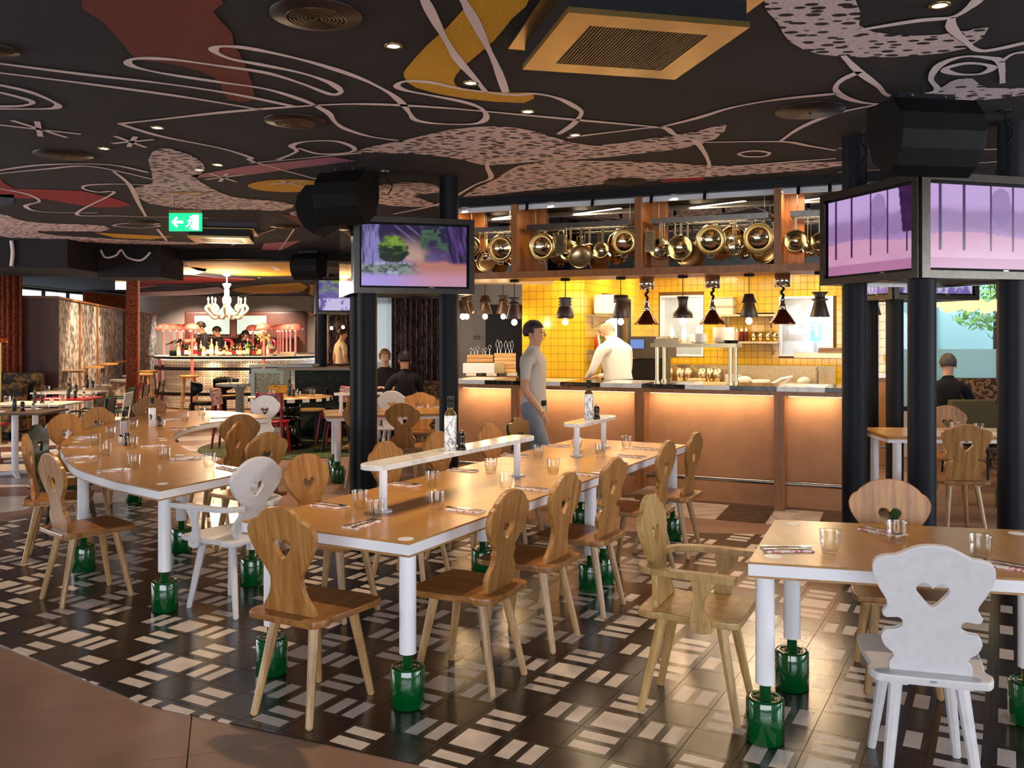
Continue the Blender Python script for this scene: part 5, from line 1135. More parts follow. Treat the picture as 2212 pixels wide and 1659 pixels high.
def make_chair(name, mats, kind='hour', arms=False, badge=False):
    mb_, ms, ml = mats; t = thing(name, 'x', 'chair')
    hp = [(x, z + .245) for x, z in HEART]
    me = plate(outline(kind), [hp], .026, bevel=.004, name='backrest', mats=[mb_]); o = link('backrest', me, t, (0, -.175, .4505)); o.rotation_euler = (math.radians(9), 0, 0)
    sp = smooth_pts([(-.14, -.245, 0), (.14, -.245, 0), (.19, -.225, 0), (.205, -.17, 0), (.19, -.13, 0), (.20, -.05, 0), (.212, .10, 0), (.205, .18, 0), (.16, .205, 0), (-.16, .205, 0), (-.205, .18, 0), (-.212, .10, 0), (-.20, -.05, 0), (-.19, -.13, 0), (-.205, -.17, 0), (-.19, -.225, 0)], 3, True)
    MB().prism([(p.x, p.y) for p in sp], .42, .45).build('seat', ms, t, bevel=.007)
    for x in (-.105, .105): MB().bb(x - .03, x + .03, -.2, .16, .402, .4195).build('cleat', ml, t)
    for sx in (-1, 1):
        for sy, y0, y1 in ((1, .11, .185), (-1, -.15, -.235)):
            m = MB(); m.cyl((sx * .155, y1, .004), (sx * .108, y0, .402), .0165, .024, 8, 0, True, False); m.cyl((sx * .155, y1, 0), (sx * .155, y1, .004), .012, n=8); m.build('leg', ml, t)
    if arms:
        for s in (-1, 1):
            pts = smooth_pts([(s * .10, -.235, .63), (s * .20, -.20, .635), (s * .245, -.08, .64), (s * .25, .08, .64), (s * .255, .20, .64)], 5); m = MB()
            vs = []; n = len(pts)
            for i, p in enumerate(pts):
                a = pts[max(0, i - 1)]; b = pts[min(n - 1, i + 1)]; d = (b - a).normalized(); sd = Vector((-d.y, d.x, 0)) * (.022 + .012 * i / n)
                for q in (p + sd, p - sd): vs += [q + Vector((0, 0, .014)), q - Vector((0, 0, .014))]
            fs = []
            for i in range(n - 1):
                k = 4 * i; fs += [(k, k + 4, k + 6, k + 2), (k + 1, k + 3, k + 7, k + 5), (k, k + 1, k + 5, k + 4), (k + 2, k + 6, k + 7, k + 3)]
            fs += [(0, 2, 3, 1), (4 * n - 4, 4 * n - 3, 4 * n - 1, 4 * n - 2)]
            m.add(vs, fs); m.build('armrest', mb_, t, bevel=.004)
            prof = [(-.05, 0), (.03, 0), (.025, .05), (.0, .10), (.01, .15), (.055, .225), (-.05, .225), (-.04, .15), (-.055, .08)]
            pp = smooth_pts([(y, z, 0) for y, z in prof], 3, True); m = MB(); m.prism([(p.x, p.y) for p in pp], -.011, .011)
            M_ = Matrix(((0, 0, 1, s * .222), (1, 0, 0, .06), (0, 1, 0, .40), (0, 0, 0, 1)))
            m.v = [M_ @ p for p in m.v]; m.build('arm_post', mb_, t, bevel=.003)
            for q in (-.025, .0, .02): MB().ball((s * .236, .05 + q, .425 + abs(q) * .6), .006, n=8).build('rivet', ml, t)
    if badge:
        MB().bb(-.018, .018, -.2475, -.2465, .427, .444).build('maker_label', mk('label_grey', 'C8C6C8', .5), t); text('maker_name', 'SIPA', .012, (0, -.2478, .437), (PI / 2, 0, 0), BLACK, t, .0002)
    return [t, 0]
OK_ = (OAK, OAKS, OAKL); WH_ = (WHITEW, WHITEW, WHITEW); OL_ = (OLIVE, OLIVE, OLIVE); PN_ = (PINE, PINE, PINE)
CH = {'hour': make_chair('heart_back_chair', OK_, 'hour'), 'lobe': make_chair('heart_back_chair', OK_, 'lobe'), 'scroll': make_chair('heart_back_chair', OK_, 'scroll'), 'wscroll': make_chair('heart_back_chair', WH_, 'scroll', badge=True), 'warm': make_chair('heart_back_armchair', WH_, 'lobe', True), 'parm': make_chair('heart_back_armchair', PN_, 'hour', True), 'olive': make_chair('heart_back_chair', OL_, 'scroll'), 'wlobe': make_chair('heart_back_chair', WH_, 'lobe')}
def chair(kd, x, y, fx, fy, label, group='heart-back chairs'):
    return proto_place(CH[kd], (x, y, 0), math.atan2(fy, fx) - PI / 2, label, group)
U_ = Vector((.477, .879, 0)); WV = Vector((-.879, .477, 0)); M0 = Vector((-.867, 4.085, 0))
g = 'oak chairs around the long table'
chair('hour', -.87, 4.02, *U_.xy, 'oak heart-back chair at the short end of the long table', g)
for kd, (x, y), lb in (('lobe', (-.22, 4.32), 'oak heart-back chair beside the white table leg with a tall green foot'), ('hour', (.08, 4.88), 'oak heart-back chair second along from the long table corner'), ('scroll', (.40, 5.45), 'oak heart-back chair third along the kitchen side of the long table'), ('lobe', (.85, 6.24), 'oak heart-back chair beside the far pair of table legs'), ('hour', (1.16, 6.82), 'oak heart-back chair at the kitchen end of the long table')):
    chair(kd, x, y, *WV.xy, lb, g)
for kd, s, lat, lb in (('lobe', 1.0, .74, 'oak heart-back chair with its back to the white armchair'), ('hour', 1.80, .74, 'oak heart-back chair right before the double black column'), ('lobe', 2.45, .74, 'oak heart-back chair behind the marble shelf bottle'), ('hour', 3.22, .74, 'oak heart-back chair beside the olive chair')):
    p = M0 + U_ * s + WV * lat; chair(kd, p.x, p.y, *(-WV).xy, lb, g)
p = M0 + U_ * 3.80 + WV * .78; chair('olive', p.x, p.y, *(-WV).xy, 'olive green heart-back chair in front of the walking waiter', g)
chair('warm', -1.71, 5.44, -.84, .54, 'white heart-back armchair between the long table and the curved table')
chair('wscroll', 1.535, 3.36, .27, .96, 'white scroll-edged heart-back chair at the square table')
chair('lobe', 1.83, 4.26, -.25, -.968, 'oak heart-back chair behind the square table, in front of the columns')
chair('parm', .845, 3.98, .90, -.43, 'pale pine heart-back armchair at the side of the square table')
g = 'oak chairs around the curved table'
for kd, x, y, fx, fy, lb in (('lobe', -2.66, 5.66, .67, .74, 'oak heart-back chair pulled out before the curved table front'), ('hour', -3.34, 6.66, .93, .36, 'oak heart-back chair next to the olive chair at the curved table'), ('olive', -3.62, 7.30, .98, .1, 'olive green heart-back chair at the curved table'), ('lobe', -3.87, 8.05, .85, -.5, 'oak heart-back chair beside the black metal armchair'), ('hour', -3.97, 8.90, .85, -.5, 'oak heart-back chair near the green metal armchair'), ('lobe', -4.07, 10.23, .6, -.8, 'oak heart-back chair behind the labelled oil bottle'),
                            ('hour', -2.52, 7.55, -.97, .2, 'oak heart-back chair seen edge-on inside the table curve'), ('lobe', -2.62, 8.35, -.6, .8, 'oak heart-back chair in the middle of the table curve'), ('hour', -2.02, 6.85, -.8, .6, 'oak heart-back chair just beyond the white armchair'), ('wlobe', -2.98, 10.4, -.25, -1, 'white heart-back chair at the far tip of the curved table')):
    chair(kd, x, y, fx, fy, lb, g)
# ------------------------------------------------------------------ tables
def foot_leg(par, x, y, ztop):
    m = MB(); m.cyl((x, y, .235), (x, y, ztop), .038, n=24); m.build('leg', WHITE, par)
    m = MB(); m.lathe([(.001, 0), (.07, 0), (.076, .006), (.076, .172), (.072, .178), (.045, .178), (.044, .174), (.040, .178), (.022, .178), (.022, .24), (.001, .24)], (x, y, 0), 32); m.build('green_foot', GREEN, par)
    for a in (.6, 2.2, 4.0): MB().cyl((x + .058 * math.cos(a), y + .058 * math.sin(a), .178), (x + .058 * math.cos(a), y + .058 * math.sin(a), .180), .006, n=8).build('screw', GREEN, par)
def discs(par, pts, z):
    for x, y in pts: m = MB(); m.cyl((x, y, z), (x, y, z + .0012), .035, n=24); m.build('white_disc', WHITE, par)
def long_table(label, o, L_, Wd, rz, legs, name='dining_table'):
    t = thing(name, label, 'table', o, rz)   # local x: width (left positive), y: length
    MB().bb(0, Wd, 0, L_, .744, .753).build('table_top', OAKT, t); MB().bb(.001, Wd - .001, .001, L_ - .001, .699, .7438).build('apron', WHITE, t); MB().bb(0, Wd, 0, L_, .690, .6988).build('under_board', PLY, t)
    for x, y in legs: foot_leg(t, x, y, .6898)
    discs(t, [(.06, .06), (Wd - .06, .06), (.06, L_ - .06), (Wd - .06, L_ - .06)], .7531)
    return t
NR = Vector((-.441, 3.846, 0)); rzT = math.atan2(U_.y, U_.x) + PI / 2   # local x -> WV direction
rzT = math.atan2(WV.y, WV.x)
def TT(s, lat): return NR + U_ * s + WV * (.4885 + lat)
# local frame: x = WV, y must be perpendicular (+90deg) which is -U_, so build with negative y
def table_n(label, s0, s1, Wd, legs):
    o = NR + U_ * s0; t = thing('dining_table', label, 'table', o, rzT); L_ = s1 - s0
    MB().bb(0, Wd, -L_, 0, .744, .753).build('table_top', OAKT, t, bevel=.0015); MB().bb(.0015, Wd - .0015, -L_ + .0015, -.0015, .699, .7438).build('apron', WHITE, t); MB().bb(0, Wd, -L_, 0, .690, .6988).build('under_board', PLY, t)
    for x, y in legs: foot_leg(t, x, -y, .6898)
    discs(t, [(.06, -.06), (Wd - .06, -.06), (.06, -L_ + .06), (Wd - .06, -L_ + .06)], .7531)
table_n('near half of the long oak table with a white edge', 0, 2.245, .977, [(.085, .11), (.89, .11), (.085, 2.14), (.89, 2.14)])
table_n('far half of the long oak table with a white edge', 2.25, 3.90, .977, [(.085, .10), (.89, .10), (.085, 1.54), (.89, 1.54)])
def poly_table(name, label, poly, legs, dd=()):
    t = thing(name, label, 'table', (0, 0, 0))
    def tri(z0, z1, mat, nm):
        bm = bmesh.new(); vs = [bm.verts.new((p[0], p[1], z0)) for p in poly]; es = [bm.edges.new((vs[i], vs[(i + 1) % len(vs)])) for i in range(len(vs))]
        r = bmesh.ops.triangle_fill(bm, edges=es, use_beauty=True); fs = [x for x in r['geom'] if isinstance(x, bmesh.types.BMFace)]; e = bmesh.ops.extrude_face_region(bm, geom=fs)
        bmesh.ops.translate(bm, vec=(0, 0, z1 - z0), verts=[x for x in e['geom'] if isinstance(x, bmesh.types.BMVert)]); bmesh.ops.recalc_face_normals(bm, faces=bm.faces)
        me = bpy.data.meshes.new(nm); bm.to_mesh(me); bm.free(); me.materials.append(mat); link(nm, me, t)
    tri(.744, .753, OAKT, 'table_top'); tri(.699, .7438, WHITE, 'apron'); tri(.690, .6988, PLY, 'under_board')
    for x, y in legs: foot_leg(t, x, y, .6898)
    discs(t, dd, .7531); return t
P7 = lambda u, v: tuple(W(u, v, .75).xy)
a, b, c, d = P7(1616, 1215), P7(2300, 1257), P7(2300, 1150), P7(1673.5, 1124)
sqt = poly_table('dining_table', 'square-ended oak table with white edge beside the pale pine armchair', [a, b, c, d], [W(1657, 1617).xy + Vector((.012, .07)), W(1718, 1495).xy + Vector((0, .05)), W(2220, 1560).xy, Vector(P7(2268, 1158))], [tuple(W(u, v, .753).xy) for u, v in ((1670, 1202), (1712, 1133), (2196, 1152))])
outl = [(344, 1060), (250, 1040), (165, 1012), (140, 985), (130, 962), (150, 945), (200, 926), (262, 908), (330, 893), (400, 888), (480, 888), (575, 897), (577, 903), (500, 908), (450, 914), (405, 924), (378, 938), (376, 950), (392, 965), (425, 982), (470, 1003), (525, 1023)]
cp = [P7(u, v) for u, v in outl]
cp2 = [(p.x, p.y) for p in smooth_pts([(x, y, 0) for x, y in cp[1:11]], 4)]; cp3 = [(p.x, p.y) for p in smooth_pts([(x, y, 0) for x, y in cp[12:21]], 4)]
poly_table('curved_table', 'large curved crescent oak table with white edge', [cp[0]] + cp2 + [cp[11]] + cp3 + [cp[21]], [tuple(W(u, v).xy) for u, v in ((356, 1318), (180, 1232), (545, 1262), (392, 1190), (290, 1085))] + [P7(548, 903)], [tuple(W(u, v, .753).xy) for u, v in ((351, 1045), (172, 999), (165, 955), (175, 949), (353, 951), (349, 947), (388, 983), (425, 919))])
# marble shelves on the long table
def mshelf(label, p0, p1, ext=.13):
    d = (p1 - p0); L_ = d.length; t = thing('marble_shelf', label, 'shelf', (p0 + p1) / 2 + Vector((0, 0, .7534)), math.atan2(d.y, d.x)); h = L_ / 2 + ext; w_ = .085
    pl = [(h - w_ + w_ * math.sin(a), -w_ * math.cos(a)) for a in [i * PI / 12 for i in range(13)]]; pl += [(-x, -y) for x, y in pl]
    MB().prism(pl, .222, .248).build('marble_board', MARBW, t, bevel=.003)
    for s in (-1, 1):
        m = MB(); m.cyl((s * L_ / 2, 0, .008), (s * L_ / 2, 0, .2215), .021, n=20); m.build('post', WHITE, t); m = MB(); m.cyl((s * L_ / 2, 0, 0), (s * L_ / 2, 0, .0075), .045, n=24); m.build('base_plate', WHITE, t)
    return t
q0 = Vector((*W(828, 1106, .75).xy, 0)); q1 = Vector((*W(1117, 1029, .75).xy, 0)); mshelf('long white marble shelf on two posts at the near half of the long table', q0, q1)
q2 = Vector((*W(1246, 986, .75).xy, 0)); q3 = Vector((*W(1304, 967, .75).xy, 0)); mshelf('short white marble shelf on two posts at the far half of the long table', q2, q3, .12)
# ------------------------------------------------------------------ table ware
def oil(label, loc, mat=None, s=1.0, band=False):
    t = thing('oil_bottle', label, 'bottle', loc); t.scale = (s, s, s); MB().lathe([(.001, 0), (.034, 0), (.035, .003), (.035, .19), (.033, .195)], (0, 0, 0), 24).build('body', mat or BOTMARB, t)
    MB().lathe([(.034, .195), (.03, .205), (.017, .225), (.016, .24)], (0, 0, 0), 20).build('shoulder', BRASS, t); MB().lathe([(.019, .235), (.019, .255), (.017, .256), (.017, .275), (.019, .276), (.019, .30), (.001, .30)], (0, 0, 0), 16).build('cap', mk('dark_green_cap', '10180E', .4), t)
    if band:
        m = MB()
        for a, z in ((-1.6, .09), (-1.45, .11), (-1.7, .12)): m.ball((.0345 * math.cos(a), .0345 * math.sin(a), z), .011, (1, .5, 1.3), 8)
        stuff(m.build('olive_print', OLIVE, t))
    return t
def mill(label, loc, mat=None, s=1.0):
    t = thing('pepper_mill', label, 'pepper mill', loc); t.scale = (s, s, s); MB().lathe([(.001, 0), (.026, 0), (.027, .012), (.022, .02), (.018, .045), (.021, .062), (.021, .068)], (0, 0, 0), 20).build('body', mat or mk('dark_mill_wood', '1C130E', .25, coat=.5), t); MB().lathe([(.023, .069), (.024, .076), (.02, .092), (.008, .104), (.001, .105)], (0, 0, 0), 18).build('head', mat or MATS['dark_mill_wood'], t); MB().ball((0, 0, .110), .006, n=8).build('knob', CHROME, t); return t
def shaker(label, loc):
    t = thing('salt_shaker', label, 'salt shaker', loc); MB().lathe([(.001, 0), (.024, 0), (.022, .05), (.018, .06)], (0, 0, 0), 12).build('glass', mk('salt_white', 'CFC8BC', .3), t); MB().lathe([(.02, .06), (.02, .078), (.001, .084)], (0, 0, 0), 12).build('cap', CHROME, t); return t
def onshelf(u, v): return W(u, v, 1.0018)
oil('marbled oil bottle on the long marble shelf', onshelf(973, 972)); mill('dark pepper mill on the long marble shelf', onshelf(997, 972)); oil('marbled oil bottle on the short marble shelf', onshelf(1272, 906)); mill('dark pepper mill on the short marble shelf', onshelf(1289, 905))
tz = .7535
oil('tall white oil bottle printed with olives on the curved table', W(329, 922, tz), mk('white_bottle_print', 'E0DEE4', .3), .95, True); mill('dark pepper mill next to the olive-print bottle', W(344, 921, tz)); oil('white-labelled dark oil bottle on the curved table', W(267, 948, tz), mk('label_mauve', 'B4A8B0', .4), .8); mill('dark pepper mill by the salt shaker on the curved table', W(275, 962, tz)); shaker('salt shaker by the pepper mill on the curved table', W(262, 961, tz))
def tumbler():
    return MB().lathe([(.001, 0), (.026, 0), (.030, .004), (.037, .045), (.038, .078), (.0395, .082), (.0375, .083), (.0362, .078), (.0352, .046), (.028, .010), (.001, .008)], (0, 0, 0), 28, 0, True, Matrix.Diagonal((1.1, 1.1, 1.15, 1))).mesh('glass_tumbler', GLASS)
TUM = tumbler()
def glass(u, v, label, group, z=tz):
    o = link('glass_tumbler', TUM, None, W(u, v, z)); return tag(o, label, 'glass', group)
def cutlery(u, v, ang, where, z=tz, scale=1.0):
    p = W(u, v, z); s = scale; c, n = math.cos(ang), math.sin(ang)
    nap = MB(); 
    for k in range(3): nap.bb(-.10 + .002 * k, .10 - .002 * k, -.045 + .002 * k, .045 - .001 * k, .0002 + .0022 * k, .0022 + .0022 * k)
    o = nap.build('napkin', NAPK, None, p, ang); tag(o, 'folded red-check napkin under cutlery on ' + where, 'napkin', 'napkins on ' + where)
    kn = thing('table_knife', 'steel knife resting on a napkin on ' + where, 'knife', p + Vector((.0 * c, 0, .0078)) + Vector((-n, c, 0)) * -.014, ang + .05, 'knives on ' + where)
    MB().prism([(-.105, -.005), (-.01, -.007), (-.01, .007), (-.105, .005)], 0, .003).build('handle', CUTL, kn); MB().prism([(-.01, -.006), (.08, -.008), (.105, .0), (.095, .006), (-.01, .005)], .0005, .0022).build('blade', CUTL, kn)
    fk = thing('table_fork', 'steel fork resting on a napkin on ' + where, 'fork', p + Vector((0, 0, .0078)) + Vector((-n, c, 0)) * .016, ang - .08, 'forks on ' + where)
    m = MB(); m.prism([(-.105, -.006), (.05, -.003), (.05, .003), (-.105, .006)], .003, .006); m.build('handle', CUTL, fk)
    m = MB(); m.prism([(.05, -.004), (.065, -.012), (.075, -.012), (.075, .012), (.065, .012), (.05, .004)], .003, .006)
    for q in (-.0105, -.0035, .0035, .0105): m.prism([(.075, q - .0015), (.108, q - .001), (.108, q + .001), (.075, q + .0015)], .003, .0055)
    m.build('tines', CUTL, fk)
LT = 'the long table'; aw = math.atan2(WV.y, WV.x)
for u, v in ((712, 1094), (872, 1048), (1000, 1017), (1112, 985), (1205, 964)): cutlery(u, v, aw + PI, LT)
cutlery(783, 1134, aw + PI / 2 + PI, LT)
for u, v in ((1005, 1103), (1150, 1057), (1272, 1026), (1365, 987), (1395, 970)): cutlery(u, v, aw, LT)
for u, v, w_ in ((777, 1098, 'near the white armchair'), (812, 1122, 'at the near marble shelf post'), (943, 1101, 'by its near corner chair'), (934, 1052, 'near the double column'), (1060, 1021, 'under the far half of the long marble shelf'), (1093, 1057, 'before the second oak chair on the kitchen side'), (1195, 1024, 'before the third oak chair on the kitchen side'), (1163, 989, 'before the oak chair beside the olive chair'), (1297, 985, 'beside the far post of the short marble shelf'), (1353, 968, 'at the far corner by the kitchen'), (1246, 970, 'behind the short marble shelf')): glass(u, v, 'clear glass tumbler on the long table ' + w_, 'tumblers on the long table')
QT = 'the square-ended table'
cutlery(1700, 1188, .05, QT + ' beside the pine armchair'); cutlery(1905, 1150, -1.0, QT + ' before the oak chair'); cutlery(2185, 1226, -.75, QT + ' before the white chair')
for u, v, lb in ((1793, 1195, 'clear glass tumbler by the napkin at the short end of the square-ended table'), (1938, 1172, 'clear glass tumbler in front of the oak chair behind the square-ended table'), (2118, 1206, 'clear glass tumbler beside the white chair at the square-ended table')): glass(u, v, lb, 'tumblers on the square-ended table')
CT_ = 'the curved table'
for u, v, an in ((246, 1018, .5), (176, 989, .2), (166, 966, -.1), (402, 992, .4), (335, 964, .1), (387, 928, -.1), (495, 1012, 2.4), (367, 908, .2), (185, 946, -.4), (476, 903, .3)): cutlery(u, v, an, CT_)
for u, v, w_ in ((290, 1012, 'near its pointed front corner'), (228, 985, 'before the pulled-out oak chair'), (356, 996, 'between two napkins near the front'), (452, 1009, 'before the white armchair'), (286, 969, 'touching the pepper mill'), (206, 962, 'before the olive chair'), (239, 945, 'behind the salt shaker'), (288, 929, 'behind the mauve-labelled bottle'), (347, 929, 'in front of the olive-print bottle'), (399, 910, 'behind the olive-print bottle'), (436, 899, 'near its far tip'), (445, 913, 'before the white chair at its far tip')): glass(u, v, 'clear glass tumbler on the curved table ' + w_, 'tumblers on the curved table')
# ceiling spots that light the tables
for x, y, pw in ((-.9, 4.6, 95), (-.1, 5.3, 85), (.6, 6.6, 85), (-2.9, 6.2, 110), (-3.2, 8.0, 110), (1.9, 3.5, 60), (-2.8, 9.7, 80), (1.0, 7.6, 50), (3.8, 7.9, 60)):
    spot('downlight_beam', (x, y, ZC - .03), pw, WARM2, 75, .8)
# ------------------------------------------------------------------ left-hand side: tables, metal chairs, sofas, partitions
def ped_table(label, x, y, sx, sy, mat, rz=0.0, name='bistro_table', edge=None):
    t = thing(name, label, 'table', (x, y, 0), rz); MB().bb(-sx / 2, sx / 2, -sy / 2, sy / 2, .725, .75).build('table_top', mat, t, bevel=.003)
    m = MB(); m.cyl((0, 0, .03), (0, 0, .725), .038, n=18); m.build('column', WHITE, t)
    for a in (.6, .6 + PI / 2, .6 + PI, .6 + 1.5 * PI): m = MB(); m.add([(0, -.03, 0), (.36, -.018, 0), (.36, .018, 0), (0, .03, 0), (0, -.03, .05), (.36, -.018, .02), (.36, .018, .02), (0, .03, .05)], [(0, 3, 2, 1), (4, 5, 6, 7), (0, 1, 5, 4), (1, 2, 6, 5), (2, 3, 7, 6), (3, 0, 4, 7)], 0, False, Matrix.Rotation(a, 4, 'Z')); m.build('foot', WHITE, t)
    return t
BTOP = mk('brown_laminate', '6A5446', .35); WTOP = mk('white_laminate', 'D8CCC0', .3)
ped_table('brown bistro table on a white column beside the yellow sofa', -5.85, 10.55, .95, .65, BTOP); ped_table('white-topped bistro table behind the brown one', -6.25, 11.75, .95, .7, WTOP); ped_table('red-topped bistro table beside the white metal chair', -6.28, 12.7, .75, .6, RED); ped_table('pale bistro table behind the red one', -6.95, 14.1, .95, .6, WTOP); ped_table('oak-topped bistro table nearest the relief partition', -7.2, 15.2, .9, .55, OAKT)
def metal_chair(name, mat, arms):
    t = thing(name, 'x', 'chair'); MB().bb(-.2, .2, -.2, .2, .44, .455).build('seat', mat, t, bevel=.005)
    me = plate([(-.2, 0), (.2, 0), (.21, .2), (-.21, .2)], [], .014, name='backrest', mats=[mat]); o = link('backrest', me, t, (0, -.225, .62)); o.rotation_euler = (math.radians(9), 0, 0)
    for s in (-1, 1):
        m = MB(); m.tube([(s * .2, -.28, .0), (s * .19, -.2, .44), (s * .19, -.26, .82)], .011, 8); m.build('rear_leg', mat, t); m = MB(); m.tube([(s * .2, .22, 0), (s * .19, .18, .44)], .011, 8); m.build('leg', mat, t)
        if arms: m = MB(); m.tube(smooth_pts([(s * .19, -.22, .66), (s * .24, -.1, .66), (s * .24, .15, .66), (s * .22, .2, .6), (s * .2, .2, .44)], 4), .011, 8); m.build('armrest', mat, t)
    return [t, 0]
GREENM = mk('green_metal_paint', '0C4A2A', .35, coat=.3); BLKM2 = mk('black_metal_paint', '0A0A0A', .25, coat=.3); WHM2 = mk('white_metal_paint', 'D0D2D4', .35)
MC = {'b': metal_chair('metal_chair', BLKM2, False), 'ba': metal_chair('metal_armchair', BLKM2, True), 'g': metal_chair('metal_armchair', GREENM, True), 'r': metal_chair('metal_chair', RED, False), 'w': metal_chair('metal_chair', WHM2, False)}
for kd, x, y, lb in (('ba', -5.52, 11.75, 'black metal armchair at the white-topped bistro table'), ('w', -5.72, 12.75, 'white metal chair at the red-topped table'), ('g', -6.2, 14.0, 'green metal armchair at the pale bistro table'), ('r', -6.62, 15.4, 'red metal chair between two black metal chairs'), ('b', -6.30, 14.8, 'black metal chair between green and red chairs'), ('b', -6.55, 16.1, 'black metal chair furthest along the bistro tables'), ('r', -6.9, 11.9, 'red metal chair half hidden under the white-topped table')):
    proto_place(MC[kd], (x, y, 0), PI / 2 + .15 if kd != 'r' or x > -6.8 else -PI / 2, lb, 'metal chairs at the bistro tables')
for (x, y), tn in (((-5.85, 10.55), 'brown'), ((-6.25, 11.75), 'white-topped'), ((-6.28, 12.7), 'red-topped'), ((-6.95, 14.1), 'pale'), ((-7.2, 15.2), 'oak-topped')):
    z = .7505; o = oil('small dark oil bottle on the %s bistro table' % tn, Vector((x + .02, y - .05, z)), mk('dark_oil', '2A3230', .2), .7); mill('pepper mill on the %s bistro table' % tn, Vector((x + .12, y - .06, z)), None, 1.1); shaker('salt shaker on the %s bistro table' % tn, Vector((x + .2, y + .03, z)))
    for dx, dy in ((-.3, -.12), (.3, .12)):
        tag(link('glass_tumbler', TUM, None, (x + dx, y + dy, z)), 'clear glass tumbler on the %s bistro table' % tn, 'glass', 'tumblers on bistro tables')
        nb = MB().bb(-.1, .1, -.05, .05, 0, .006).build('napkin', NAPK, None, (x + dx * .35 - .02, y + dy * 1.6, z), .2); tag(nb, 'folded check napkin on the %s bistro table' % tn, 'napkin', 'napkins on bistro tables')
def sofa(label, x0, x1, y0, y1, mat, bmat, zs=.45, zb_=.85, n=3):
    t = thing('sofa', label, 'sofa', ((x0 + x1) / 2, (y0 + y1) / 2, 0)); hx, hy = (x1 - x0) / 2, (y1 - y0) / 2
    MB().bb(-hx, hx, -hy, hy, .12, .30).build('base', mat, t, bevel=.02)
    w_ = 2 * hx / n
    for i in range(n): MB().bb(-hx + w_ * i + .005, -hx + w_ * (i + 1) - .005, -hy, hy - .22, .301, zs).build('seat_cushion', mat, t, bevel=.04); MB().bb(-hx + w_ * i + .005, -hx + w_ * (i + 1) - .005, hy - .215, hy, .301, zb_).build('back_cushion', bmat, t, bevel=.05)
    for a in (-1, 1):
        for b in (-1, 1): m = MB(); m.cyl((a * (hx - .1), b * (hy - .1), 0), (a * (hx - .1), b * (hy - .1), .12), .03, n=10); m.build('leg', BLACK, t)
    return t
sofa('mustard yellow leather sofa behind the bistro tables', -8.6, -6.75, 10.2, 11.1, YLEATHER, mk('pale_yellow_leather', 'C8AE62', .45, bs=.1, bscale=50))
sofa('brown patterned banquette before the wooden partition', -10.2, -7.75, 13.9, 14.9, SOFAP, SOFAP, .5, 1.02, 4)
for i in range(3):
    o = MB().bb(-.24, .24, -.08, .08, 0, .4).build('cushion', SOFAP, None, (-9.3 + .62 * i, 14.38, .515), .1 * i, bevel=.06); o.rotation_euler = (-.35, 0, .1 * i); tag(o, 'patterned brown scatter cushion on the banquette', 'cushion', 'banquette cushions')
# wooden partition with moon-relief panels
def partition(label, p0, p1, n, h=2.3, dep=1.0):
    d = Vector((p1[0] - p0[0], p1[1] - p0[1], 0)); L_ = d.length; t = thing('booth_partition', label, 'partition', (p0[0], p0[1], 0), math.atan2(d.y, d.x))
    MB().bb(0, L_, .06, dep, 0, h - .02).build('carcass', WALNUT, t); MB().bb(-.03, L_, .0, dep, h - .019, h + .02).build('top_cap', LARCH, t); MB().bb(-.035, -.001, -.0, dep, 0, h - .02).build('end_panel', WALNUT, t)
    w_ = L_ / n
    for i in range(n):
        MB().bb(i * w_ + .03, (i + 1) * w_ - .03, .02, .058, .02, h - .04).build('relief_panel', MOON, t); MB().bb(i * w_ - .03 + (.03 if i == 0 else 0), i * w_ + .028, -.01, .058, 0, h - .02).build('upright', LARCH, t)
        m = MB(); m.cyl((i * w_ + w_ * .35, -.05, .95), (i * w_ + w_ * .35, -.05, .99), .28, n=20); m.build('ledge', OAKT, t)
    return t
partition('long row of booth partitions with moon-relief panels', (-7.95, 15.7), (-10.4, 24.0), 4); partition('rear booth partition beyond the orange column', (-10.5, 24.6), (-11.6, 29.3), 2, 2.3, .75)
for i, (x, y) in enumerate(((-7.75, 16.9), (-8.3, 18.9), (-8.9, 20.9), (-9.5, 22.9))):
    t = thing('round_stool', 'grey upholstered stool before the moon-relief panels', 'stool', (x, y, 0), 0, 'stools along the partition'); m = MB(); m.lathe([(.001, .62), (.17, .62), (.19, .64), (.19, .68), (.16, .70), (.001, .70)], (0, 0, 0), 20); m.build('seat', mk('grey_fabric', '5E5A58', .8), t); m = MB(); m.cyl((0, 0, .0), (0, 0, .62), .14, .12, 18); m.build('base', MOON, t)
m = MB(); m.lathe([(.12, 0), (.12, ZB - .002)], (0, 0, 0), 28); oc = m.build('fabric_column', CURTO, None, (-7.15, 16.9, 0)); tag(oc, 'round column wrapped in orange-brown fabric', 'column')
def curtain(name, label, x0, x1, y, z0, z1, mat, n=9, amp=.05, axis='x'):
    vs = []; fs = []; k = n * 8
    for i in range(k + 1):
        s = i / k; a = x0 + (x1 - x0) * s; off = amp * math.sin(s * n * 2 * PI) + .4 * amp * math.sin(s * n * 4.7)
        for z in (z0, (z0 + z1) / 2, z1): vs.append((a, y + off, z) if axis == 'x' else (y + off, a, z))
    for i in range(k):
        for j in range(2): q = 3 * i + j; fs.append((q, q + 3, q + 4, q + 1))
    m = MB(); m.add(vs, fs, 0, True); o = m.build(name, mat); o.modifiers.new('thickness', 'SOLIDIFY').thickness = .008; return tag(o, label, 'curtain')
curtain('curtain', 'orange woven curtain hanging before the dark beam', -8.85, -8.32, 15.25, .02, 2.65, CURTO, 5)
curtain('curtain', 'dark printed floor-length curtain behind the seated couple', -1.99, -.95, 14.85, .02, 3.06, CURTP, 12, .06)
curtain('curtain', 'orange curtain beside the windows behind the booth partitions', 26.2, 29.6, -12.55, .02, 2.9, CURTO, 14, .07, 'y')
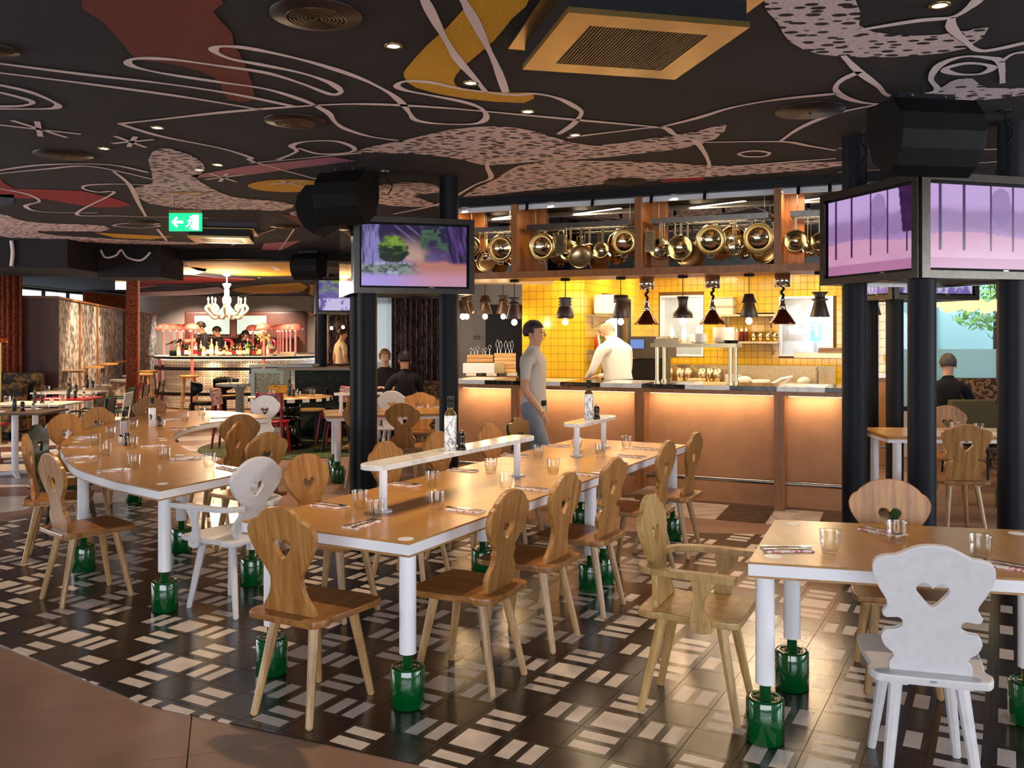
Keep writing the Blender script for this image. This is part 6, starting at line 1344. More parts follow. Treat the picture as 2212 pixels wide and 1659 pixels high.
lp = thing('small_lamp', 'orange dome lamp on the ledge of the patterned banquette', 'lamp', D(2, 745, 13.5)); lp.location.z = 0; lz = D(2, 740, 13.5).z
MB().lathe([(.09, 0), (.08, .05), (.04, .085), (.001, .095)], (0, 0, lz), 18).build('shade', mk('orange_shade', 'B04A14', .3), lp); m = MB(); m.cyl((0, 0, .02), (0, 0, lz + .05), .01); m.build('stem', BRASS, lp); m = MB(); m.cyl((0, 0, 0), (0, 0, .02), .1, n=20); m.build('base', BRASS, lp)
# ------------------------------------------------------------------ the bar
BC = Vector((-6.34, 21.5, 0)); BA, BB_ = 1.72, 1.9; EXP = 3.2
def sup(th, k=0.0):
    c, s = math.cos(th), math.sin(th); r = (abs(c) ** EXP + abs(s) ** EXP) ** (-1 / EXP)
    return Vector((BC.x + (BA + k) * c * r, BC.y + (BB_ + k) * s * r, 0))
def arcpts(k, n, a0=PI * .96, a1=PI * 2.04):
    P_ = [sup(a0 + (a1 - a0) * i / 600, k) for i in range(601)]; L_ = [0]
    for p, q in zip(P_, P_[1:]): L_.append(L_[-1] + (q - p).length)
    out = []; j = 0
    for i in range(n + 1):
        s = L_[-1] * i / n
        while j < 599 and L_[j + 1] < s: j += 1
        f = (s - L_[j]) / max(1e-9, L_[j + 1] - L_[j]); out.append(P_[j].lerp(P_[j + 1], min(1, f)))
    return out
bar = thing('cocktail_bar', 'rounded cocktail bar faced with white dotted tiles', 'bar', (0, 0, 0))
wallp = arcpts(-.06, 160, PI * .78, PI * 2.68); m = MB(); n = len(wallp); m.add([(p.x, p.y, 0) for p in wallp] + [(p.x, p.y, 1.08) for p in wallp], [(i, i + 1, n + i + 1, n + i) for i in range(n - 1)], 0, True); m.build('carcass', mk('bar_grout', '8A8078', .8), bar)
NC, NRW = 40, 7; tp_ = arcpts(-.05, NC); DOT = MB(); tb_h = 1.05 / NRW
BT = mk('white_bar_tile', 'E4DED6', .3); LEN = (tp_[1] - tp_[0]).length; tme = None
for i in range(NC):
    a, b = tp_[i], tp_[i + 1]; d = b - a; L_ = d.length; rz = math.atan2(d.y, d.x); nrm = Vector((d.y, -d.x, 0)).normalized()
    for j in range(NRW):
        if tme is None: tme = MB().bb(.006, LEN - .006, -.012, 0, .005, tb_h - .005).mesh('dotted_tile', BT)
        link('dotted_tile', tme, bar, (a.x, a.y, .02 + j * tb_h), rz)
        for f in (.27, .73):
            for g_ in (.27, .73):
                c = a + d * f + nrm * .0125; c.z = .02 + (j + g_) * tb_h; DOT.cyl(c, c + nrm * .001, .013, n=8)
stuff(DOT.build('tile_dots', BLACK, bar))
def band(k0, k1, z0, z1, mat, nm, n=110, a0=PI * .78, a1=PI * 2.68):
    P0, P1 = arcpts(k0, n, a0, a1), arcpts(k1, n, a0, a1); q = n + 1
    m = MB(); m.add([(p.x, p.y, z0) for p in P0] + [(p.x, p.y, z0) for p in P1] + [(p.x, p.y, z1) for p in P0] + [(p.x, p.y, z1) for p in P1], [f for i in range(n) for f in ((i, i + 1, q + i + 1, q + i), (2 * q + i, 3 * q + i, 3 * q + i + 1, 2 * q + i + 1), (q + i, q + i + 1, 3 * q + i + 1, 3 * q + i), (i, 2 * q + i, 2 * q + i + 1, i + 1))], 0, False); return m.build(nm, mat, bar)
band(-.62, .16, 1.125, 1.165, TERR, 'counter_top'); band(.161, .172, 1.112, 1.16, BLACKM, 'counter_edge'); band(-.1, .1, 1.10, 1.124, DKWOOD, 'counter_support'); band(.13, .16, .86, .93, BLACKM, 'upper_rail'); band(.13, .16, .31, .38, BLACKM, 'foot_rail'); band(.02, .03, 1.08, 1.10, LEDW, 'led_strip')
for u in (400, 490, 580): p = W(u, 900, 0); spot('bar_glow', (p.x, 19.45, 1.07), 14, WARM, 150, 1, (0, .2, -1))
area('bar_front_lamp', (-6.3, 18.6, ZB - .03), (2.4, .3), 120, WARM2, (0, .35, -1))
def mushroom(label, x, y, under=False):
    t = thing('mushroom_lamp', label, 'lamp', (x, y, 1.166), 0, 'pink mushroom lamps on the bar'); m = MB(); m.cyl((0, 0, 0), (0, 0, .60), .024, n=14); m.build('stem', PINK, t); m = MB(); m.lathe([(.001, .575), (.165, .57), (.178, .58), (.17, .63), (.14, .68), (.09, .715), (.001, .73)], (0, 0, 0), 24); m.build('cap', PINK, t)
    MB().ball((0, -.05, .567), .014, n=8).build('bulb', BULB, t)
    return t
MU = [(415, .02), (570, .02)]
p = D(415, 0, 19.60); mushroom('pink mushroom lamp standing in front of the pouring bartender', p.x, p.y); p = D(570, 0, 19.60); mushroom('pink mushroom lamp standing before the yellow flowers', p.x, p.y)
for i in range(6): p = D((347, 360, 372, 381, 391, 398)[i], 0, 20.5 + .42 * i); mushroom('pink mushroom lamp in the row above the cutlery tins', max(p.x, BC.x - 1.62), p.y)
for i in range(6): p = D((638, 627, 619, 611, 605, 600)[i], 0, 20.5 + .42 * i); mushroom('pink mushroom lamp in the row above the menu pile', min(p.x, BC.x + 1.62), p.y)
p = D(546, 0, 22.9); mushroom('pink mushroom lamp behind the flower vase', p.x, p.y)
for i, u in enumerate((345, 415, 570, 640)):
    p = D(u, 0, (20.4, 19.36, 19.36, 20.4)[i]); m = MB(); m.cyl((p.x, p.y, .1), (p.x, p.y, 1.11), .035, n=14); m.build('rail_post', PINK, bar); m = MB(); m.cyl((p.x, p.y, 0), (p.x, p.y, .14), .06, n=14); m.build('post_foot', BLACK, bar)
for i, f in enumerate(range(24)):   # back bar counter of the ring
    pass
# bottles
BCOL = [('5A2A0C', 'amber'), ('8A4A12', 'honey-coloured'), ('12240E', 'dark green'), ('C8B890', 'clear'), ('3A0E0C', 'dark red'), ('B8BEB8', 'frosted'), ('1A1410', 'black'), ('4E6A1E', 'lime green')]
rb = random.Random(11)
def bottle(x, y, c, h, r, z=1.1655):
    hx, nm = BCOL[c]; t = thing('liquor_bottle', nm + ' liquor bottle in the row on the cocktail bar', 'bottle', (x, y, z), 0, 'liquor bottles on the cocktail bar')
    MB().lathe([(.001, 0), (r, 0), (r, h * .58), (r * .85, h * .66), (r * .34, h * .76), (r * .32, h * .93)], (0, 0, 0), 14).build('body', mk('bottle_' + hx, hx, .06, coat=.6), t); MB().lathe([(r * .36, h * .93), (r * .38, h), (.001, h)], (0, 0, 0), 10).build('cap', (BLACK, RED, BRASS, WHITE)[c % 4], t); MB().lathe([(r + .001, h * .15), (r + .001, h * .45)], (0, 0, 0), 14).build('label', (WHITE, mk('label_cream', 'D8C8A0', .6), mk('label_red', '8A1418', .6))[c % 3], t)
us = [386, 395, 402, 409, 422, 431, 440, 449, 457, 468, 476, 484, 491, 498, 505, 512, 519, 527, 535, 541, 548, 554, 561, 579, 586, 592]
for i, u in enumerate(us):
    p = D(u, 0, 19.82 + .10 * (i % 2)); bottle(p.x, p.y, (3, 2, 6, 3, 5, 2, 3, 6, 3, 3, 0, 4, 1, 0, 2, 0, 1, 6, 7, 2, 2, 1, 4, 3, 5, 7)[i], rb.uniform(.20, .38), rb.uniform(.036, .046))
for i, u in enumerate(us[1::2]):
    p = D(u + 3, 0, 20.08); bottle(p.x, p.y, (1, 0, 5, 2, 4, 3)[i % 6], rb.uniform(.26, .36), .036)
cd_ = thing('cutlery_tin', 'black tin of bar tools on the cocktail bar', 'tin', D(376, 0, 19.95)); cd_.location.z = 1.1655; MB().lathe([(.001, 0), (.10, 0), (.10, .12), (.095, .12), (.095, .005), (.001, .005)], (0, 0, 0), 18).build('tin', BLACK, cd_)
for i in range(5): m = MB(); m.tube([(-.05 + .025 * i, 0, .01), (-.1 + .045 * i, .02, .26)], .008, 6); m.build('bar_tool', CUTL, cd_)
mp_ = D(622, 0, 20.15)
for q in range(4): tag(MB().box((0, 0, .011), (.32, .24, .02)).build('menu', mk('menu_cream', 'C8B8A0', .7), None, (mp_.x, mp_.y, 1.166 + .0215 * q), .05 * q), 'cream menu in the pile on the cocktail bar', 'menu', 'menus on the cocktail bar')
fl = thing('flower_vase', 'vase of yellow-white flowers on the cocktail bar', 'vase', D(570, 0, 20.13)); fl.location.z = 1.166; MB().lathe([(.001, 0), (.06, 0), (.08, .12), (.04, .22), (.035, .22), (.07, .12), (.001, .01)], (0, 0, 0), 16).build('vase', mk('amber_vase', '8A5A20', .2), fl)
m = MB(); 
for i in range(60):
    v_ = Vector((rb.gauss(0, 1), rb.gauss(0, 1), rb.gauss(0, 1))).normalized() * rb.uniform(.05, .16); m.ball((v_.x, v_.y, .40 + v_.z), .026, n=6)
stuff(m.build('blossoms', mk('pale_yellow_bloom', 'C8B060', .7), fl)); m = MB()
for i in range(5): m.tube([(0, 0, .1), (.06 * math.cos(i * 1.3), .06 * math.sin(i * 1.3), .36)], .006, 5)
stuff(m.build('stems', PGREEN, fl))
# back wall cabinet with two screens
cb = thing('bar_wall_cabinet', 'dark wooden wall cabinet with two pale screens behind the bar', 'cabinet', (0, 0, 0)); y = 29.7
def R2(u0, u1, v0, v1, y0, y1): a = D(u0, v1, y0); b = D(u1, v0, y0); return a.x, b.x, y0, y1, a.z, b.z
MB().bb(*R2(397, 660, 672, 765, 29.6, 29.95)).build('body', WALNUT, cb, bevel=.08)
PALE = emis('pale_screen', (.62, .70, .56), .75)
for a, b in ((420, 495), (512, 575)): MB().bb(*R2(a, b, 682, 722, 29.55, 29.598)).build('screen', PALE, cb)
MB().bb(*R2(420, 640, 727, 731, 29.3, 29.59)).build('shelf', DKWOOD, cb)
for i, u in enumerate((402, 484, 530, 578)):
    t = thing('red_chair_back', 'rounded red chair back against the wall behind the bar', 'chair', D(u, 0, 28.8), 0, 'red chairs behind the bar'); t.location.z = 0; m = MB(); m.tube(smooth_pts([(-.24, 0, 1.25), (-.2, .08, 1.42), (0, .14, 1.46), (.2, .08, 1.42), (.24, 0, 1.25)], 5), .05, 8); m.build('back_rail', RED, t); m = MB(); m.cyl((0, 0, 1.0), (0, 0, 1.06), .24, n=18); m.build('seat', RED, t)
    for a in range(4): m = MB(); m.cyl((.2 * math.cos(a * 1.57 + .78), .2 * math.sin(a * 1.57 + .78), 0), (.16 * math.cos(a * 1.57 + .78), .16 * math.sin(a * 1.57 + .78), 1.0), .02); m.build('leg', RED, t)
# white rounded line on the bar wall
# chandelier
cc = D(490, 0, 18.8); chd = thing('chandelier', 'white baroque chandelier with candle bulbs over the bar', 'chandelier', (cc.x, 18.8, 0)); CWH = mk('chandelier_white', 'E8DCC4', .3)
MB().lathe([(.001, 2.86), (.05, 2.87), (.09, 2.90), (.09, 2.928), (.001, 2.928)], (0, 0, 0), 20).build('ceiling_cup', CWH, chd); m = MB(); m.cyl((0, 0, 2.72), (0, 0, 2.87), .012); m.build('chain', CWH, chd)
MB().lathe([(.001, 2.0), (.05, 2.02), (.10, 2.08), (.16, 2.14), (.10, 2.2), (.06, 2.26), (.09, 2.33), (.09, 2.4), (.05, 2.46), (.055, 2.56), (.04, 2.6), (.09, 2.7), (.085, 2.71), (.01, 2.72)], (0, 0, 0), 22).build('stem', CWH, chd)
for i in range(8):
    a = i * PI / 4 + .2; c, s = math.cos(a), math.sin(a)
    m = MB(); m.tube(smooth_pts([(.08 * c, .08 * s, 2.18), (.2 * c, .2 * s, 2.06), (.34 * c, .34 * s, 2.08), (.42 * c, .42 * s, 2.18), (.36 * c, .36 * s, 2.26), (.29 * c, .29 * s, 2.20), (.33 * c, .33 * s, 2.15)], 5), [.03] * 31, 8); ar = m.build('arm', CWH, chd)
    m = MB(); m.lathe([(.001, 2.262), (.05, 2.275), (.015, 2.28), (.015, 2.35)], (.37 * c, .37 * s, 0), 12); m.build('candle_cup', CWH, ar); m = MB(); m.lathe([(.001, 2.35), (.02, 2.375), (.014, 2.405), (.001, 2.43)], (.37 * c, .37 * s, 0), 10); m.build('candle_bulb', BULB2, ar)
    m = MB(); a2 = a + .39; c, s = math.cos(a2), math.sin(a2); m.tube(smooth_pts([(.1 * c, .1 * s, 2.1), (.24 * c, .24 * s, 1.98), (.33 * c, .33 * s, 2.04), (.27 * c, .27 * s, 2.11), (.21 * c, .21 * s, 2.06)], 5), .026, 8); m.build('scroll', CWH, chd)
point('chandelier_glow', (cc.x, 18.8, 2.5), 200, WARM2, .3)
for x, y, pw in ((-7.2, 20.6, 140), (-5.6, 20.6, 140), (-3.2, 12.9, 240), (-6.0, 11.4, 260), (-6.4, 12.9, 260), (-8.0, 17.4, 260), (-8.7, 20.0, 260), (-1.4, 10.2, 130), (-1.6, 12.4, 90), (-6.3, 24.5, 220), (5.2, 10.3, 70), (-6.5, 17.6, 160)): spot('far_downlight_beam', (x, y, (ZC if y < 15.5 else ZB) - .03), pw, WARM2, 90, .8)
for x, y, e in ((-8.0, 28.4, 420), (-5.5, 28.2, 260), (-10.5, 28.4, 420)): spot('bar_wall_fill', (x, y, ZB - .03), e, (1, .85, .7), 110, .8, (0, .5, -1))  # added fill spots that brighten the bar wall, without fittings
# bar stools
def stool():
    t = thing('bar_stool', 'x', 'stool'); MB().lathe([(.001, .745), (.19, .745), (.205, .76), (.205, .785), (.19, .80), (.001, .795)], (0, 0, 0), 24).build('seat', OAKT, t)
    for a in range(4): m = MB(); c, s = math.cos(a * PI / 2 + .78), math.sin(a * PI / 2 + .78); m.cyl((.22 * c, .22 * s, 0), (.14 * c, .14 * s, .745), .018, n=10); m.build('leg', OAKL, t)
    m = MB(); m.tube([(.19 * math.cos(a * PI / 2 + .78), .19 * math.sin(a * PI / 2 + .78), .27) for a in range(4)], .012, 6, 0, True); m.build('foot_ring', OAKL, t); return [t, 0]
BS = stool()
for u, y, lb in ((409, 18.75, 'oak bar stool in front of a pink rail post'), (310, 19.6, 'oak bar stool standing beside the pink end post of the bar'), (322, 21.2, 'oak bar stool half hidden beside the bar end')): p = D(u, 0, y); proto_place(BS, (p.x, y, 0), .2, lb, 'bar stools')
# ------------------------------------------------------------------ middle: round check table, rope chairs, carpet, booth divider
cpt = W(625, 958); m = MB(); m.cyl((-3.15, 13.2, -.003), (-3.15, 13.2, .006), 1.4, n=60); tag(m.build('round_carpet', CARPET), 'round green floral carpet under the chequered table', 'carpet')
RT = Vector((-3.22, 13.0, .0065)); rtb = thing('round_table', 'round table with black and white chequered edge on a chess-piece base', 'table', RT); MB().lathe([(.001, .735), (.60, .735), (.60, .739), (.001, .739)], (0, 0, 0), 40).build('table_top', OAKT, rtb)
for k in range(36):
    a0, a1 = 2 * PI * k / 36, 2 * PI * (k + 1) / 36; m = MB(); m.prism([(.56 * math.cos(a0), .56 * math.sin(a0)), (.605 * math.cos(a0), .605 * math.sin(a0)), (.605 * math.cos(a1), .605 * math.sin(a1)), (.56 * math.cos(a1), .56 * math.sin(a1))], .690, .7348); m.build('edge_block', (WHITE, BLACK)[k % 2], rtb)
MB().lathe([(.001, .0), (.2, .0), (.21, .05), (.17, .08), (.16, .12), (.12, .16), (.085, .3), (.075, .38), (.15, .40), (.16, .43), (.10, .45), (.12, .48), (.15, .55), (.15, .62), (.11, .69), (.001, .69)], (0, 0, 0), 30).build('chess_base', GLOSSB, rtb)
def rope_chair(name, mat, rope):
    t = thing(name, 'x', 'chair'); MB().lathe([(.001, .43), (.2, .43), (.21, .44), (.21, .458), (.2, .465), (.001, .465)], (0, 0, 0), 26).build('seat', mat, t); m = MB(); m.lathe([(.17, .385), (.17, .43)], (0, 0, 0), 24); m.build('seat_ring', mat, t)
    for s in (-1, 1): m = MB(); m.tube([(s * .17, -.22, 0), (s * .15, -.17, .44), (s * .165, -.235, .86)], .018, 8); m.build('rear_post', mat, t); m = MB(); m.cyl((s * .17, .2, 0), (s * .14, .14, .43), .02, n=10); m.build('leg', mat, t)
    for z in (.63, .84): m = MB(); m.cyl((-.165, -.205 - (z - .63) * .14, z), (.165, -.205 - (z - .63) * .14, z), .014, n=8); m.build('cross_rail', mat, t)
    m = MB(); 
    for k in range(14): z = .625 + .0165 * k; y = -.203 - (z - .63) * .14; m.tube([(-.185, y, z), (-.09, y - .013, z), (0, y - .006 - .010 * abs(k - 7) / 7, z), (.09, y - .013, z), (.185, y, z), (.185, y + .03, z), (0, y + .036, z), (-.185, y + .03, z)], .0085, 6, 0, True)
    stuff(m.build('rope_back', rope, t)); return [t, 0]
RC = {'rr': rope_chair('rope_back_chair', RED, ROPE), 'bk': rope_chair('rope_back_chair', mk('dark_brown_lacquer', '1E120E', .3), ROPEY)}
for kd, x, y, f, lb in (('rr', -3.27, 12.3, PI / 2, 'red rope-back chair drawn up to the near side of the chequered table'), ('bk', -2.42, 12.62, PI * .93, 'dark chair with mustard rope back at the chequered table'), ('rr', -2.68, 13.45, PI * 1.2, 'red rope-back chair behind the dark mustard-backed one'), ('bk', -3.62, 13.80, PI * 1.5, 'dark chair with mustard rope back behind the chequered table'), ('rr', -4.10, 13.05, .0, 'red rope-back chair seen side-on at the chequered table')): proto_place(RC[kd], (x, y, .0065), f - PI / 2, lb, 'rope-back chairs')
for i in range(5): a = i * 1.25 + .3; tag(link('glass_tumbler', TUM, None, (RT.x + .32 * math.cos(a), RT.y + .3 * math.sin(a), .7462)), 'clear glass tumbler on the round chequered table', 'glass', 'tumblers on the chequered table')
mill('pepper mill on the round chequered table', Vector((RT.x + .05, RT.y, .7462))); oil('oil bottle on the round chequered table', Vector((RT.x - .03, RT.y + .08, .7462)), mk('dark_oil', '2A3230', .2), .8)
for i in range(4): a = i * 1.57 + .7; tag(MB().bb(-.1, .1, -.05, .05, 0, .006).build('napkin', NAPK, None, (RT.x + .42 * math.cos(a), RT.y + .42 * math.sin(a), .7462), a), 'folded check napkin on the round chequered table', 'napkin', 'napkins on the chequered table')
# booth divider
bd = thing('booth_divider', 'white framed cane booth divider with a wide ledge', 'divider', (0, 0, 0)); yd = 15.0
x0, x1 = D(542, 0, yd).x, D(612, 0, yd).x; PGR = mk('pale_grey_green_paint', 'B4BCB0', .4)
m = MB(); m.bb(x0, x1, yd, yd + .05, 0, .08); m.bb(x0, x1, yd, yd + .05, 1.0, 1.08); m.bb(x0, x0 + .06, yd, yd + .05, .08, 1.0); m.bb(x1 - .06, x1, yd, yd + .05, .08, 1.0); m.build('frame', PGR, bd); MB().bb(x0 + .06, x1 - .06, yd + .02, yd + .03, .08, 1.0).build('cane_panel', CANE, bd)
m = MB(); xs = D(638, 0, yd).x; m.add([(x1, yd, 0), (xs, yd, 0), (x1 + .1, yd, 1.08), (x1, yd, 1.08), (x1, yd + .05, 0), (xs, yd + .05, 0), (x1 + .1, yd + .05, 1.08), (x1, yd + .05, 1.08)], [(0, 1, 2, 3), (7, 6, 5, 4), (1, 5, 6, 2), (3, 2, 6, 7), (0, 3, 7, 4), (0, 4, 5, 1)]); m.build('sloped_panel', CANE, bd)
MB().bb(x0 - .03, D(675, 0, yd).x, yd - .02, yd + .55, 1.1, 1.14).build('ledge', PGR, bd); MB().bb(x1 - .02, D(770, 0, yd).x, yd - .35, yd + .1, 1.06, 1.098).build('front_ledge', mk('taupe_ledge', '8A7A6C', .45), bd); MB().bb(D(640, 0, yd).x, D(770, 0, yd).x, yd - .1, yd + .1, .1, 1.058).build('floral_back', FLORAL, bd)
bq = thing('floral_banquette', 'dark floral banquette seat behind the chequered table', 'banquette', (D(715, 0, 14.5).x, 14.56, 0)); MB().bb(-.5, .45, -.22, .3, .12, .46).build('seat', FLORAL, bq, bevel=.03); MB().bb(-.5, .45, -.2, .28, 0, .119).build('plinth', BLACK, bq)
tz_t = thing('terrazzo_table', 'round white terrazzo table before the cocktail bar', 'table', (D(518, 0, 16.4).x, 16.4, 0)); MB().lathe([(.001, .71), (.42, .71), (.42, .75), (.001, .75)], (0, 0, 0), 36).build('table_top', TERR, tz_t); MB().lathe([(.26, 0), (.24, .03), (.08, .2), (.07, .6), (.14, .71)], (0, 0, 0), 24).build('base', mk('pale_grey_base', 'B8BAB4', .5), tz_t)
def black_chair():
    t = thing('black_tub_chair', 'x', 'chair'); m = MB(); m.cyl((0, 0, .40), (0, 0, .45), .23, n=26); m.build('seat_frame', BLACKM, t); m = MB(); m.cyl((0, 0, .451), (0, 0, .475), .21, n=26); m.build('cushion', mk('tan_cushion', 'A07840', .7), t)
    pts = [(.27 * math.cos(a), .27 * math.sin(a)) for a in [math.radians(200 + 14 * i) for i in range(11)]]; q = [(.235 * x / .27, .235 * y / .27) for x, y in pts]; m = MB(); n_ = len(pts)
    zt = [.78 + .04 * math.sin(PI * i / 10) for i in range(11)]; zl = [.66 - .12 * math.sin(PI * i / 10) for i in range(11)]
    m.add([(x, y, z) for (x, y), z in zip(pts, zl)] + [(x, y, z) for (x, y), z in zip(pts, zt)] + [(x, y, z) for (x, y), z in zip(q, zl)] + [(x, y, z) for (x, y), z in zip(q, zt)], [f for i in range(n_ - 1) for f in ((i, i + 1, n_ + i + 1, n_ + i), (2 * n_ + i, 3 * n_ + i, 3 * n_ + i + 1, 2 * n_ + i + 1), (n_ + i, n_ + i + 1, 3 * n_ + i + 1, 3 * n_ + i), (i, 2 * n_ + i, 2 * n_ + i + 1, i + 1))], 0, True); m.build('curved_back', BLACKM, t)
    MB().bb(-.07, .07, -.27, -.235, 0, .6).build('back_post', BLACKM, t)
    for s in (-1, 1): MB().bb(s * .17 - .03, s * .17 + .03, .1, .16, 0, .40).build('leg', BLACKM, t)
    return [t, 0]
BCH = black_chair()
for u, y, f, lb in ((446, 15.9, .4, 'black curved-back chair with tan cushion before the bar'), (492, 17.3, -.9, 'black curved-back chair behind the terrazzo table'), (673, 14.05, 4.4, 'black curved-back chair beside the floral banquette')): p = D(u, 0, y); proto_place(BCH, (p.x, y, .0065 if u == 673 else 0), f - PI / 2, lb, 'black curved-back chairs')
for dx, dy, k in ((-.15, -.1, 0), (.12, -.12, 0)): tag(link('glass_tumbler', TUM, None, (tz_t.location.x + dx, 16.4 + dy, .7505)), 'clear glass tumbler on the terrazzo table', 'glass', 'tumblers on the terrazzo table')
oil('white oil bottle on the terrazzo table', Vector((tz_t.location.x + .22, 16.3, .7505)), WHITE, .95)
# solid counter and waiter in place of a mirror reflection near the distant tower
rc2 = thing('reflected_counter', 'reflected tan counter with marble top, built solid behind the distant columns', 'counter', (D(727, 0, 17.75).x, 17.75, 0)); MB().bb(-.3, .45, -.2, .3, 0, 1.03).build('front', LEATHER, rc2); MB().bb(-.32, .47, -.22, .32, 1.031, 1.07).build('top', MARBK, rc2); MB().bb(.12, .17, -.24, -.2, 0, 1.03).build('post', LARCH, rc2)
curtain('curtain', 'dark printed curtain behind the small reflected counter', -4.0, -2.8, 18.95, .02, 2.92, CURTP, 7, .05)
for u, v in ((716, 705), (741, 703)): q = D(u, v, 17.5); proto_place(PP['cuff'], q, 0, 'dark pendant lamp hanging over the small reflected counter', 'pendants over the side counter')
struct(MB().bb(-3.8, -3.0, 17.35, 17.65, D(716, 705, 17.5).z + .426, D(716, 705, 17.5).z + .48).build('ceiling_side_pass', LARCH))
# ------------------------------------------------------------------ seen between the columns of the woodland tower
t5 = thing('dining_table', 'oak table with white legs behind the woodland screen columns', 'table', (-1.42, 10.45, 0), .25); MB().bb(-.75, .75, -.42, .42, .722, .75).build('table_top', OAKT, t5); MB().bb(-.74, .74, -.41, .41, .69, .7218).build('apron', WHITE, t5)
for a in (-.62, .62):
    for b in (-.32, .32): foot_leg(t5, a, b, .6898)
t6 = thing('dining_table', 'oak table between the seated couple and the white heart chair', 'table', (-1.30, 12.0, 0), .1); MB().bb(-.55, .55, -.35, .35, .722, .75).build('table_top', OAKT, t6); MB().bb(-.54, .54, -.34, .34, .69, .7218).build('apron', WHITE, t6)
for a in (-.5, .5):
    for b in (-.25, .25): foot_leg(t6, a, b, .6898)
chair('lobe', -1.14, 9.75, .1, 1, 'oak heart-back chair seen from behind between the black columns', 'chairs beyond the columns'); chair('scroll', -1.18, 11.08, -.1, -1, 'oak heart-back chair facing out beyond the black columns', 'chairs beyond the columns'); chair('wlobe', -1.52, 11.74, .1, 1, 'white heart-back chair behind the seated couple', 'chairs beyond the columns'); chair('hour', -1.60, 9.78, .1, 1, 'oak heart-back chair half hidden by the double black column', 'chairs beyond the columns')
tS = thing('marble_shelf', 'small white table shelf on the table behind the black columns', 'shelf', (-1.75, 10.35, .7504), .25); MB().bb(-.3, .25, -.07, .07, .2, .225).build('marble_board', MARBW, tS); m = MB(); m.cyl((.12, 0, 0), (.12, 0, .1998), .02); m.build('post', WHITE, tS); m = MB(); m.cyl((-.22, 0, 0), (-.22, 0, .1998), .02); m.build('post', WHITE, tS)
for x, y in ((-1.28, 11.9), (-1.18, 11.95), (-1.3, 10.3), (-1.0, 10.35)): tag(link('glass_tumbler', TUM, None, (x, y, .7505)), 'clear glass tumbler on the tables beyond the black columns', 'glass', 'tumblers beyond the columns')
sofa('marbled low sofa along the printed curtain', -1.40, -.70, 13.5, 14.3, BOOTHP, BOOTHP, .45, .92, 2)
# ------------------------------------------------------------------ right-hand bay
t7 = thing('dining_table', 'oak table seen between the columns of the cage-bar screens', 'table', (4.05, 8.25, 0), -.05); MB().bb(-.72, .75, -.38, .38, .722, .75).build('table_top', OAKT, t7); MB().bb(-.71, .74, -.37, .37, .69, .7218).build('apron', WHITE, t7)
for a in (-.6, .6):
    for b in (-.28, .28): foot_leg(t7, a, b, .6898)
chair('scroll', 3.74, 7.55, .12, .99, 'oak heart-back chair at the table between the screen columns', 'chairs in the right bay'); chair('lobe', 4.42, 8.92, -.1, -1, 'oak heart-back chair behind the table between the screen columns', 'chairs in the right bay'); chair('hour', 4.38, 7.62, .1, 1, 'oak heart-back chair half hidden by the screen column', 'chairs in the right bay')
for x, y in ((4.05, 8.2), (4.22, 8.1)): tag(link('glass_tumbler', TUM, None, (x, y, .7505)), 'clear glass tumbler on the table between the screen columns', 'glass', 'tumblers in the right bay')
tag(MB().bb(-.12, .12, -.06, .06, 0, .006).build('napkin', NAPK, None, (4.42, 8.1, .7505), .2), 'folded check napkin on the table between the screen columns', 'napkin')
bs = thing('marbled_booth', 'booth seat with marbled brown back and yellow cushion under the window', 'booth', (6.3, 11.45, 0)); MB().bb(-.6, .6, .1, .3, .1, 1.08).build('back', BOOTHP, bs, bevel=.05); MB().bb(-.6, .6, -.45, .095, .3, .46).build('seat_cushion', YLEATHER, bs, bevel=.04); MB().bb(-.58, .58, -.4, .09, 0, .299).build('plinth', BOOTHP, bs)
rt2 = thing('round_table', 'small round blue-grey table before the marbled booth', 'table', (6.05, 10.55, 0)); MB().lathe([(.001, .73), (.36, .73), (.36, .75), (.001, .75)], (0, 0, 0), 30).build('table_top', mk('blue_grey_top', '6E8488', .2), rt2); MB().lathe([(.22, 0), (.2, .02), (.035, .05), (.035, .73)], (0, 0, 0), 18).build('base', BLACKM, rt2)
tag(link('glass_tumbler', TUM, None, (6.12, 10.45, .7505)), 'clear glass tumbler on the small round blue-grey table', 'glass'); mill('pepper mill on the small round blue-grey table', Vector((5.88, 10.45, .7505)), None, 1.2)
p = MC['r']; proto_place(p, (6.35, 9.7, 0), .5, 'red metal chair near the marbled booth', 'metal chairs at the bistro tables')
jk = thing('draped_jacket', 'olive jacket hanging over a chair back by the seated man', 'jacket', (5.12, 9.98, 0), PI); m = MB(); m.add([(-.24, -.06, .92), (.24, -.06, .92), (.30, -.14, .42), (-.30, -.14, .42), (-.24, .05, .92), (.24, .05, .92), (.27, .12, .55), (-.27, .12, .55)], [(0, 3, 2, 1), (0, 1, 5, 4), (4, 5, 6, 7), (0, 4, 7, 3), (1, 2, 6, 5)], 0, True); m.build('jacket', mk('olive_cloth', '4E4628', .85, bs=.2, bscale=12), jk, bevel=.02); m = MB(); 
for s in (-1, 1): m = MB(); m.cyl((s * .18, 0, 0), (s * .18, 0, .9), .014); m.build('chair_post', BLKM2, jk)
MB().bb(-.2, .2, .13, .5, .43, .45).build('chair_seat', BLKM2, jk)
for s in (-1, 1): m = MB(); m.cyl((s * .18, .46, 0), (s * .18, .46, .43), .014); m.build('chair_leg', BLKM2, jk)
cl = mk('cloud_shade', 'E0B078', .6, emit=(1, .62, .3), es=.9)
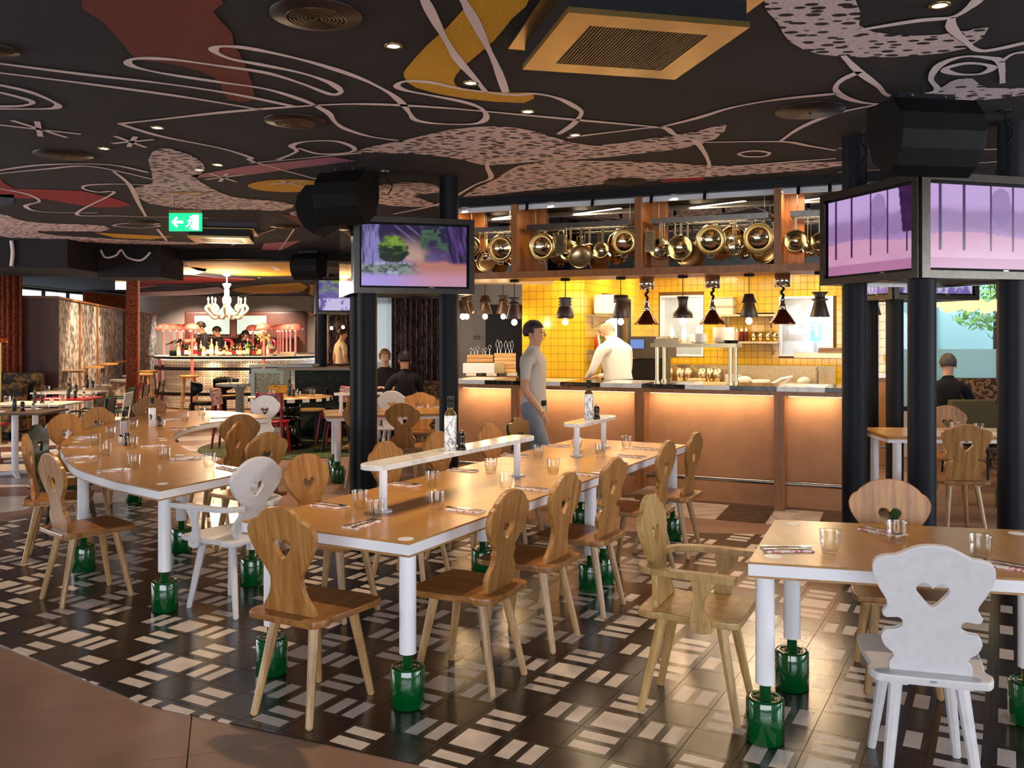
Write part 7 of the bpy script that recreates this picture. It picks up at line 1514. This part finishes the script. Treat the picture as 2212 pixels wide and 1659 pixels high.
for i, (u, v, Y, s) in enumerate(((2065, 655, 11.2, .42), (2140, 662, 11.6, .30))):
    p = D(u, v, Y); t = thing('cloud_lamp', ['large', 'small'][i] + ' glowing cloud-shaped lamp hanging before the booth window', 'lamp', p); m = MB(); rr = random.Random(i)
    for q in range(7): m.ball(((q - 3) * s * .22, 0, .04 * math.sin(q * 2.1)), s * (.30 - .05 * abs(q - 3) / 1.5), (1, .6, .75), 14)
    m.build('shade', cl, t); m = MB(); m.cyl((0, 0, .1), (0, 0, ZC - p.z - .002), .004, n=6); m.build('cable', BLACK, t)
# ------------------------------------------------------------------ people
def person(label, loc, rz, J, mats, hair=None, scale=1.0, extras=None, holdname='person'):
    """J: dict with pose overrides. Local frame faces +y."""
    t = thing(holdname, label, 'person', loc, rz); t.scale = (scale,) * 3
    V = []; E_ = []; R_ = []; TG = []
    def add(p, r, par=None, tg='top'):
        V.append(Vector(p)); R_.append(r if isinstance(r, tuple) else (r, r)); 
        if par is not None: E_.append((par, len(V) - 1)); TG.append(tg)
        return len(V) - 1
    sh = J.get('shift', Vector((0, 0, 0))); lean = J.get('lean', 0.0); leanx = J.get('leanx', 0.0); hip = J.get('hip', .95)
    def tr(p):   # upper-body lean about the hip
        q = Vector(p) - Vector((0, 0, .95)); q = Matrix.Rotation(-lean, 3, 'X') @ (Matrix.Rotation(leanx, 3, 'Y') @ q); return q + Vector((0, 0, hip))
    fem = J.get('slim', 1.0)
    pel = add((0, 0, hip), (.155 * fem, .12 * fem)); wst = add(tr((0, 0, 1.09)), (.145 * fem, .105 * fem), pel, 'top'); ch = add(tr((0, .0, 1.28)), (.165 * fem, .115 * fem), wst, 'top'); nb = add(tr((0, -.015, 1.43)), (.115 * fem, .085), ch, 'top')
    nk = add(tr((0, .0, 1.52)), .052, nb, 'skin')
    hl = J.get('nod', 0.0); ht = J.get('turn', 0.0); tw = Matrix.Rotation(ht, 3, 'Z') @ Matrix.Rotation(-hl, 3, 'X')
    def hd(p): return tr((0, .0, 1.54)) + (Matrix.Rotation(-lean * .6, 3, 'X') @ (tw @ Vector(p)))
    jaw = add(hd((0, .035, .055)), (.062, .066), nk, 'skin'); hm = add(hd((0, .018, .13)), (.078, .094), jaw, 'skin'); ht_ = add(hd((0, .005, .195)), (.06, .075), hm, 'skin')
    hands = []
    for s, key in ((-1, 'L'), (1, 'R')):
        el = Vector(J.get('el' + key, (s * .26, -.03, 1.14))); wr = Vector(J.get('wr' + key, (s * .27, .07, .90)))
        s0 = tr((s * .165 * fem, -.01, 1.40)); so = add(s0, .066, nb, 'top'); e = el; mid = s0.lerp(e, .55)
        mm = add(mid, .052, so, 'top'); ee = add(e, .041, mm, J.get('sleeve', 'skin')); w_ = add(wr, .028, ee, J.get('fore', J.get('sleeve', 'skin')))
        d = (wr - e).normalized(); side = d.cross(Vector((0, 0, 1)) if abs(d.z) < .8 else Vector((0, 1, 0))).normalized(); up = side.cross(d).normalized()
        pm = add(wr + d * .055, (.036, .020), w_, 'skin'); curl = -up if up.z > 0 else up
        for q in range(4):
            b = wr + d * .088 + side * (.026 - .0175 * q); k = add(b, .0095, pm, 'skin'); ln = (.034, .040, .037, .028)[q]
            k2 = add(b + d * ln * .9 + curl * .012, .0085, k, 'skin'); add(b + d * ln * 1.5 + curl * .036, .0075, k2, 'skin')
        tb0 = add(wr + d * .04 + side * .036, .011, pm, 'skin'); add(wr + d * .075 + side * .052 + curl * .012, .0085, tb0, 'skin')
        hands.append((wr, d, side, curl))
    for s, key in ((-1, 'L'), (1, 'R')):
        kn = Vector(J.get('kn' + key, (s * .10, .02, .50))); an = Vector(J.get('an' + key, (s * .10, -.01, .08)))
        h_ = add(Vector((s * .09, 0, hip - .06)), (.095 * fem, .10 * fem), pel, 'bottom'); k = add(kn, .066, h_, 'bottom'); cf = add(kn.lerp(an, .35), .062, k, 'bottom'); a = add(an, .045, cf, 'bottom'); toe = an + Vector(J.get('toe' + key, (s * .03, .13, -.045))); add(toe, (.045, .030), a, 'shoe')
    me = bpy.data.meshes.new('skel'); me.from_pydata([tuple(v) for v in V], E_, []); o = bpy.data.objects.new('skel', me); COL.objects.link(o)
    m = o.modifiers.new('skin', 'SKIN'); m.use_smooth_shade = True; sv = me.skin_vertices[0].data
    for i, r in enumerate(R_): sv[i].radius = r
    for q in sv: q.use_root = False
    sv[0].use_root = True
    ss = o.modifiers.new('sub', 'SUBSURF'); ss.levels = 2; ss.render_levels = 2
    dg = bpy.context.evaluated_depsgraph_get(); dg.update(); bod = bpy.data.meshes.new_from_object(o.evaluated_get(dg)); bpy.data.objects.remove(o)
    order = ['skin', 'top', 'bottom', 'shoe', 'apron']; bod.materials.clear()
    for k in order: bod.materials.append(mats.get(k, mats['top']))
    segs = [(V[a], V[b], order.index(tg), (max(R_[a]) + max(R_[b])) / 2) for (a, b), tg in zip(E_, TG)]
    cut = J.get('hem', None)
    for f in bod.polygons:
        c = f.center; best = 9; bi = 1
        for a, b, tg, rr_ in segs:
            d = b - a; L2 = d.length_squared; k = 0 if L2 == 0 else max(0, min(1, (c - a).dot(d) / L2)); dist = (c - (a + d * k)).length - rr_
            if dist < best: best = dist; bi = tg
        f.material_index = bi; f.use_smooth = True
    # face: nose, ears, eyes, brows, mouth in the same mesh
    bm = bmesh.new(); bm.from_mesh(bod); fc = MB()
    FR = Matrix.Rotation(-lean * .6, 3, 'X') @ tw
    def FP(p): return hd(p)
    B4 = lambda p, s: Matrix.Translation(FP(p)) @ FR.to_4x4() @ Matrix.Diagonal((*s, 1))
    fc.ball((0, 0, 0), 1, (1, 1, 1), 8, 0, B4((0, .118, .098), (.010, .014, .022)))
    for s in (-1, 1):
        fc.ball((0, 0, 0), 1, (1, 1, 1), 8, 0, B4((s * .08, .0, .105), (.011, .020, .032))); fc.ball((0, 0, 0), 1, (1, 1, 1), 8, 5, B4((s * .033, .098, .125), (.012, .008, .006))); fc.ball((0, 0, 0), 1, (1, 1, 1), 8, 6, B4((s * .033, .099, .143), (.019, .007, .004)))
    fc.ball((0, 0, 0), 1, (1, 1, 1), 8, 7, B4((0, .103, .058), (.022, .008, .006)))
    fm_ = fc.mesh('face', []); bm2 = bmesh.new(); bm2.from_mesh(fm_); tmp = bpy.data.meshes.new('t'); 
    bm.from_mesh(fm_); bm.to_mesh(bod); bm.free(); bm2.free()
    bod.materials.append(mk('eye_dark', '120C0A', .2)); bod.materials.append(HAIR if hair is None else hair[0]); bod.materials.append(mk('lip', '8A4A3C', .5))
    nf = len(fc.f)
    for i, f in enumerate(bod.polygons[-nf:] if False else list(bod.polygons)[-nf:]): f.material_index = fc.m[i]; f.use_smooth = True
    body = link('body', bod, t)
    if hair:
        hmat, style = hair; h = MB(); vs = []; fs = []; nu, nv = 20, 12
        for j in range(nv + 1):
            th = PI * j / nv
            for i in range(nu):
                a = 2 * PI * i / nu; p = Vector((math.sin(th) * math.cos(a), math.sin(th) * math.sin(a), math.cos(th))); jit = 1 + .03 * math.sin(i * 3.1 + j * 2.3)
                vs.append(FP((p.x * .090 * jit, p.y * .108 * jit + .002, p.z * .105 * jit + .145)))
        for j in range(nv):
            for i in range(nu):
                th = PI * (j + .5) / nv; a = 2 * PI * (i + .5) / nu; z = math.cos(th); y = math.sin(th) * math.sin(a)
                lim = .35 if y > .45 else (-.15 if y > 0 else -.55)
                if style == 'long': lim = .35 if y > .45 else (-.5 if y > .1 else -1.1)
                if z > lim: fs.append((j * nu + i, (j + 1) * nu + i, (j + 1) * nu + (i + 1) % nu, j * nu + (i + 1) % nu))
        h.add(vs, fs, 0, True); ho = h.build('hair', hmat, t); sm_ = ho.modifiers.new('th', 'SOLIDIFY'); sm_.thickness = .012
        if style == 'long':
            g_ = MB(); g_.tube(smooth_pts([FP((0, -.07, .1)), FP((0, -.10, -.02)), FP((0, -.11, -.14)), FP((0, -.09, -.26))], 4), [.06, .062, .066, .066, .068, .07, .07, .068, .064, .06, .05, .04, .02], 10); g_.build('hair_length', hmat, t)
    if extras: extras(t, tr, hd, hands)
    return t
CLO = {'skin': SKIN, 'top': TEE, 'bottom': JEAN, 'shoe': BLACK}
def rzf(fx, fy): return math.atan2(fy, fx) - PI / 2
# waiter walking along the counter
def w_extra(t, tr, hd, hands):
    m = MB(); m.lathe([(.142, .965), (.15, .975), (.15, 1.01), (.142, 1.02)], (0, 0, 0), 24); m.v = [Vector((p.x, p.y * .80, p.z)) for p in m.v]; m.build('belt', BLACK, t)
    m = MB(); wr = hands[1][0]; m.tube([wr + Vector((.036 * math.cos(a), .036 * math.sin(a), .01)) for a in [i * PI / 6 for i in range(12)]], .006, 6, 0, True); m.build('bracelet', CHROME, t)
person('person in a grey T-shirt and pale jeans walking past the serving counter', (.21, 8.62, 0), rzf(.93, -.36), {'slim': 1.08, 'elR': (.26, .0, 1.13), 'wrR': (.25, .16, .93), 'elL': (-.25, -.1, 1.14), 'wrL': (-.25, -.02, .9), 'knR': (.09, .16, .52), 'anR': (.09, .12, .09), 'knL': (-.09, -.06, .5), 'anL': (-.09, -.28, .14), 'nod': -.05}, CLO, (HAIR, 'short'), 1.0, w_extra)
# chef
def c_extra(t, tr, hd, hands):
    m = MB(); P_ = [tr((.075 * math.cos(a), .07 * math.sin(a) - .01, 1.475 + .01 * math.sin(a))) for a in [i * 2 * PI / 20 for i in range(20)]]; m.tube(P_, .012, 6, 0, True); m.build('apron_neck_strap', BLACK, t)
    m = MB(); m.lathe([(.158, 1.0), (.172, 1.01), (.17, 1.06), (.155, 1.07)], (0, 0, 0), 26); m.v = [Vector((p.x, p.y * .80 + .0, p.z)) for p in m.v]; m.build('apron_waist_strap', BLACK, t)
    m = MB(); m.lathe([(.17, .55), (.178, .75), (.165, .995)], (0, 0, 0), 26); m.v = [Vector((p.x, p.y * .9, p.z)) for p in m.v]; m.build('jacket_skirt', CHEFW, t)
t_, _ = KP(1340, 800, 1.35); p = KW(t_, 1.35)
person('bald person in white chef jacket with black apron straps bending over the kitchen counter', (p.x, p.y, 0), rzf(-.62, .78), {'slim': 1.22, 'lean': .22, 'nod': .45, 'elR': (.30, .16, 1.14), 'wrR': (.10, .42, 1.08), 'elL': (-.30, .14, 1.14), 'wrL': (-.10, .42, 1.08), 'sleeve': 'top', 'fore': 'top'}, {'skin': SKIN2, 'top': CHEFW, 'bottom': DARKC, 'shoe': BLACK}, None, 1.06, c_extra)
BART = {'skin': SKIN, 'top': DARKC, 'bottom': DARKC, 'shoe': BLACK}
def b_extra(t, tr, hd, hands):
    wr, d, side, curl = hands[1]
    m = MB(); b = thing('poured_bottle', 'dark bottle tilted in the hand of the pouring bartender', 'bottle', (0, 0, 0)); q = t.matrix_basis
    bpy.context.view_layer.update(); W_ = t.matrix_world; c0 = W_ @ (wr + d * .09); dd_ = (W_.to_3x3() @ Vector((0, .9, -.28))).normalized(); b.location = c0
    M_ = Vector((0, 0, 1)).rotation_difference(dd_).to_matrix().to_4x4()
    MB().lathe([(.001, -.16), (.04, -.16), (.04, .06), (.014, .11), (.012, .2)], (0, 0, 0), 14, 0, True, M_).build('body', mk('bottle_1A1410', '1A1410', .06, coat=.6), b)
p = D(447, 0, 20.95); person('bearded person in dark T-shirt pouring a drink at arm length behind the bar', (p.x, p.y, 0), rzf(-.9, -.42), {'lean': .12, 'nod': .3, 'elR': (.22, .28, 1.36), 'wrR': (.14, .55, 1.34), 'elL': (-.26, .1, 1.12), 'wrL': (-.14, .34, 1.16)}, BART, (HAIR, 'short'), 1.1, b_extra)
p = D(474, 0, 21.75); person('person in dark T-shirt looking down behind the pouring bartender', (p.x, p.y, 0), rzf(-.95, -.3), {'nod': .4, 'elR': (.25, .04, 1.14), 'wrR': (.14, .26, 1.20), 'elL': (-.25, .04, 1.14), 'wrL': (-.12, .26, 1.20)}, BART, (HAIR, 'short'), 1.04)
p = D(526, 0, 22.4); person('long-haired person in dark top working beside the flower vase', (p.x, p.y, 0), rzf(.85, -.5), {'nod': .45, 'slim': .9, 'elR': (.24, .1, 1.1), 'wrR': (.12, .34, 1.06), 'elL': (-.24, .1, 1.1), 'wrL': (-.12, .34, 1.06)}, {'skin': SKIN, 'top': mk('navy_cloth', '14142A', .85), 'bottom': DARKC, 'shoe': BLACK}, (HAIR, 'long'), .99)
p = D(737, 0, 18.4); person('reflected person in cream shirt standing behind the small reflected counter', (p.x, 18.4, 0), rzf(.8, .6), {'nod': .2}, {'skin': SKIN, 'top': mk('cream_shirt', 'C8B48C', .8), 'bottom': JEAN, 'shoe': BLACK}, (HAIR, 'short'), 1.0)  # mirror reflection built as a solid figure
SIT = {'hip': .52, 'knL': (-.11, .42, .50), 'knR': (.11, .42, .50), 'anL': (-.11, .40, .09), 'anR': (.11, .40, .09)}
def shiftarms(d, dz=-.43):
    d = dict(d); 
    for k in ('elL', 'elR', 'wrL', 'wrR'):
        if k in d: d[k] = (d[k][0], d[k][1], d[k][2] + dz)
    return d
def seat_for(t, tr, hd, hands): 
    pass
armS = {'elL': (-.27, .10, 1.16), 'elR': (.27, .10, 1.16), 'wrL': (-.14, .32, 1.22), 'wrR': (.14, .32, 1.22)}
def sitter(label, x, y, fx, fy, mats, hair, **kw):
    d = dict(SIT); d.update(shiftarms(armS)); d.update(kw); return person(label, (x, y, 0), rzf(fx, fy), d, mats, hair, 1.05)
sitter('seated person in black jacket seen from behind before the printed curtain', -1.52, 12.72, -.35, .94, {'skin': SKIN, 'top': DARKC, 'bottom': DARKC, 'shoe': BLACK, 'skin2': SKIN}, (HAIR, 'short'), sleeve='top', fore='top')
sitter('seated blonde person in black top facing the other diner', -1.98, 13.95, .3, -.95, {'skin': SKIN2, 'top': DARKC, 'bottom': DARKC, 'shoe': BLACK}, (HAIRB, 'short'), slim=.9, sleeve='top', fore='top')
sitter('seated person in dark navy jumper seen from behind, facing the marbled booth', 5.17, 10.62, .35, .94, {'skin': SKIN2, 'top': mk('navy_jumper', '0A0C14', .9), 'bottom': DARKC, 'shoe': BLACK}, (mk('grey_hair', '4A4440', .6), 'short'), sleeve='top', fore='top', nod=.15)
for (x, y, f, lb) in ((-1.5, 12.7, (-.35, .94), 'black stool under the diner in the black jacket'), (-1.99, 13.98, (.3, -.95), 'black stool under the blonde diner'), (5.16, 10.6, (.35, .94), 'black stool under the diner in the navy jumper')):
    t = thing('low_stool', lb, 'stool', (x, y, 0)); m = MB(); m.cyl((0, 0, .34), (0, 0, .385), .19, n=20); m.build('seat', BLACKM, t)
    for a in range(4): m = MB(); m.cyl((.15 * math.cos(a * 1.57), .15 * math.sin(a * 1.57), 0), (.12 * math.cos(a * 1.57), .12 * math.sin(a * 1.57), .34), .014, n=8); m.build('leg', BLACKM, t)
